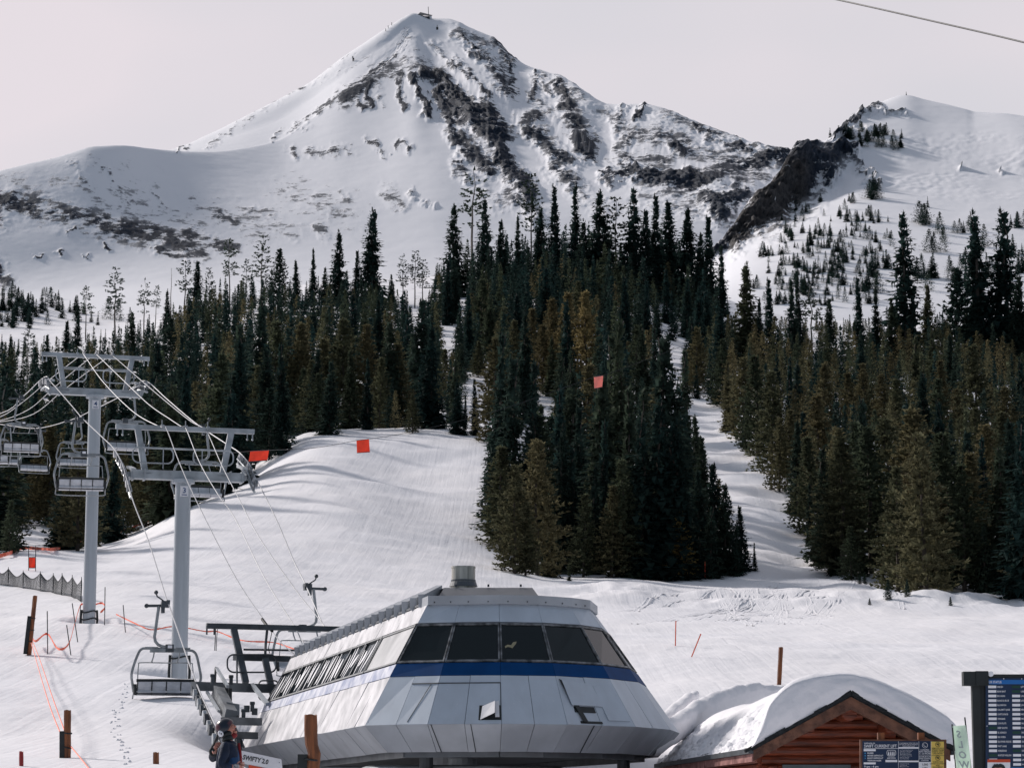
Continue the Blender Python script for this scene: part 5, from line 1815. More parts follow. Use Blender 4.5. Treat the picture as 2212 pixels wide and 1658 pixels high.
# the long side ribbon is glazed with dark panes and overlaid with pale strips that imitate wavy reflections in the glass
fb = MB()
for t0, t1 in ((T_W0 - .002, T_W0 + .014), (T_W1 - .014, T_W1 + .002)):
    fb.slab([face(0, .02, t0, .02), face(0, .80, t0, .02), face(0, .80, t1, .02), face(0, .02, t1, .02)], .05)
for k in range(9):
    a = .02 + .78 * k / 8
    fb.slab([face(0, a - .0022, T_W0, .022), face(0, a + .0022, T_W0, .022), face(0, a + .0022, T_W1, .022), face(0, a - .0022, T_W1, .022)], .05)
fo = fb.build('side_window', 'dark_steel', stn)
pb = MB()
pb.slab([face(0, .02, T_W0, -.03), face(0, .80, T_W0, -.03), face(0, .80, T_W1, -.03), face(0, .02, T_W1, -.03)], .02)
pb.build('pane', M['glass'], fo)
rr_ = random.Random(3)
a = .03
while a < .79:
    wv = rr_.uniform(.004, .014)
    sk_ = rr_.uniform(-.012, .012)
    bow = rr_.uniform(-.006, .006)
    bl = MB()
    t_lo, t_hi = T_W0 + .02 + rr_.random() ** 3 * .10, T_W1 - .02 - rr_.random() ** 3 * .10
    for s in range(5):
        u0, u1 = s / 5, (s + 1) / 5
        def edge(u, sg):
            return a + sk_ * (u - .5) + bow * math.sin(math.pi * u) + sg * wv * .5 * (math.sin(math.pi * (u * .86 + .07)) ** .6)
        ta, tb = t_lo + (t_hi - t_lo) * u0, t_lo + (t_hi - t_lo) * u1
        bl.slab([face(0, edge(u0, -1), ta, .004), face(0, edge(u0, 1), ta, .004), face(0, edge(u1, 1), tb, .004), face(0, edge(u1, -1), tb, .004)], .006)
    bl.build('reflection_strip', 'white', fo)
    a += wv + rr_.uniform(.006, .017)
# a bird-shaped tan sticker inside one pane
mb = MB()
def fpt(i, a, t): return face(i, a, t, -.004)
c = [(.20, .605), (.30, .625), (.42, .62), (.50, .655), (.62, .665), (.60, .64), (.52, .61), (.46, .585), (.40, .595), (.30, .60), (.22, .585)]
mb.slab([fpt(3, a_, t_) for a_, t_ in [(.10 + (u - .2) * .60, .645 + (v - .625) * .72) for u, v in c][::-1]], -.004)
mb.build('window_sticker', mat('tan_sticker', (.30, .27, .17), .6), stn)
# cornice
mb = MB()
Cb = [p + (p - Vector((-2.2, 68, p.z))).normalized() * .12 for p in TOP]
for i in range(NF):
    a_, b_ = Cb[i], Cb[i + 1]
    if i == 0:
        continue
    mb.slab([a_ - UP * .04, b_ - UP * .04, b_ + UP * .17, a_ + UP * .17], .10)
# left return of the cornice over the first metres of the side
c0 = Cb[1].lerp(Cb[0], .05)
mb.slab([c0 - UP * .04, Cb[1] - UP * .04, Cb[1] + UP * .17, c0 + UP * .17], .10)
mb.build('cornice', 'skirt', stn)
# ribbed roof rising to a hipped monitor
ins_c = [Vector((-2.2 + (p.x + 2.2) * .25, p.y, 0)) for p in TOP]
ridge_f = P(1055, 1272, 62.2)
HR = ridge_f.z
ml, mr_ = P(960, 1265, 62.0), P(1150, 1272, 62.0)
mbl, mbr = P(936, 1304, 60.9), P(1176, 1304, 60.9)
axd = (TOP[0] - TOP[1]).normalized()
back = axd * 21.0
mb = MB()
zt = (ml.z + mr_.z) / 2
ml.z = mr_.z = zt
mb.slab([Vector((p.x, p.y, H_TOP + .02)) for p in TOP[::-1]], .05)
mb.slab([mbl, mbr, mr_, ml], .04)
dl_ = UP * -.30 + AR * .10
mb.slab([mbl + back + dl_, mbl + dl_, ml + dl_, ml + back + dl_], -.04)
mb.slab([mr_, mbr, mbr + back, mr_ + back], .04)
mb.slab([ml, mr_, mr_ + back, ml + back], .05)
mb.slab([mr_ + back, mbr + back, mbl + back, ml + back], .04)
mb.build('roof', 'roof', stn)
mb = MB()
NR = 20
for k in range(NR):
    f = .03 + .95 * k / NR
    e = TOP[1].lerp(TOP[0], f) + AR * -.02
    e = Vector((e.x, e.y, H_TOP + .10))
    q = ml + axd * (21.0 * f)
    q = Vector((q.x, q.y, zt + .06))
    if k == 0: pass
    mb.beam(e + UP * .02, q - UP * .10, .15, .30, UP)
ribs = mb.build('roof_rib', 'skirt', stn)
# flue
fc = P(1001, 1262, 64.0)
mb = MB()
fz0, fz1 = P(1001, 1258, 64.0).z, P(1001, 1224, 64.0).z
mb.cyl(Vector((fc.x, fc.y, fz0 - .4)), Vector((fc.x, fc.y, fz1)), .30, .30, 26)
mb.cyl(Vector((fc.x, fc.y, fz1 - .035)), Vector((fc.x, fc.y, fz1 + .01)), .31, .31, 26)
fl = mb.build('flue', 'stack', stn)
mb = MB()
mb.cyl(Vector((fc.x, fc.y, fz0 - .10)), Vector((fc.x, fc.y, fz0 + .02)), .36, .32, 26)
mb.cyl(Vector((fc.x, fc.y, fz0 + .03)), Vector((fc.x, fc.y, fz0 + .07)), .315, .315, 26)
mb.build('flue_collar', 'roof', fl)
# bolt heads along the cornice
mb = MB()
for i in range(1, 6):
    for a_ in (.2, .7):
        p = Cb[i].lerp(Cb[i + 1], a_)
        n = (Cb[i + 1] - Cb[i]).cross(UP).normalized()
        mb.ball(p + n * .01 + UP * .02, .018, 6, 4)
for px_ in (985, 1055, 1125):
    p = P(px_, 1268, 62.0)
    mb.box(Vector((p.x, p.y, zt + .05)), (.05, .05, .06))
mb.build('bolt', 'dark_steel', stn)
# hatches on the lower front: dark openings with bent sheets
def hatch(i, a0, a1, t0, t1, name='hatch'):
    mb = MB()
    mb.slab([face(i, a0, t0, .012), face(i, a1, t0, .012), face(i, a1, t1, .012), face(i, a0, t1, .012)], .02)
    return mb.build(name, 'black', stn)
h1 = hatch(2, .685, .995, .03, .145)
mb = MB()
f2 = lambda a_, t_, o_: face(2, a_, t_, o_)
mb.slab([f2(.71, .030, .03), f2(.92, .055, .16), f2(.92, .155, .13), f2(.73, .135, .03)], .012)
mb.slab([f2(.92, .045, .05), f2(.975, .05, .03), f2(.97, .18, .03), f2(.915, .165, .05)], .012)
mb.build('bent_sheet', 'white', h1)
mb = MB()
for (i, pts) in ((1, [(.86, .32), (.868, .32), (.67, .02), (.662, .02)]), (1, [(.5, .325), (1, .325), (1, .332), (.5, .332)]), (2, [(0, .325), (1, .325), (1, .332), (0, .332)]), (2, [(.99, .03), (1.0, .03), (1.0, .325), (.99, .325)])):
    mb.slab([face(i, a_, t_, .012) for a_, t_ in pts][::-1 if pts[0][1] > pts[2][1] and i == 1 and pts[0][0] > .8 else 1], .01)
mb.build('panel_seam', 'dark_steel', stn)
h2 = hatch(4, .16, .48, .10, .145, 'hatch')
mb = MB()
mb.slab([face(4, .03, .36, .03), face(4, .12, .34, .03), face(4, .30, .02, .03), face(4, .235, .02, .03)][::1], .012)
mb.slab([face(4, .20, .03, .014), face(4, .52, .03, .014), face(4, .52, .012, .014), face(4, .20, .012, .014)][::-1], .01)
mb.build('gap', 'black', h2)
mb = MB()
mb.slab([face(4, .13, .15, .05), face(4, .62, .15, .03), face(4, .60, .335, .02), face(4, .05, .345, .09)], .015)
mb.slab([face(4, .62, .04, .03), face(4, .95, .04, .02), face(4, .90, .32, .02), face(4, .61, .32, .02)], .015)
mb.build('loose_panel', 'panel', h2)
# flaked paint on the front plates
mb = MB()
rc = random.Random(12)
for _ in range(46):
    i = rc.choice((2, 2, 3, 3, 4, 5))
    a_, t_ = rc.uniform(.05, .95), rc.uniform(.02, .30)
    w_, h_ = rc.uniform(.004, .012), rc.uniform(.003, .010)
    mb.slab([face(i, a_, t_, .036), face(i, a_ + w_, t_ + h_ * .2, .036), face(i, a_ + w_ * .7, t_ + h_, .036), face(i, a_ + w_ * .2, t_ + h_ * .7, .036)], .002)
mb.build('paint_flake', 'white', stn)
# sagging skirt plates
for i, a_ in ((2, .08), (2, .62), (4, .42)):
    mb = MB()
    mb.slab([skp(i, a_ - .006, 0, .014), skp(i, a_ + .006, 0, .014), skp(i, a_ - .03, 1, .014), skp(i, a_ - .04, 1, .014)], .01)
    mb.build('skirt_gap', 'black', stn)
# underside, posts and the turning wheel
mb = MB()
mb.slab([Vector((p.x, p.y, H_SK + .10)) for p in SK], .04)
mb.build('underside', 'dark_steel', stn)
cen = Vector((-1.2, 62.4, 0))
mb = MB()
mb.tube([cen + Vector((math.cos(a_) * 2.35, math.sin(a_) * 2.35, 2.62)) for a_ in [2 * math.pi * k / 40 for k in range(40)]], .14, 8, closed=True)
for k in range(8):
    a_ = 2 * math.pi * k / 8
    mb.beam(cen + UP * 2.62, cen + Vector((math.cos(a_) * 2.3, math.sin(a_) * 2.3, 2.62)), .12, .10)
mb.cyl(cen + UP * 2.4, cen + UP * 2.95, .35, .35, 16)
mb.build('bullwheel', 'galv', stn)
for (x, y) in ((-2.0, 60.0), (2.75, 63.5), (-6.2, 76.5), (-2.4, 79.0)):
    mb = MB()
    g = ground_at(x, y)
    mb.tube([g - UP * .4, Vector((x, y, H_SK + .1))], .16 if y < 70 else .22, 12)
    mb.build('support_post', 'dark_steel', stn)
mb = MB()
g = ground_at(-1.6, 66.5)
mb.tube([g - UP * .4, Vector((-1.6, 66.5, H_SK + .1))], .55, 20)
mb.build('main_column', 'skirt', stn)
mb = MB()
rim = [Vector((x, y, H_SK - .03)) for x, y in inset(sk, .4)]
for i in range(NF):
    mb.beam(rim[i], rim[i + 1], .10, .16)
mb.build('underside_rim', 'mid_steel', stn)

# steelwork of the rope entry behind the station
en = thing('entry_portal', ground_at(-7.6, 81.5), 'dark steel portal with railings and wheel trains where the ropes enter the station', 'lift machinery')
mb = MB()
DP = 82.0
bl_, br_ = across(446, 1351, 806, 1360, DP)
mb.beam(bl_, br_, .20, .17)
for px_ in (447, 463):
    q = on_bar(bl_, br_, px_)
    mb.tube([q, q - UP * .28], .03, 6)
mb.build('top_beam', 'dark_steel', en)
def seg(name, pts, w_, h_, m='dark_steel', up=AX):
    mb = MB()
    for a_, b_ in zip(pts[:-1], pts[1:]):
        mb.beam(P(*a_), P(*b_), w_, h_, up)
    return mb.build(name, m, en)
def pipe(name, pts, r_, m='dark_steel', closed=False, par=None):
    mb = MB()
    q = [P(*p) for p in pts]
    mb.tube(q if closed else crom(q, 4), r_, 7, closed=closed)
    return mb.build(name, m, par or en)
seg('upright', [(505, 1358, 82.2), (531, 1474, 81.6)], .20, .19)
seg('upright', [(573, 1424, 81.6), (591, 1506, 81.0)], .19, .18)
seg('upright', [(724, 1362, 85), (706, 1420, 84.6)], .20, .19)
seg('middle_beam', [(507, 1419, 81.8), (640, 1423, 83.4), (700, 1425, 84.4)], .2, .19, up=UP)
seg('lower_beam', [(418, 1481, 79.2), (602, 1487, 81.4)], .30, .27, 'mid_steel', up=UP)
seg('lower_beam', [(483, 1556, 75.2), (560, 1558, 76.2)], .26, .22, 'mid_steel', up=UP)
seg('box_girder', [(470, 1494, 79.4), (498, 1545, 76.0)], .34, .36, 'mid_steel')
seg('gearbox', [(500, 1528, 77.0), (500, 1553, 76.6)], .40, .38, 'mid_steel')
seg('brace', [(545, 1478, 80.5), (578, 1520, 78.6)], .12, .10, 'galv')
seg('channel_post', [(489, 1484, 79.4), (489, 1520, 79.0)], .10, .10, 'black')
seg('channel_post', [(497, 1488, 79.5), (497, 1518, 79.1)], .10, .10, 'black')
seg('strut', [(468, 1443, 80.5), (492, 1482, 78.4)], .09, .09, 'galv')
seg('strut', [(466, 1441, 80.6), (464, 1474, 79.8)], .06, .06, 'black')
seg('strut', [(447, 1493, 79.2), (473, 1535, 76.6)], .08, .07, 'galv')
pipe('tie_bar', [(527, 1402, 82.0), (600, 1403, 83.0), (690, 1405, 84.2)], .035)
pipe('tie_bar', [(577, 1360, 82.9), (574, 1390, 82.7), (573, 1414, 82.4)], .045)
ring = rrect(Vector((544, 1432, 0)), Vector((1, 0, 0)), Vector((0, 1, 0)), 106, 38, 14)
pipe('guard_rail', [(p.x, p.y, 81.2 + (p.x - 490) / 90.0) for p in ring], .028, closed=True)
ring = rrect(Vector((580, 1490, 0)), Vector((1, 0, 0)), Vector((0, 1, 0)), 42, 42, 9)
pipe('guard_rail', [(p.x, p.y, 80.2 + (p.x - 560) / 90.0) for p in ring], .026, closed=True)
pipe('guard_rail', [(512, 1415, 81.4), (512, 1450, 81.2), (512, 1475, 81.0)], .03)
pipe('loose_cable', [(470, 1358, 81.9), (468, 1380, 81.9), (467, 1405, 81.9)], .012, 'black')
pipe('loose_cable', [(566, 1336, 83.4), (578, 1352, 83.0), (588, 1362, 82.6)], .05, 'black')
pipe('loose_cable', [(588, 1362, 82.6), (583, 1385, 82.6), (580, 1400, 82.5), (583, 1410, 82.5)], .014, 'black')
pipe('loose_cable', [(638, 1352, 84.0), (646, 1372, 83.8), (658, 1404, 83.4)], .014, 'galv')
for px_, py_, D_ in ((459, 1468, 79.0), (499, 1470, 79.3), (526, 1544, 76.3), (545, 1528, 76.3)):
    p = P(px_, py_, D_)
    mb = MB()
    mb.box(p, (.10, .12, .22), rz=YAW)
    mb.cyl(p - AR * .07 + UP * .14, p + AR * .07 + UP * .14, .05, .05, 8)
    mb.build('clamp', 'dark_steel', en)
for pxs in ((533, 1530), (550, 1536)):
    p = P(*pxs, 76.4)
    mb = MB()
    mb.box(p, (.16, .1, .20), rz=YAW)
    mb.build('clamp', 'dark_steel', en)
# two nested trains of wheels, running down to the station
def train(pts, n, off):
    pts = crom([P(*p) for p in pts], 6)
    mb = MB()
    mb.tube([p - UP * .42 + AR * off for p in pts], .05, 6)
    mb.tube([p - UP * .16 + AR * (off + .02) for p in pts[::1]], .04, 6)
    bm_ = mb.build('rocker_beam', 'dark_steel', en)
    for k in range(n):
        i = int((k + .5) / n * (len(pts) - 1))
        p = pts[i] - UP * .20 + AR * (off - .1)
        wm = MB()
        wm.cyl(p - AR * .05, p + AR * .05, .17, .17, 12)
        wm.cyl(p + AR * .05, p + AR * .12, .06, .06, 8)
        wm.beam(p + AR * .10, p + AR * .10 - UP * .26, .06, .10, AX)
        wm.build('sheave_wheel', 'galv' if k % 2 else 'dark_steel', bm_)
train([(424, 1476, 79.4), (440, 1512, 77.8), (458, 1552, 76.0), (480, 1604, 73.6)], 11, .0)
train([(448, 1500, 78.6), (462, 1530, 77.2), (480, 1566, 75.6), (494, 1600, 74.2)], 7, .42)
for x, y in ((-6.9, 82.0), (-3.9, 83.2)):
    mb = MB()
    g = ground_at(x, y)
    mb.tube([g - UP * .5, Vector((x, y, 5.2))], .28, 14)
    mb.build('support_post', 'dark_steel', en)
# cross girder under the second beam
seg('lower_beam', [(480, 1586, 74.4), (552, 1588, 75.2)], .26, .20, 'dark_steel', up=UP)
# ------------------------------------------------------------------ log cabin with a thick snow cap
CD = 50.0
apex = P(1838, 1502, CD)
cw = Vector((0.9986, 0.053, 0))          # to the right along the gable
cd = Vector((-0.053, 0.9986, 0))         # away along the ridge
PITCHR = 0.535
CL = 17.0
cab = thing('log_cabin', ground_at(apex.x, CD + 1), 'red-brown log cabin with a heavy overhanging snow cap on its gable roof', 'cabin')
def cp(x, y, z):
    """cabin point: x right of the ridge, y back from the gable edge, z above the apex"""
    return apex + cw * x + cd * y + UP * z
def rl(x): return -abs(x) * PITCHR
HWL, HWR = 1.93, 1.93
mb = MB()
for s, hw in ((-1, HWL), (1, HWR)):
    a, b = cp(0, -.03, .05), cp(s * (hw + .06), -.03, rl(hw + .06) + .05)
    a2, b2 = cp(0, CL, .05), cp(s * (hw + .06), CL, rl(hw + .06) + .05)
    mb.slab([b, a, a2, b2] if s < 0 else [a, b, b2, a2], .06)
roof_ = mb.build('roof', 'shingle', cab)
# ragged shingle butts along the gable edge
mb = MB()
rs = random.Random(4)
for s in (-1, 1):
    x = 0.0
    while x < HWL + .05:
        w_ = rs.uniform(.14, .26)
        h_ = rs.uniform(.02, .055) + (.05 if x < .22 else 0)
        a, b = cp(s * x, -.05, rl(x) + .03), cp(s * (x + w_), -.05, rl(x + w_) + .03)
        mb.beam((a + b) / 2 + (a - b) * .5 + UP * h_ * .5, (a + b) / 2 + (b - a) * .5 + UP * h_ * .5, .14, h_ + .02, UP)
        x += w_ * .97
mb.build('shingle_edge', 'shingle', roof_)
for s in (-1, 1):
    mb = MB()
    a, b = cp(0, .02, 0), cp(s * HWL, .02, rl(HWL))
    dn = .235
    q = [cp(s * 0, 0, 0), cp(s * HWL, 0, rl(HWL)), cp(s * HWL, 0, rl(HWL) - dn * .95), cp(0, 0, -dn * 1.1)]
    mb.slab(q if s > 0 else [q[0], q[3], q[2], q[1]], -.07 if s < 0 else -.07)
    mb.build('barge_board', 'barge', cab)
# ceiling boards under the overhang
mb = MB()
for s in (-1, 1):
    a, b, a2, b2 = cp(0, .08, -.10), cp(s * HWL, .08, rl(HWL) - .10), cp(0, CL, -.10), cp(s * HWL, CL, rl(HWL) - .10)
    mb.slab([b, a, a2, b2] if s < 0 else [a, b, b2, a2], .04)
mb.build('soffit', 'barge', cab)
# gable wall of whole logs
WB = 1.05
LR = .105
mb = MB()
floorz = ground_at(apex.x, CD + 1).z - apex.z
z = -.34
k = 0
while z > -1.24:
    hw = min(1.62, (-z - .12) / PITCHR)
    mb.tube([cp(-hw, WB, z), cp(-hw * .4, WB, z + rs.uniform(-.006, .006)), cp(hw * .4, WB, z + rs.uniform(-.006, .006)), cp(hw, WB, z)], LR * rs.uniform(.92, 1.06), 12)
    z -= .175
    k += 1
ztop = z + .10
while z > floorz - .2:
    for x0, x1 in ((-1.62, -1.22), (.12, 1.62)):
        mb.tube([cp(x0, WB, z), cp(x1, WB, z)], LR, 12)
    z -= .175
mb.build('gable_wall', 'log', cab)
mb = MB()
mb.slab([cp(-1.6, WB + .09, -.9), cp(1.6, WB + .09, -.9), cp(.15, WB + .09, -.15), cp(-.15, WB + .09, -.15)], .03)
mb.build('wall_backing', 'black', cab)
# side walls
for s in (-1, 1):
    mb = MB()
    zz = -1.02
    while zz > floorz - .3:
        mb.tube([cp(s * 1.62, WB, zz), cp(s * 1.62, CL - .6, zz)], LR, 10)
        zz -= .175
    mb.build('side_wall', 'log', cab)
mb = MB()
zz = -.4
while zz > floorz - .3:
    hw = min(1.62, (-zz - .12) / PITCHR)
    mb.tube([cp(-hw, CL - .6, zz), cp(hw, CL - .6, zz)], LR, 10)
    zz -= .175
mb.build('rear_wall', 'log', cab)
# purlin ends and corner posts
for (x, dz, r_) in ((0, -.33, .15), (-.82, -.18, .13), (.82, -.18, .13), (-1.55, -.16, .12), (1.55, -.16, .12)):
    mb = MB()
    zc = rl(x) - .16 + (dz + .16 if x == 0 else 0)
    mb.tube([cp(x, .16, zc), cp(x, WB + .2, zc)], r_, 14)
    mb.build('purlin', 'log', cab)
for x in (-1.40, .25):
    mb = MB()
    mb.tube([cp(x, WB - .10, ztop - .06), cp(x + .01, WB - .10, floorz - .3)], .11, 12)
    mb.build('post', 'log', cab)
# window
mb = MB()
wx0, wx1, wz1, wz0 = -1.22, .14, ztop - .02, ztop - 1.0
for c_, s_ in (((wx0 + wx1) / 2, None),):
    pass
fw = .07
for (x0, x1, z0, z1) in ((wx0, wx1, wz1 - fw, wz1), (wx0, wx1, wz0, wz0 + fw), (wx0, wx0 + fw, wz0 + fw, wz1 - fw), (wx1 - fw, wx1, wz0 + fw, wz1 - fw), (wx1 - .42, wx1 - .38, wz0 + fw, wz1 - fw)):
    mb.slab([cp(x0, WB - .12, z0), cp(x1, WB - .12, z0), cp(x1, WB - .12, z1), cp(x0, WB - .12, z1)], .10)
wfr = mb.build('window', mat('grey_trim', (.10, .12, .13), .5, 0, .15, 5), cab)
mb = MB()
mb.slab([cp(wx0 + fw, WB - .07, wz0 + fw), cp(wx1 - fw, WB - .07, wz0 + fw), cp(wx1 - fw, WB - .07, wz1 - fw), cp(wx0 + fw, WB - .07, wz1 - fw)], .02)
mb.build('pane', mat('cabin_glass', (.03, .045, .045), .12, 0, .4, 2.0, col2=(.10, .13, .13)), wfr)
mb = MB()
mb.slab([cp(wx0 + .09, WB - .085, wz0 + .2), cp(wx0 + .31, WB - .085, wz0 + .2), cp(wx0 + .31, WB - .085, wz1 - .17), cp(wx0 + .09, WB - .085, wz1 - .17)], .006)
mb.slab([cp(wx0 + .34, WB - .08, wz0 + .2), cp(wx0 + .58, WB - .08, wz0 + .2), cp(wx0 + .58, WB - .08, wz1 - .12), cp(wx0 + .34, WB - .08, wz1 - .12)], .004)
mb.build('paper_notice', 'signwhite', wfr)
# porch opening on the left with dark glazing
mb = MB()
mb.slab([cp(-1.62, WB + .12, ztop + .1), cp(-1.62, CL - .8, ztop + .1), cp(-1.62, CL - .8, ztop - .9), cp(-1.62, WB + .12, ztop - .9)][::-1], .06)
mb.build('side_glazing', 'glass', cab)
# gutter and peeling eave board along the left eave
mb = MB()
e0, e1 = cp(-HWL - .05, -.02, rl(HWL) - .03), cp(-HWL - .05, CL, rl(HWL) - .03)
mb.beam(e0, e1, .09, .10, UP)
mb.build('gutter', 'dark_steel', cab)
mb = MB()
for k in range(7):
    a, b = k / 7, (k + 1) / 7
    q0, q1 = e0.lerp(e1, a + .002), e0.lerp(e1, b - .002)
    mb.beam(q0 + cw * .05 - UP * .13, q1 + cw * .05 - UP * .13, .05, .15, UP)
mb.build('eave_board', 'rail_paint', cab)
mb = MB()
q0, q1 = cp(HWR + .06, -.02, rl(HWR) - .05), cp(HWR + .06, CL, rl(HWR) - .05)
mb.beam(q0, q1, .09, .10, UP)
mb.slab([q0 - UP * .02, q0 + cw * .12 + UP * .0, q0 + cw * .14 - UP * .04, q0 - UP * .13], .05)
mb.build('gutter', 'dark_steel', cab)
# floodlight on the gable
lp = P(1889, 1638, CD + .9)
lp = P(1888, 1636, 50.9)
mb = MB()
mb.box(lp, (.13, .10, .12), rz=.3)
mb.box(lp - cw * .0 + cd * .08, (.03, .10, .03))
fl_ = mb.build('floodlight', mat('lamp_housing', (.42, .44, .46), .4, .2), cab)
mb = MB()
mb.cyl(lp + cw * -.13 + UP * -.05 - cd * .04, lp + cw * -.10 + UP * -.06 + cd * .05, .055, .035, 12)
mb.build('sensor', 'signwhite', fl_)
mb = MB()
mb.tube(crom([lp - cw * .11 - UP * .1, lp - cw * .08 - UP * .20, lp + cw * .08 - UP * .26, lp + cw * .35 - UP * .24], 5), .010, 5)
mb.build('lamp_cable', 'black', fl_)
# the snow cap: one sheet of cross-sections from gable to rear
secx_f = [-1.99, -1.93, -1.83, -1.72, -1.62, -1.45, -1.15, -.90, -.65, -.35, -.1, .18, .45, .7, 1.0, 1.3, 1.69, 1.93, 2.03, 1.97, 1.87, 1.80]
secz_f = [-1.00, -.90, -.66, -.38, -.10, .13, .34, .43, .48, .50, .485, .445, .37, .28, .15, .0, -.20, -.37, -.50, -.58, -.68, -.90]
secx_b = [-1.99, -1.94, -1.84, -1.70, -1.54, -1.28, -1.02, -.76, -.5, -.2, .1, .4, .7, 1.0, 1.3, 1.6, 1.82, 1.95, 2.0, 1.98, 1.92, 1.90]
secz_b = [-1.01, -.97, -.88, -.76, -.60, -.36, -.10, .14, .32, .43, .46, .43, .35, .24, .10, -.08, -.26, -.42, -.55, -.68, -.80, -.95]
nx = 110
ui = np.linspace(0, len(secx_f) - 1, nx)
ar_ = np.arange(len(secx_f))
xf, zf, xb, zb = pchip(ar_, secx_f, ui), pchip(ar_, secz_f, ui), pchip(ar_, secx_b, ui), pchip(ar_, secz_b, ui)
ys = np.concatenate([np.linspace(0, .5, 16, endpoint=False), np.linspace(.5, 6, 110, endpoint=False), np.linspace(6, CL, 110)])
SX, SY, SZ = [], [], []
for y in ys:
    f = min(1, max(0, (y - .05) / 1.1))
    f = f * f * (3 - 2 * f)
    x_, z_ = xf * (1 - f) + xb * f, zf * (1 - f) + zb * f
    rnd = max(0, 1 - y / .45)
    sh = 1 - .16 * rnd ** 2.2
    base_z = -np.abs(x_) * PITCHR + .055
    z_ = base_z + (z_ - base_z) * sh * (1 - .18 * (y / CL)) - .03 * math.sin(y * .7) * (z_ > -.6)
    SX.append(x_); SZ.append(z_); SY.append(np.full(nx, y - .10))
SX, SY, SZ = np.array(SX), np.array(SY), np.array(SZ)
crumb = np.clip((-SX - .75) / .25, 0, 1) * np.clip((SX + 1.97) / .06, 0, 1) * np.clip((SY - .2) / .5, 0, 1)
nz_ = fbm(SX * 5.5, SY * 5.5, 5, 61, .62) 
shelf = fbm(SX * 2.2, SY * .9, 3, 66)
SZ = SZ + crumb * (.06 * nz_ + .08 * shelf - .01) + .018 * fbm(SX * 1.5, SY * .8, 3, 71)
SX = SX - crumb * .07 * fbm(SX * 6, SY * 6, 4, 77, .6)
# close the front with a nearly flat cut face down to the roof
rows_x, rows_y, rows_z = [], [], []
for k in range(14):
    f = k / 14
    bz = -np.abs(SX[0]) * PITCHR + .06
    bul = .05 * math.sin(math.pi * f) + .03 * fbm(SX[0] * 2.2, np.full(nx, f * 2.0), 3, 83)
    rows_x.append(SX[0]); rows_z.append(bz + (SZ[0] - bz) * f); rows_y.append(np.full(nx, -.10) + (-.0) - bul * 1.0 * (f > 0))
SX = np.concatenate([rows_x, SX]); SY = np.concatenate([rows_y, SY]); SZ = np.concatenate([rows_z, SZ])
WX = apex.x + cw.x * SX + cd.x * SY
WY = apex.y + cw.y * SX + cd.y * SY
WZ = apex.z + SZ
snowcap = grid_mesh('snow_cap', WX - cab.location.x, WY - cab.location.y, WZ - cab.location.z, M['snowroof'])
snowcap.parent = cab
ORG[snowcap.name] = ORG[cab.name]

# ridges of shovelled snow between the station and the cabin
def drift(keys, r0, r1, label, seed):
    pts = crom([P(*k) for k in keys], 14)
    n, m_ = len(pts), 26
    X, Y, Z = np.zeros((n, m_)), np.zeros((n, m_)), np.zeros((n, m_))
    for i, p in enumerate(pts):
        f = i / (n - 1)
        rr = (r0 + (r1 - r0) * f) * (math.sin(math.pi * min(1, max(0, .04 + .92 * f))) ** .35)
        t = (pts[min(i + 1, n - 1)] - pts[max(i - 1, 0)]).normalized()
        s = t.cross(UP).normalized()
        for j in range(m_):
            a = 2 * math.pi * j / (m_ - 1)
            v = p + s * math.cos(a) * rr + UP * math.sin(a) * rr * (.9 if math.sin(a) > 0 else 2.2)
            X[i, j], Y[i, j], Z[i, j] = v
    dn = .12 * fbm(X * 1.3 + Y * .3, Z * 2 + Y * .8, 4, seed)
    Z = Z + dn * .6
    X = X + dn * .4
    o = grid_mesh('snow_drift', X, Y, Z, M['snowroof'])
    tag(o, label, 'snow drift')
drift([(1405, 1585, 66), (1440, 1548, 69), (1475, 1518, 72), (1500, 1500, 75)], .16, .20, 'narrow ridge of snow next to the point of the grey station', 5)
drift([(1410, 1605, 62), (1470, 1555, 66), (1540, 1515, 70), (1620, 1492, 74), (1700, 1490, 78)], .26, .24, 'long snow ridge behind the snowy cabin roof', 9)

# ------------------------------------------------------------------ sign boards
X1, Z1 = Vector((1, 0, 0)), Vector((0, 0, 1))
class Board:
    """a flat board facing down the slope; positions are given in frame units on its plane"""
    def __init__(self, D):
        self.D = D
        self.k = D / F
    def p(self, x, y, off=0.0):
        v = P(x, y, self.D)
        return Vector((v.x, v.y - off, v.z))
    def rect(self, mb, x0, y0, x1, y1, off, th=.004):
        mb.slab([self.p(x0, y1, off), self.p(x1, y1, off), self.p(x1, y0, off), self.p(x0, y0, off)], th)
    def text(self, mb, s, x, ybase, cap, off, align='LEFT', bold=0.012, width=None, flip=False):
        put_text(mb, s, cap * self.k / .70, self.p(x, ybase, off), X1, Z1, align, bold, width * self.k if width else None, flip)

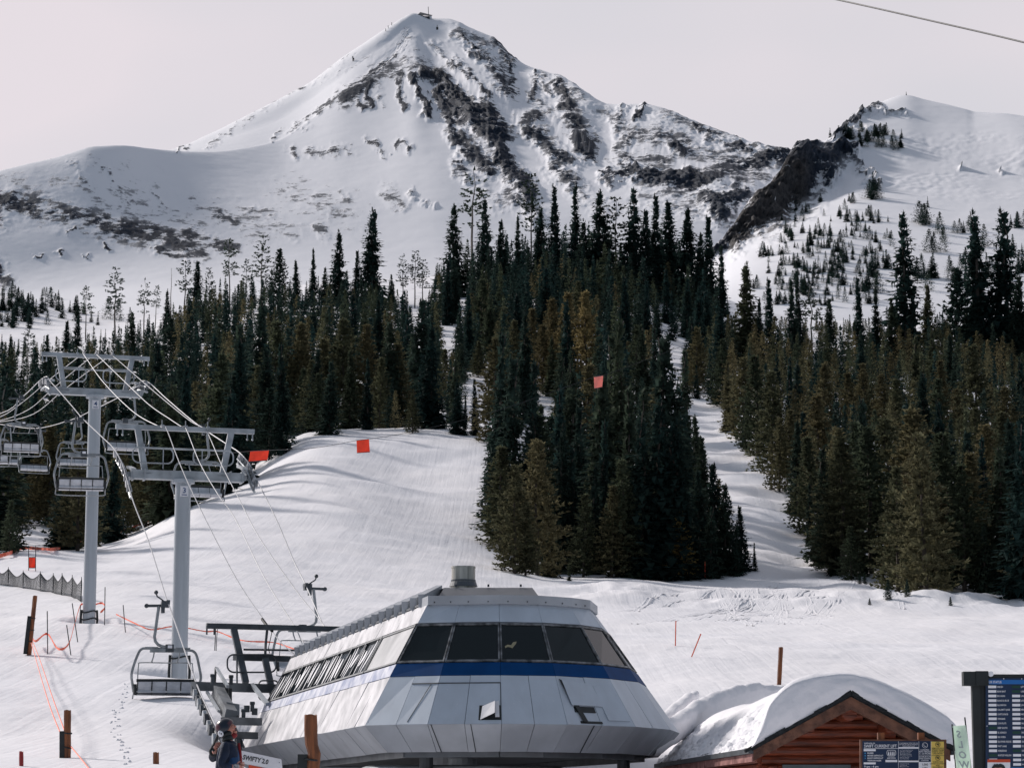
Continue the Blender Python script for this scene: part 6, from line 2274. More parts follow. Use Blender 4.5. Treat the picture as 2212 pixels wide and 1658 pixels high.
B = Board(40.0)
ws = thing('welcome_sign', ground_at(B.p(1950, 1600).x, 40), 'navy and yellow lift sign on two wooden posts in front of the log cabin', 'sign')
gz_ = ws.location.z
mb = MB()
for x0, x1 in ((1898, 1911), (1985, 1998)):
    a = B.p((x0 + x1) / 2, 1581, -.10)
    mb2 = MB()
    mb2.beam(a, Vector((a.x, a.y, gz_ - .3)), .10, .10, (0, 1, 0))
    mb2.build('post', 'wood', ws)
mb = MB()
B.rect(mb, 1858, 1596, 2044.5, 1745, 0, .06)
board_ = mb.build('board', 'barge', ws)
mb = MB()
B.rect(mb, 1863, 1599.5, 2039.5, 1740, .006, .006)
fac = mb.build('sign_face', 'navy', ws)
mb = MB()
B.rect(mb, 2011, 1600.5, 2039, 1740, .011, .004)
mb.build('yellow_panel', 'yellow', fac)
mb = MB()
wt = mb
B.text(wt, 'welcome to', 1866.5, 1605.3, 3.4, .012)
B.text(wt, 'SWIFT CURRENT LIFT', 1866.5, 1613.3, 6.2, .012, width=69.5)
B.rect(wt, 1866, 1615.0, 1940, 1615.9, .012, .003)
B.rect(wt, 1865.5, 1616.8, 1891.5, 1621.3, .012, .003)
for k, s in enumerate(('EASIER', 'MORE DIFFICULT', 'MOST DIFFICULT', 'TERRAIN PARK')):
    B.text(wt, s, 1873.5, 1627.0 + 5.4 * k, 3.1, .012, bold=.02)
B.rect(wt, 1865.5, 1645.3, 1891.5, 1649.6, .012, .003)
B.text(wt, '9 am - 4 pm', 1866.5, 1656.6, 4.4, .012, bold=.02)
B.rect(wt, 1912.5, 1640, 1938, 1644.8, .012, .003)
B.text(wt, 'RESTRAINING', 1925.5, 1634.4, 1.7, .012, 'CENTER')
B.text(wt, 'BARS DOWN', 1925.5, 1637.4, 2.2, .012, 'CENTER', .02)
# four riders on a chair, white on navy
for k in range(4):
    cx = 1919.2 + 3.9 * k
    q = [(-1.2, 1629.6), (1.2, 1629.6), (1.0, 1624.6), (-1.0, 1624.6)]
    wt.slab([B.p(cx + x, y, .012) for x, y in q], .003)
    c_ = B.p(cx, 1623.2, .012)
    wt.slab([c_ + X1 * math.cos(a) * 1.1 * B.k + Z1 * math.sin(a) * 1.1 * B.k for a in [2 * math.pi * j / 10 for j in range(10)]], .003)
oval = rrect(Vector((0, 0, 0)), X1, Z1, 19 * B.k, 11.5 * B.k, 4 * B.k)
c_ = B.p(1925.2, 1625, .012)
for a, b in zip(oval, oval[1:] + oval[:1]):
    wt.beam(c_ + a, c_ + b, .006, .006, (0, 1, 0))
# instruction column
for x in (1940.2, 1984.4, 2010.6):
    B.rect(wt, x, 1600, x + .6, 1740, .012, .003)
for k, s in enumerate(('IF UNFAMILIAR WITH THE USE', 'OF THIS LIFT ASK ATTENDANT', 'FOR INSTRUCTIONS')):
    B.text(wt, s, 1962.4, 1605.0 + 3.2 * k, 2.0, .012, 'CENTER', .01)
B.rect(wt, 1941, 1612.3, 1984, 1615.8, .012, .003)
for k, s in enumerate(('Remove pole straps from wrists', 'Watch chair as it approaches', 'Move quickly into position', 'Keep ski tips up and forward', 'Do not swing or bounce chair', 'Lower the restraint bar', 'Do not leave the chair')):
    B.text(wt, s, 1943.5, 1619.6 + 3.1 * k, 1.5, .012, bold=.004)
B.rect(wt, 1941, 1641.5, 1984, 1644.9, .012, .003)
for k, s in enumerate(('Keep tips up at the top', 'Stand at the mark', 'Move away from ramp')):
    B.text(wt, s, 1943.5, 1649.2 + 3.1 * k, 1.5, .012, bold=.004)
for k, s in enumerate(('LOADING', 'SEAT HEIGHT', '16 - 22 INCHES')):
    B.text(wt, s, 1997.6, 1619.8 + 3.9 * k, 2.9, .012, 'CENTER', .015)
for k, s in enumerate(('MAXIMUM ROPE', 'SPEED DURING', 'LOADING')):
    B.text(wt, s, 1997.6, 1634.6 + 3.8 * k, 2.5, .012, 'CENTER', .012)
B.rect(wt, 1985.2, 1629.4, 2010.4, 1630.0, .012, .003)
B.rect(wt, 1985, 1644.3, 2010.4, 1659.5, .012, .003)
c_ = B.p(1997.8, 1608.6, .012)
ringp = [c_ + X1 * math.cos(a) * 5.6 * B.k + Z1 * math.sin(a) * 5.6 * B.k for a in [2 * math.pi * j / 20 for j in range(20)]]
for a, b in zip(ringp, ringp[1:] + ringp[:1]):
    wt.beam(a, b, .005, .005, (0, 1, 0))
wt.beam(c_ + X1 * -.02 + Z1 * .02, c_ + X1 * -.015 + Z1 * -.012, .006, .006, (0, 1, 0))
wt.beam(c_ + X1 * -.015 + Z1 * -.012, c_ + X1 * .018 + Z1 * -.018, .006, .006, (0, 1, 0))
wt.build('white_lettering', 'signwhite', fac)
bt = MB()
B.text(bt, '1,000', 1997.6, 1652.2, 4.4, .018, 'CENTER', .012)
B.text(bt, 'FT./MIN.', 1997.6, 1657.4, 2.4, .018, 'CENTER', .008)
for k, s in enumerate(('REMOVE POLE', 'STRAPS FROM', 'WRISTS UNTIL', 'UNLOADED')):
    B.text(bt, s, 2025.4, 1616.6 + 3.75 * k, 2.8, .018, 'CENTER', .014)
for k, s in enumerate(('CHECK FOR', 'LOOSE CLOTHING', 'AND', 'EQUIPMENT')):
    B.text(bt, s, 2025.4, 1645.8 + 3.8 * k, 2.8, .018, 'CENTER', .014)
for cy in (1607, 1636.3):
    c_ = B.p(2025.4, cy, .018)
    ringp = [c_ + X1 * math.cos(a) * 5.0 * B.k + Z1 * math.sin(a) * 5.0 * B.k for a in [2 * math.pi * j / 20 for j in range(20)]]
    for a, b in zip(ringp, ringp[1:] + ringp[:1]):
        bt.beam(a, b, .005, .005, (0, 1, 0))
    bt.beam(c_ + X1 * -.018 + Z1 * .012, c_ + X1 * .016 + Z1 * -.010, .014, .010, (0, 1, 0))
    bt.beam(c_ + X1 * .0 + Z1 * .0, c_ + X1 * .012 + Z1 * .016, .010, .010, (0, 1, 0))
B.rect(bt, 2011.2, 1630.3, 2039, 1630.9, .016, .003)
bt.build('black_lettering', 'black', fac)
mb = MB()
for k in range(3):
    c_ = B.p(1868.8, 1625.6 + 5.4 * k, .012)
    if k == 1:
        mb.box(c_, (2.9 * B.k, .004, 2.9 * B.k))
    else:
        mb.slab([c_ + X1 * math.cos(a) * 1.7 * B.k + Z1 * math.sin(a) * 1.7 * B.k for a in [2 * math.pi * j / (16 if k == 0 else 4) for j in range(16 if k == 0 else 4)]], .003)
mb.build('grade_mark', mat('mark_blue', (.03, .22, .45), .5), fac)

# trail status board at the right edge
B2 = Board(38.0)
sb = thing('status_board', ground_at(B2.p(2190, 1600).x, 38), 'tall navy trail status board with rows of white labels on black posts', 'sign')
gz_ = sb.location.z
for x0, x1, top in ((2099.8, 2116.4, 1470), (2120.6, 2128, 1470), (2318, 2335, 1450)):
    mb = MB()
    a = B2.p((x0 + x1) / 2, top, -.06)
    mb.beam(a, Vector((a.x, a.y, gz_ - .3)), .12, (x1 - x0) * B2.k, (0, 1, 0))
    mb.build('post', 'black', sb)
mb = MB()
mb.box(B2.p(2093, 1465, -.02), (26 * B2.k, .17, 30 * B2.k))
mb.box(B2.p(2120, 1464.5, -.02), (27 * B2.k, .19, 31 * B2.k))
mb.box(B2.p(2106, 1466, -.02), (30 * B2.k, .14, 26 * B2.k))
mb.build('post_cap', 'black', sb)
mb = MB()
B2.rect(mb, 2128.3, 1455.2, 2336, 1760, -.01, .07)
mb.build('frame', 'black', sb)
mb = MB()
B2.rect(mb, 2129, 1463.5, 2332, 1755, .006, .012)
fc2 = mb.build('board', 'navy', sb)
mb = MB()
B2.rect(mb, 2129.5, 1467.4, 2332, 1476.7, .010, .004)
mb.build('blue_band', 'skyblue', fc2)
mb = MB()
B2.rect(mb, 2184, 1656, 2332, 1668, .010, .004)
mb.build('blue_band', 'skyblue', fc2)
mb = MB()
B2.text(mb, 'OUR STATUS', 2131.5, 1474.6, 5.0, .016, bold=.014, width=31)
mb.build('heading', 'signwhite', fc2)
L1 = ['AMBUSH', 'BEAR BAIT', 'BIG HORN', 'BLACK & BLUE', 'BLUE MOON', 'CALAMITY JANE', "CHET'S KNOB", 'CINNABAR', 'COW FLATS', 'DEEP SOUTH', 'EL DORADO', 'ELK HORN', 'ELK PARK RIDGE', 'FAST LANE', 'HORSESHOE', 'HUNTLEY HOLLOW']
L2 = ['LITTLE', 'LOBO', 'LONE', 'LOOK', 'LOW', 'MER', 'MID', 'MR.', 'PAC', 'POW', 'SAC', 'SAF', 'SIL', 'STA', 'SUN', 'TIP', 'UPP', 'WH']
gm = MB()
lm = MB()
for k, s in enumerate(L1):
    y = 1482.5 + 9.84 * k
    dx = k * .12
    mb, lm, gm = MB(), MB(), MB()
    B2.text(mb, s, 2153.6 + dx, y + 1.9, 3.7, .014, bold=.012, width=len(s) * 2.05)
    B2.rect(gm if k in (9, 15) else lm, 2134.4 + dx, y - 2.8, 2151.8 + dx, y + 2.8, .012, .003)
    mb.build('lettering', 'signwhite', fc2)
    if lm.v: lm.build('white_label', 'signwhite', fc2)
    if gm.v: gm.build('green_label', 'green', fc2)
lm = MB()
B2.rect(lm, 2136.5, 1482.5 + 9.84 * 16 - 2.8, 2153.8, 1482.5 + 9.84 * 16 + 2.8, .012, .003)
lm.build('white_label', 'signwhite', fc2)
for k, s in enumerate(L2):
    y = 1482.5 + 9.84 * k
    dx = k * .15
    mb, lm, gm = MB(), MB(), MB()
    B2.text(mb, s, 2204.8 + dx, y + 1.9, 3.7, .014, bold=.012, width=len(s) * 2.05)
    B2.rect(gm if k in (0, 1, 10, 14) else lm, 2185.8 + dx, y - 2.8, 2203.0 + dx, y + 2.8, .012, .003)
    mb.build('lettering', 'signwhite', fc2)
    if lm.v: lm.build('white_label', 'signwhite', fc2)
    if gm.v: gm.build('green_label', 'green', fc2)
mb = MB()
for x, y in ((2168, 1464.9), (2207, 1465.2), (2131.8, 1567)):
    mb.ball(B2.p(x, y, .008), .008, 6, 4)
mb.build('bolt', 'signwhite', fc2)
mb = MB()
mb.cyl(B2.p(2139, 1455, .06), B2.p(2139, 1455, -.02), 5.8 * B2.k, 5.8 * B2.k, 18)
mb.build('round_reflector', 'signwhite', sb)
mb = MB()
B2.rect(mb, 2132.6, 1638.8, 2181.8, 1720, .016, .004)
po = mb.build('poster', 'signwhite', fc2)
mb = MB()
B2.rect(mb, 2132.6, 1638.8, 2181.8, 1645.3, .022, .004)
mb.build('poster_header', 'redorange', po)
mb = MB()
hair = [(2142, 1662), (2142.5, 1655), (2146, 1651), (2148, 1648.6), (2151, 1650), (2153, 1648.2), (2156, 1650), (2160, 1648.4), (2164, 1649.6), (2168, 1652), (2170.5, 1656), (2171, 1662)]
mb.slab([B2.p(x, y, .022) for x, y in hair], .004)
mb.build('poster_hair', 'black', po)
mb = MB()
fp = [(2144, 1690), (2144, 1659), (2149, 1656.8), (2155, 1657.6), (2161, 1656.4), (2168, 1659), (2168.5, 1690)]
mb.slab([B2.p(x, y, .026) for x, y in fp], .003)
mb.build('poster_face', mat('poster_skin', (.62, .30, .20), .6), po)

# slow banner, seen from the back
BD = 46.0
B3 = Board(BD)
sbn = thing('slow_banner', ground_at(B3.p(2075, 1600).x, BD), 'pale green vertical SLOW banner seen from behind between two thin poles', 'banner')
gz_ = sbn.location.z
tl, trr, blb, brb = (2057.5, 1567), (2086.5, 1565), (2072, 1735), (2107, 1735)
mb = MB()
def bnp(u, v, off=0.0):
    x = (tl[0] * (1 - u) + trr[0] * u) * (1 - v) + (blb[0] * (1 - u) + brb[0] * u) * v
    y = (tl[1] * (1 - u) + trr[1] * u) * (1 - v) + (blb[1] * (1 - u) + brb[1] * u) * v
    q = B3.p(x, y, off)
    return q + Vector((0, .035 * math.sin(v * 9 + u * 2.2) + .02 * math.sin(u * 5), 0))
nu_, nv_ = 8, 30
vs = [bnp(i / nu_, j / nv_) for j in range(nv_ + 1) for i in range(nu_ + 1)] + [bnp(i / nu_, j / nv_) + Vector((0, .006, 0)) for j in range(nv_ + 1) for i in range(nu_ + 1)]
fs = []
o_ = (nu_ + 1) * (nv_ + 1)
for j in range(nv_):
    for i in range(nu_):
        a = j * (nu_ + 1) + i
        fs.append((a, a + nu_ + 1, a + nu_ + 2, a + 1))
        fs.append((o_ + a, o_ + a + 1, o_ + a + nu_ + 2, o_ + a + nu_ + 1))
mb.add(vs, fs)
bn = mb.build('banner_cloth', 'mint', sbn, smooth=True)
mb = MB()
for s, x, y in (('S', 2070.8, 1592), ('L', 2075.2, 1614), ('O', 2078.8, 1636.5), ('W', 2083.0, 1657.5)):
    put_text(mb, s, 14.5 * B3.k / .70, B3.p(x, y, .075), (X1 + Z1 * -.05).normalized(), (Z1 + X1 * -.16).normalized(), 'CENTER', .03, None, True)
mb.build('lettering', 'greyletter', bn)
for (x0, y0, x1, y1) in ((2057, 1563, 2073, 1745), (2084.5, 1548, 2108, 1745)):
    mb = MB()
    a, b = B3.p(x0, y0, -.02), B3.p(x1, y1, -.02)
    d_ = (b - a) / max(1e-6, (a.z - b.z))
    mb.tube([a, a + d_ * (a.z - gz_ + .3)], .014, 6)
    mb.build('pole', 'black', sbn)

# SWIFTY 2.0 sign
SD = 36.0
B4 = Board(SD)
sw = thing('tilted_sign', ground_at(B4.p(566, 1650).x, SD + .1), 'tilted white SWIFTY 2.0 sign over an orange panel, beside the person', 'sign')
ux = (B4.p(608, 1639) - B4.p(521.6, 1620)).normalized()
uy = Vector((-ux.z, 0, ux.x)) if False else ux.cross(Vector((0, 1, 0))) * -1
if uy.z < 0: uy = -uy
mb = MB()
mb.slab([B4.p(524.5, 1648), B4.p(610.5, 1663.5), B4.p(607.5, 1638.5), B4.p(521.6, 1620)], .02)
pnl = mb.build('white_panel', 'white', sw)
mb = MB()
put_text(mb, 'SWIFTY 2.0', 9.6 * B4.k / .70, B4.p(523.8, 1638.6, .006), (B4.p(578, 1649.4) - B4.p(523.8, 1638.6)).normalized(), uy, 'LEFT', .028, 55.5 * B4.k)
mb.build('lettering', 'black', pnl)
mb = MB()
mb.slab([B4.p(538, 1690, .004), B4.p(600, 1700, .004), B4.p(597, 1663, .004), B4.p(537, 1650.4, .004)], .02)
mb.build('orange_panel', 'redorange', sw)
mb = MB()
for p_ in ((603.5, 1645.5), (566, 1636)):
    mb.ball(B4.p(*p_, .004), .006, 6, 4)
mb.build('screw', 'dark_steel', pnl)
for x in (545, 596):
    mb = MB()
    a = B4.p(x, 1640, -.05)
    mb.beam(a, Vector((a.x, a.y, sw.location.z - .3)), .05, .05, (0, 1, 0))
    mb.build('post', 'dark_steel', sw)

# ------------------------------------------------------------------ posts
def log_post(name, keys, w_px, D, m, label, cat='post', pad=None, group='wooden posts in the snow'):
    base = ground_at(P(keys[-1][0], keys[-1][1], D).x, D)
    e = thing(name, base, label, cat, group)
    k = D / F
    pts = [P(x, y, D) for x, y in keys]
    while len(pts) > 2 and pts[-1].z < base.z - .3: pts.pop()
    d_ = (pts[-1] - pts[-2])
    end = Vector((pts[-1].x, pts[-1].y, base.z - .3))
    if pts[-1].z - end.z > .05: pts.append(end)
    r_ = w_px * k / 2
    n = 14
    mb = MB()
    rg = random.Random(int(keys[0][0]))
    ph = [rg.uniform(.93, 1.06) for _ in range(n)]
    full = []
    for a, b in zip(pts[:-1], pts[1:]):
        m__ = max(1, int((a - b).length / .15))
        full += [a.lerp(b, i / m__) for i in range(m__)]
    full.append(pts[-1])
    vs, fs = [], []
    for i, p in enumerate(full):
        for j in range(n):
            a = 2 * math.pi * j / n
            q = r_ * ph[j] * (1 + .03 * math.sin(i * 1.3 + j)) * (.94 if i == 0 else 1)
            vs.append(p + Vector((math.cos(a) * q, math.sin(a) * q, .012 * math.sin(3 * a) if i == 0 else 0)))
    for i in range(len(full) - 1):
        for j in range(n):
            fs.append((i * n + j, (i + 1) * n + j, (i + 1) * n + (j + 1) % n, i * n + (j + 1) % n))
    fs.append(tuple(range(n)))
    mb.add(vs, fs)
    o = mb.build('log', m, e)
    if pad:
        (x0, y0, x1, y1, wp, straps) = pad
        mb = MB()
        a, b = P(x0, y0, D), P(x1, y1, D)
        a.y -= r_ * .3; b.y -= r_ * .3
        mb.beam(a, b, .16, wp * k, (0, 1, 0))
        pd = mb.build('pad', 'black', e)
        for y in straps:
            f = (y - keys[0][1]) / (keys[-1][1] - keys[0][1])
            x = keys[0][0] + (keys[-1][0] - keys[0][0]) * f
            mb = MB()
            c = P(x, y, D)
            mb.tube([c + Vector((math.cos(t) * r_ * 1.12, math.sin(t) * r_ * 1.12, .01 * math.sin(2 * t))) for t in [2 * math.pi * q / 16 for q in range(16)]], .018, 6, closed=True)
            mb.build('strap', 'black', pd)
    return e
log_post('log_post', [(671, 1543), (671, 1590), (673, 1608), (679, 1626), (677, 1645), (675, 1660), (674, 1760)], 28, 43, M['wood'], 'crooked thick log post standing in front of the grey station', pad=(654, 1628, 652, 1740, 8, [1640]))
log_post('log_post', [(146, 1533), (145, 1760)], 15.5, 62, M['wood'], 'straight log post with a black pad, at the bottom left of the picture', pad=(136.5, 1578, 136, 1760, 6, [1583, 1614, 1645]))
gp = ground_hit(63, 1414, 40)
log_post('log_post', [(76, 1286), (62.5, 1416)], 9.5, gp.y, M['wood'], 'leaning log post with a black pad, up the slope at left', pad=(64.5, 1330, 55, 1412, 6, [1335, 1360, 1385]))
log_post('log_post', [(337, 1624), (337, 1760)], 13, 60, M['wood'], 'short log post below the line of footprints')
gp = ground_hit(1684, 1478, 70)
log_post('log_post', [(1687, 1397), (1683, 1478)], 9.5, gp.y, M['wood'], 'slim weathered post standing behind the snowy cabin roof')
log_post('red_stake', [(46, 1622), (46, 1760)], 9, 58, M['redpost'], 'square dark red stake at the bottom left corner', 'stake')

def thin_pole(x0, y0, x1, y1, m, label, r_=.014, D=None, group='thin marker poles in the snow', discs=()):
    b = ground_hit(x1, y1, 40) if D is None else None
    D = D or b.y
    a = P(x0, y0, D)
    b = b or P(x1, y1, D)
    e = thing('marker_pole', b, label, 'pole', group)
    mb = MB()
    mb.tube([a, b - (a - b).normalized() * .25], r_, 6)
    mb.build('stick', m, e)
    if discs:
        mb = MB()
        for y in discs:
            f = (y - y0) / (y1 - y0)
            mb.ball(a.lerp(b, f), (.09, .09, .13), 8, 6)
        mb.build('marker_disc', 'orange', e)
for t_ in ((102, 1319, 103, 1412, 'net', 'thin dark pole nearest the leaning log post'),
           (144, 1349, 153, 1414, 'net', 'thin dark pole at the lowest dip of the orange tape'),
           (156, 1302, 168, 1386, 'net', 'thin dark pole leaning right, below the black net'),
           (174, 1306, 172, 1345, 'net', 'short dark pole at the end of the black net'),
           (227, 1267, 226, 1349, 'net', 'upright dark pole just right of tower 4'),
           (266, 1306, 271, 1365, 'net', 'thin dark pole farther right of tower 4'),
           (466, 1356, 464, 1404, 'net', 'thin dark pole under the top beam of the entry portal'),
           (1460, 1340, 1459, 1394, 'orange_rope', 'upright thin orange pole right of the station', ),
           (1514, 1368, 1494, 1418, 'orange_rope', 'slanting thin orange pole right of the station'),
           (1483, 1231, 1484, 1249, 'orange_rope', 'faint short orange pole before the central stand')):
    thin_pole(*t_[:4], t_[4], t_[5], .022 if t_[4] == 'net' else .03)
thin_pole(1454, 1212, 1455, 1249, 'orange_rope', 'left orange pole with discs before the central stand', .03, discs=(1219, 1228, 1246))
thin_pole(1523, 1212, 1523, 1249, 'orange_rope', 'right orange pole with discs before the central stand', .03, discs=(1219, 1232, 1246))
thin_pole(2119, 1560, 2120.5, 1700, 'signwhite', 'white pole with orange bands between the posts of the status board', .035, 60.0)
mb = MB()
for y in (1609, 1653):
    a, b = P(2119.6, y - 5, 60), P(2119.7, y + 5, 60)
    mb.tube([a, b], .039, 8)
mb.build('orange_band', 'redorange', bpy.data.objects['marker_pole.012'])

# ------------------------------------------------------------------ tapes, nets, flags
def tape(keys, drop_px, label, w_=.05, name='orange_tape', n=6):
    pts = []
    for k in keys:
        g = ground_hit(k[0], k[1] + drop_px, 40)
        pts.append(P(k[0], k[1], (g.y if g else 250)))
    pts = crom(pts, n)
    mb = MB()
    for a, b in zip(pts[:-1], pts[1:]):
        mb.beam(a, b, .012, w_ * random.uniform(.7, 1.2), UP)
    return tag(mb.build(name, 'orange_rope'), label, 'tape', 'orange tapes and cords on the snow')
tape([(68, 1371), (77, 1384), (102, 1368), (125, 1400), (148, 1390), (162, 1344), (175, 1305), (190, 1310), (208, 1304), (221, 1302), (227, 1311), (217, 1322)], 26, 'sagging orange tape from the leaning log post to tower 4', .09)
tape([(251, 1326), (297, 1348), (327, 1359), (365, 1353), (390, 1352), (407, 1356), (445, 1363), (469, 1363), (505, 1377), (535, 1384), (592, 1387), (640, 1402), (690, 1412)], 20, 'pale orange tape running behind tower 3 towards the station', .06)
def cord(keys, label):
    mb = MB()
    mb.tube(crom([P(*k) for k in keys], 5), .016, 5)
    tag(mb.build('orange_tape', 'orange_rope'), label, 'cord', 'orange tapes and cords on the snow')
dl = ground_hit(63, 1414, 40).y
cord([(70, 1384, dl), (86, 1424, dl * .9), (113, 1504, 75), (139, 1576, 62.2)], 'upper orange cord from the leaning log post down to the padded post')
cord([(67, 1386, dl), (89, 1463, dl * .86), (110, 1531, 70), (138, 1600, 62.2)], 'lower orange cord from the leaning log post down to the padded post')
cord([(153, 1611, 62), (172, 1634, 58), (193, 1660, 54), (215, 1690, 50)], 'orange cord leading from the padded post to the bottom edge')
tape([(-30, 1207), (0, 1200), (27, 1192), (53, 1183), (95, 1185), (126, 1184), (187, 1167.5), (228, 1156), (267, 1145), (305, 1131), (329, 1120)], 5, 'orange fence strip along the edge of the left forest', .30, 'orange_fence', 4)

nf = thing('safety_net', ground_hit(90, 1276, 60), 'black sagging safety net on thin stakes left of tower 4', 'net fence')
stk = [(-14, 1222, 1262), (18, 1228, 1264), (50, 1235, 1270), (87, 1237, 1276), (115, 1241, 1280), (134, 1241, 1285), (156, 1245, 1289), (176, 1250, 1300)]
sp = []
for x, y0, y1 in stk:
    g = ground_hit(x, y1, 60)
    a = P(x, y0, g.y)
    sp.append((a, g))
    mb = MB()
    mb.tube([a + UP * .12, g - UP * .2], .022, 6)
    mb.build('stake', 'net', nf)
mb = MB()
for (a0, g0), (a1, g1) in zip(sp[:-1], sp[1:]):
    nh, nv2 = 12, 11
    def npnt(u, v):
        top = a0.lerp(a1, u) - UP * (.40 * 4 * u * (1 - u))
        bot = g0.lerp(g1, u) + UP * .03
        q = top.lerp(bot, v)
        return q + Vector((.03 * math.sin(7 * u + 3 * v), .25 * math.sin(math.pi * u), 0))
    for j in range(nv2 + 1):
        for i in range(nh):
            mb.beam(npnt(i / nh, j / nv2), npnt((i + 1) / nh, j / nv2), .02, .042 if j not in (0, nv2) else .06, UP)
    for i in range(nh + 1):
        for j in range(nv2):
            mb.beam(npnt(i / nh, j / nv2), npnt(i / nh, (j + 1) / nv2), .02, .03, (0, 1, 0))
mb.build('netting', 'net', nf)

# orange markers: three hung on a thin wire across the run, one on the snow
def flag(corners, D, m, label, wire=True):
    c = [P(x, y, D) for x, y in corners]          # tl tr br bl
    e = thing('orange_flag', c[0].lerp(c[1], .5), label, 'flag', 'orange square markers')
    mb = MB()
    n = 8
    vs, fs = [], []
    for side in (0, 1):
        for j in range(n + 1):
            for i in range(n + 1):
                u, v = i / n, j / n
                q = (c[0] * (1 - u) + c[1] * u) * (1 - v) + (c[3] * (1 - u) + c[2] * u) * v
                vs.append(q + Vector((0, .05 * math.sin(u * 6 + v * 3) + side * .012, 0)))
    o_ = (n + 1) ** 2
    for j in range(n):
        for i in range(n):
            a = j * (n + 1) + i
            fs += [(a, a + n + 1, a + n + 2, a + 1), (o_ + a, o_ + a + 1, o_ + a + n + 2, o_ + a + n + 1)]
    mb.add(vs, fs)
    mb.build('cloth', m, e, smooth=True)
    for a, b in ((c[0], c[1]), (c[3], c[2])):
        mb = MB()
        mb.tube([a - Vector((0, .03, 0)), b - Vector((0, .03, 0))], .028, 5)
        mb.build('hem_rod', 'dark_steel', e)
flag([(541, 974), (581, 972), (577, 994), (537, 997)], 190, 'orange', 'bright orange banner marker hanging right of tower 3')
flag([(770, 951), (797, 948), (799, 976), (771, 978)], 240, 'orange', 'square orange marker hanging over the crest of the ski run')
flag([(1283, 814), (1303, 811), (1301, 836), (1284, 839)], 262, 'pink', 'faded pinkish marker hanging before the central stand')
g_ = ground_hit(68, 1232, 60)
flag([(62, 1203), (76, 1203), (76, 1226), (62, 1226)], g_.y, 'orange', 'dull orange marker on two stakes above the black net')
fe = bpy.data.objects['orange_flag.003']
for x in (62, 77):
    mb = MB()
    mb.tube([P(x, 1178, g_.y), P(x, 1234, g_.y)], .03, 5)
    mb.build('stake', 'net', fe)
mb = MB()
mb.tube(crom([P(420, 985, 165), P(541, 974, 190), P(581, 972, 195), P(680, 967, 220), P(770, 951, 240), P(797, 948, 241), P(900, 930, 247), P(1080, 885, 254), P(1283, 814, 262), P(1303, 811, 263), P(1480, 745, 270)], 6), .022, 5)
tag(mb.build('marker_wire', 'rope_dark'), 'hair-thin dark wire across the ski run, carrying the orange markers', 'cable')
mb = MB()
mb.tube(crom([P(1500, -66, 95), P(1805, -1, 80), P(2010, 45, 74), P(2212, 92, 69), P(2600, 190, 60)], 6), .026, 8)
tag(mb.build('overhead_cable', 'rope_dark'), 'single black cable crossing the sky at the upper right', 'cable')

# a line of footprints: small heaps of kicked-up snow beside each step
mb = MB()
ftr = [(276, 1478), (272, 1500), (262, 1522), (252, 1534), (246, 1548), (246, 1562), (248, 1580), (258, 1598), (270, 1620), (274, 1638), (275, 1656)]
fr2 = random.Random(8)
for (x0, y0), (x1, y1) in zip(ftr[:-1], ftr[1:]):
    n = max(2, int(abs(y1 - y0) / 4.6))
    for k in range(n):
        f = (k + fr2.uniform(-.2, .2)) / n
        sgn = 1 if k % 2 else -1
        g = ground_hit(x0 + (x1 - x0) * f + sgn * 4.2 + fr2.uniform(-1, 1), y0 + (y1 - y0) * f, 40)
        for q in range(2):
            mb.ball(g + Vector((fr2.uniform(-.10, .10), fr2.uniform(-.10, .10), -.01)), (fr2.uniform(.03, .055), fr2.uniform(.03, .05), fr2.uniform(.03, .065)), 7, 5)
tag(mb.build('footprints', M['snowroof'], smooth=True), 'line of footprints down the snow by tower 3', kind='stuff')

# ski tracks: low ridges of pushed snow, in pairs, curving down the runs
mb = MB()
rk_ = random.Random(31)
def track(px0, D0, px1, D1, bend, waves, hh=.03, ww=.2):
    n = max(8, int(abs(D0 - D1) / 2.2) + int(abs(px1 - px0) / 12))
    for off in (0, rk_.uniform(.35, .6)):
        prev = None
        for k in range(n + 1):
            f = k / n
            px = px0 + (px1 - px0) * f + bend * math.sin(math.pi * f) + waves * math.sin(f * 15)
            D = D0 + (D1 - D0) * f
            p = ground_uv(px, D) + Vector((off, 0, 0))
            q = (p - UP * .01, p + Vector((ww / 2, 0, hh)), p + Vector((ww, 0, -.015)))
            if prev:
                mb.add([prev[0], prev[1], prev[2], q[0], q[1], q[2]], [(0, 1, 4, 3), (1, 2, 5, 4)])
            prev = q
for _ in range(26):                                   # below the gully, across the bank
    x0 = rk_.uniform(1500, 1850)
    track(x0, rk_.uniform(246, 285), x0 + rk_.uniform(-330, 160), rk_.uniform(170, 228), rk_.uniform(-60, 60), rk_.uniform(0, 5))
tag(mb.build('ski_tracks', 'snowroof', smooth=True), 'ski tracks criss-crossing the snow bank below the gully', kind='stuff')

# ------------------------------------------------------------------ on the far tops
def hit_top(px, py):
    for k in range(60):
        v = mountain.hit(px, py + k)
        if v: return v
v = hit_top(916, 36)
D_ = v.y
st0 = thing('summit_station', v, 'small dark station building with a mast on the very summit', 'building')
k = D_ / F
mb = MB()
a = P(918, 38, D_ - 6)
mb.box(a + Vector((0, 6, -2)), (24 * k, 10, 13 * k))
mb.build('wall', 'summit', st0)
mb = MB()
mb.slab([P(903, 31, D_ - 8), P(931, 34, D_ - 8), P(934, 33, D_ + 8), P(908, 26.5, D_ + 8)], .8)
mb.build('roof', 'summit', st0)
mb = MB()
mb.tube([P(925, 15, D_), P(926, 36, D_)], .45, 6)
mb.build('mast', 'summit', st0)
mb = MB()
mb.box(P(930.5, 38, D_ - 8), (4.5 * k, 1, 5.5 * k))
mb.build('window', 'white', st0)
D2_ = hit_top(945, 62).y - 26
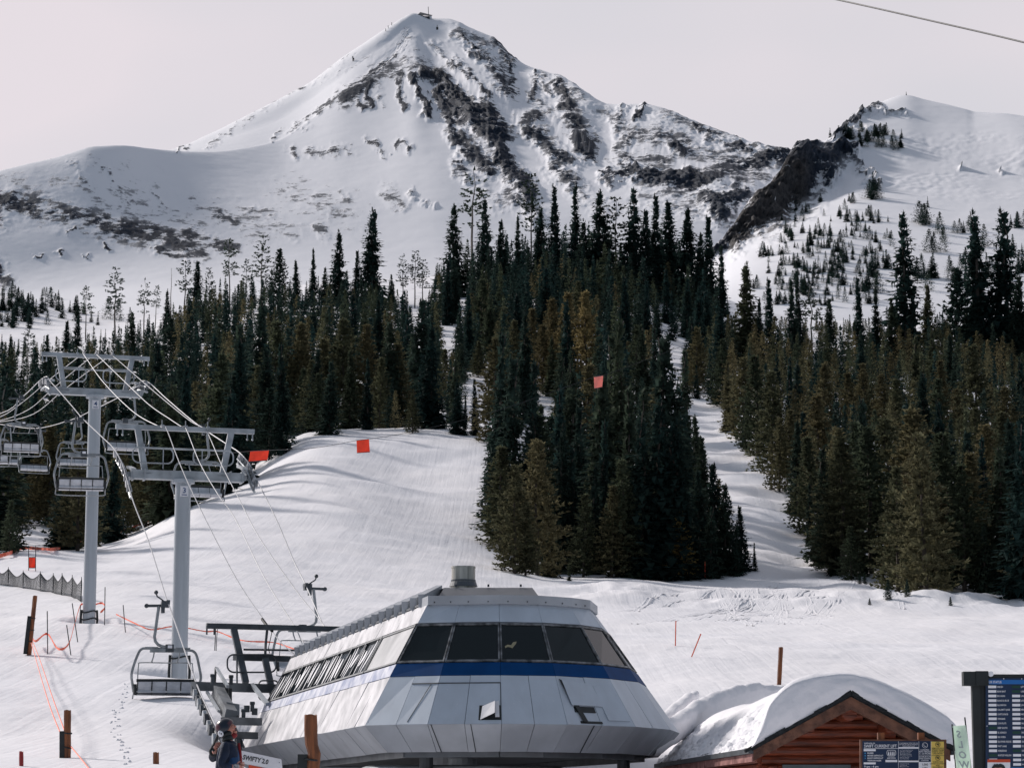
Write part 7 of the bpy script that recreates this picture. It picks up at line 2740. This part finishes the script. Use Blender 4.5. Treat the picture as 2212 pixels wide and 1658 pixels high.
tcn = thing('tram_cabin', P(944.5, 61, D2_), 'tiny dark cable car cabin in front of the slope under the summit', 'cable car')
k = D2_ / F
mb = MB()
mb.box(P(944.5, 61.5, D2_), (4.6 * k, 2.5, 5.6 * k))
mb.build('cabin', 'black', tcn)
mb = MB()
mb.tube([P(944.5, 55, D2_), P(944.5, 59, D2_)], .25, 6)
mb.beam(P(943.2, 55, D2_), P(945.8, 55, D2_), .5, .4)
mb.build('hanger', 'black', tcn)
for px_, y0, y1, lab in ((762.5, 121, 133, 'lone dark marker on the sunlit left slope of the peak'),):
    v = mountain.hit(px_, y1)
    e = thing('slope_marker', v, lab, 'marker')
    mb = MB()
    k = v.y / F
    mb.tube([v - UP * 2, P(762, 122, v.y)], .8, 6)
    mb.build('stake', 'black', e)
    mb = MB()
    mb.box(P(763.5, 127.5, v.y), (3.6 * k, 1.2, 4.2 * k))
    mb.build('panel', 'black', e)
v = hill.hit(1956, 207) or hill.hit(1956, 212)
e = thing('cairn', v, 'tiny marker on the rounded top of the right hill', 'marker')
k = v.y / F
mb = MB()
mb.tube([v - UP * 2, v + UP * 4 * k], 1.0, 7, r1=.3)
mb.build('pile', 'summit', e)
mb = MB()
mb.tube([v, v + UP * 8 * k], .25, 5)
mb.build('rod', 'black', e)
# a dark little machine and posts along the left skyline of the peak
for i_, (px_, y_) in enumerate(((845, 55), (832, 68), (838, 62))):
    v = hit_top(px_, y_)
    e = thing('slope_marker', v, ('uppermost', 'lowest', 'middle')[i_] + ' of three tiny posts on the left ridge just below the summit', 'marker', 'tiny posts below the summit')
    mb = MB()
    mb.tube([v - UP * 2, v + UP * 4.2], .45, 5)
    mb.build('stake', 'summit', e)
# ------------------------------------------------------------------ the person
PD = 33.0
hc = P(499, 1574, PD)                     # centre of the head
pb = ground_at(hc.x, PD)
S = (hc.z - pb.z) / 1.60
def pl(x, y, z):
    return Vector((x * S, y * S, z * S))
def skin_mesh(name, joints, edges, m, parent=None, root=0, lev=2, label=None):
    me = bpy.data.meshes.new(name)
    me.from_pydata([pl(*j[:3]) for j in joints], edges, [])
    o = bpy.data.objects.new(name, me)
    C.objects.link(o)
    sm = o.modifiers.new('skin', 'SKIN')
    sm.use_smooth_shade = True
    if not me.skin_vertices:
        me.skin_vertices.new()
    for i, j in enumerate(joints):
        k_ = .93 if name.startswith('jacket') else 1.0
        r_ = j[3] * S * k_
        me.skin_vertices[0].data[i].radius = (r_, (j[4] if len(j) > 4 else j[3]) * S * k_)
        me.skin_vertices[0].data[i].use_root = (i == root)
    ss = o.modifiers.new('smooth', 'SUBSURF')
    ss.levels = ss.render_levels = lev
    me.materials.append(m)
    if parent is not None:
        o.parent = parent
    return o

def hand(joints, edges, wrist, d, up, side, curl=.5):
    """five fingers closed round something; d points along the forearm, side towards the thumb"""
    d, up, side = Vector(d).normalized(), Vector(up).normalized(), Vector(side).normalized()
    w0 = Vector(joints[wrist][:3])
    pm = len(joints)
    p = w0 + d * .055
    joints.append((*p, .030, .018))
    edges.append((wrist, pm))
    for k in range(4):
        ln = (.038, .044, .042, .032)[k]
        b = p + d * .035 + side * (.030 - .020 * k)
        i0 = len(joints)
        joints.append((*b, .0095))
        edges.append((pm, i0))
        m_ = b + (d * (1 - curl) - up * curl).normalized() * ln
        joints.append((*m_, .0085))
        edges.append((i0, i0 + 1))
        e_ = m_ + (d * (.2 - curl) - up * 1.0).normalized() * ln * .8
        joints.append((*e_, .0075))
        edges.append((i0 + 1, i0 + 2))
    b = w0 + d * .03 + side * .030
    i0 = len(joints)
    joints.append((*b, .011))
    edges.append((wrist, i0))
    m_ = b + (d * .6 + side * .7 - up * .4).normalized() * .036
    joints.append((*m_, .0095))
    edges.append((i0, i0 + 1))
    e_ = m_ + (d * .7 - up * .6 - side * .1).normalized() * .03
    joints.append((*e_, .008))
    edges.append((i0 + 1, i0 + 2))

tilt = R(24)                               # looking up
def hd(x, z, y=0.0):
    """a point of the head: x forwards, z up, before it is tilted back about the neck"""
    c, s = math.cos(tilt), math.sin(tilt)
    return (x * c - z * s - .005, y, 1.50 + x * s + z * c)
J = [(0, 0, .93, .135, .16), (-.03, 0, 1.10, .09, .13), (-.04, 0, 1.28, .085, .13), (-.03, 0, 1.40, .05, .06), (0.0, 0, 1.50, .052)]
E = [(0, 1), (1, 2), (2, 3), (3, 4)]
for s in (-1, 1):
    i = len(J)
    J += [(0, .09 * s, .86, .095), (.02, .10 * s, .50, .062), (-.02, .10 * s, .10, .042), (.12, .11 * s, .04, .04)]
    E += [(0, i), (i, i + 1), (i + 1, i + 2), (i + 2, i + 3)]
# near arm (right) bent across the front, far arm (left) back and up to the strap
i = len(J)
J += [(-.04, -.17, 1.37, .035), (-.09, -.26, 1.14, .03), (.08, -.25, 1.13, .032)]
E += [(2, i), (i, i + 1), (i + 1, i + 2)]
wr_near = i + 2
i = len(J)
J += [(-.05, .17, 1.37, .035), (-.27, .25, 1.24, .03), (-.195, .06, 1.345, .030)]
E += [(2, i), (i, i + 1), (i + 1, i + 2)]
wr_far = i + 2
hand(J, E, wr_far, (.05, -.6, .5), (-.6, -.3, .2), (.3, .3, .8), .6)
hand(J, E, wr_near, (1, .1, .25), (0, -1, 0), (0, .1, 1), .5)
# head: skull, jaw, face
i = len(J)
J += [(*hd(-.01, .10), .088, .078), (*hd(.0, .19), .070, .066), (*hd(.055, .045), .048, .050)]
E += [(4, i), (i, i + 1), (i, i + 2)]
person = skin_mesh('person', J, E, M['skin'])
person.location = pb
tag(person, 'person in a navy ski jacket and patterned helmet, looking up beside the tilted sign', 'person')
ORG[person.name] = pb
def pchild(name, mb, m, smooth=True):
    o = mb.build(name, m, None, org=Vector((0, 0, 0)), smooth=smooth)
    o.parent = person
    return o
H = lambda x, z, y=0.0: pl(*hd(x, z, y))
def hball(mb, x, z, y, rx, rz, ry, nu=14, nv=9):
    n0 = len(mb.v)
    mb.ball((0, 0, 0), (rx * S, ry * S, rz * S), nu, nv)
    c = H(x, z, y)
    rot = Matrix.Rotation(-tilt, 3, 'Y')
    for k in range(n0, len(mb.v)):
        mb.v[k] = tuple(rot @ Vector(mb.v[k]) + c)
mb = MB()
hball(mb, .072, .105, 0, .022, .055, .048)
hball(mb, .102, .098, 0, .018, .016, .013)          # nose
hball(mb, .092, .118, 0, .010, .022, .010)
hball(mb, .078, .035, 0, .026, .020, .028)          # chin
hball(mb, .066, .085, -.036, .022, .024, .014)      # cheeks
hball(mb, .066, .085, .036, .022, .024, .014)
pchild('face', mb, 'skin')
mb = MB()
hball(mb, .094, .064, 0, .010, .005, .020)
pchild('mouth', mb, 'red_cloth')
mb = MB()
for y in (-.026, .026):
    hball(mb, .086, .128, y, .008, .006, .011, 8, 6)
pchild('eyes', mb, 'black')
# helmet: shell open at the face
mb = MB()
vs, fs = [], []
nu, nv = 28, 14
for j in range(nv + 1):
    th = math.pi * .66 * j / nv
    for i in range(nu):
        a = 2 * math.pi * i / nu
        fx = math.cos(a)
        t2 = th * (1 - .42 * max(0, fx) ** 1.5)
        vs.append(H(-.012 + .128 * math.sin(t2) * math.cos(a), .135 + .118 * math.cos(t2), .108 * math.sin(t2) * math.sin(a)))
for j in range(nv):
    for i in range(nu):
        fs.append((j * nu + i, (j + 1) * nu + i, (j + 1) * nu + (i + 1) % nu, j * nu + (i + 1) % nu))
mb.add(vs, fs)
hel = pchild('helmet', mb, 'helmet')
sol = hel.modifiers.new('thickness', 'SOLIDIFY')
sol.thickness = .012
mb = MB()
hball(mb, -.085, .085, -.088, .034, .042, .018)
o = mb.build('ear_patch', 'signwhite', None, org=Vector((0, 0, 0)), smooth=True)
o.parent = hel
mb = MB()
hball(mb, -.078, .080, -.102, .010, .012, .008, 8, 6)
hball(mb, -.092, .098, -.102, .007, .007, .008, 8, 6)
o = mb.build('patch_mark', 'black', None, org=Vector((0, 0, 0)), smooth=True)
o.parent = hel
mb = MB()
hball(mb, -.02, .055, 0, .085, .055, .078)
hball(mb, -.03, .0, 0, .085, .05, .085)
hball(mb, .04, .148, 0, .045, .018, .074)
pchild('hood_liner', mb, 'black')
mb = MB()
hball(mb, .036, .002, 0, .058, .036, .056)
pchild('neck_warmer', mb, 'red_cloth')
# clothes
JJ = [(-.01, 0, .88, .15, .20), (-.025, 0, 1.06, .142, .20), (-.035, 0, 1.26, .135, .21), (-.02, 0, 1.40, .10, .13), (-.01, 0, 1.475, .082, .085)]
EE = [(0, 1), (1, 2), (2, 3), (3, 4)]
i = len(JJ)
JJ += [(-.03, -.20, 1.385, .082), (-.095, -.275, 1.14, .066), (.06, -.262, 1.125, .052)]
EE += [(2, i), (i, i + 1), (i + 1, i + 2)]
i = len(JJ)
JJ += [(-.05, .19, 1.385, .080), (-.275, .255, 1.235, .064), (-.215, .10, 1.32, .048)]
EE += [(2, i), (i, i + 1), (i + 1, i + 2)]
jk = skin_mesh('jacket', JJ, EE, M['jacket'], person)
JB = [(.03, -.07, 1.40, .075, .06), (.045, -.09, 1.27, .09, .09), (.025, -.09, 1.10, .115, .12)]
skin_mesh('jacket_front', JB, [(0, 1), (1, 2)], M['jacket_blue'], jk)
mb = MB()
mb.tube([pl(.100, -.02, 1.43), pl(.125, -.02, 1.30), pl(.135, -.02, 1.10), pl(.135, -.02, .9)], .018 * S, 6)
o = mb.build('zip_flap', 'red_cloth', None, org=Vector((0, 0, 0)), smooth=True)
o.parent = jk
JT = [(0, 0, .90, .15, .17)]
ET = []
for s in (-1, 1):
    i = len(JT)
    JT += [(0, .10 * s, .80, .115), (.02, .105 * s, .48, .09), (-.02, .105 * s, .14, .085)]
    ET += [(0, i), (i, i + 1), (i + 1, i + 2)]
skin_mesh('trousers', JT, ET, M['pants'], person)
for s in (-1, 1):
    mb = MB()
    mb.tube([pl(-.03, .105 * s, .30), pl(-.03, .105 * s, .09)], .075 * S, 12)
    mb.beam(pl(-.11, .105 * s, .05), pl(.19, .105 * s, .05), .10 * S, .10 * S)
    pchild('ski_boot', mb, 'black', False)
mb = MB()
mb.ball(pl(.10, -.262, 1.135), (.045 * S, .035 * S, .04 * S), 10, 8)
gl = pchild('glove_cuff', mb, mat('patterned_glove', (.05, .06, .08), .7, 0, .4, 40, col2=(.5, .5, .52)))
# strap held in the far hand, running up to the back of the helmet
ms_ = MB()
pts = crom([pl(-.205, .02, 1.33), pl(-.235, .02, 1.375), pl(-.205, .01, 1.43), pl(-.16, -.02, 1.53), pl(-.135, -.05, 1.60)], 5)
ms_.tube([p + pb for p in pts], .014 * S, 7)
pts = crom([pl(-.235, .02, 1.375), pl(-.255, .02, 1.33), pl(-.235, .02, 1.28), pl(-.19, .02, 1.285)], 5)
ms_.tube([p + pb for p in pts], .018 * S, 7)
tag(ms_.build('black_strap', 'black'), 'black strap held up behind the helmet by the person', 'strap')
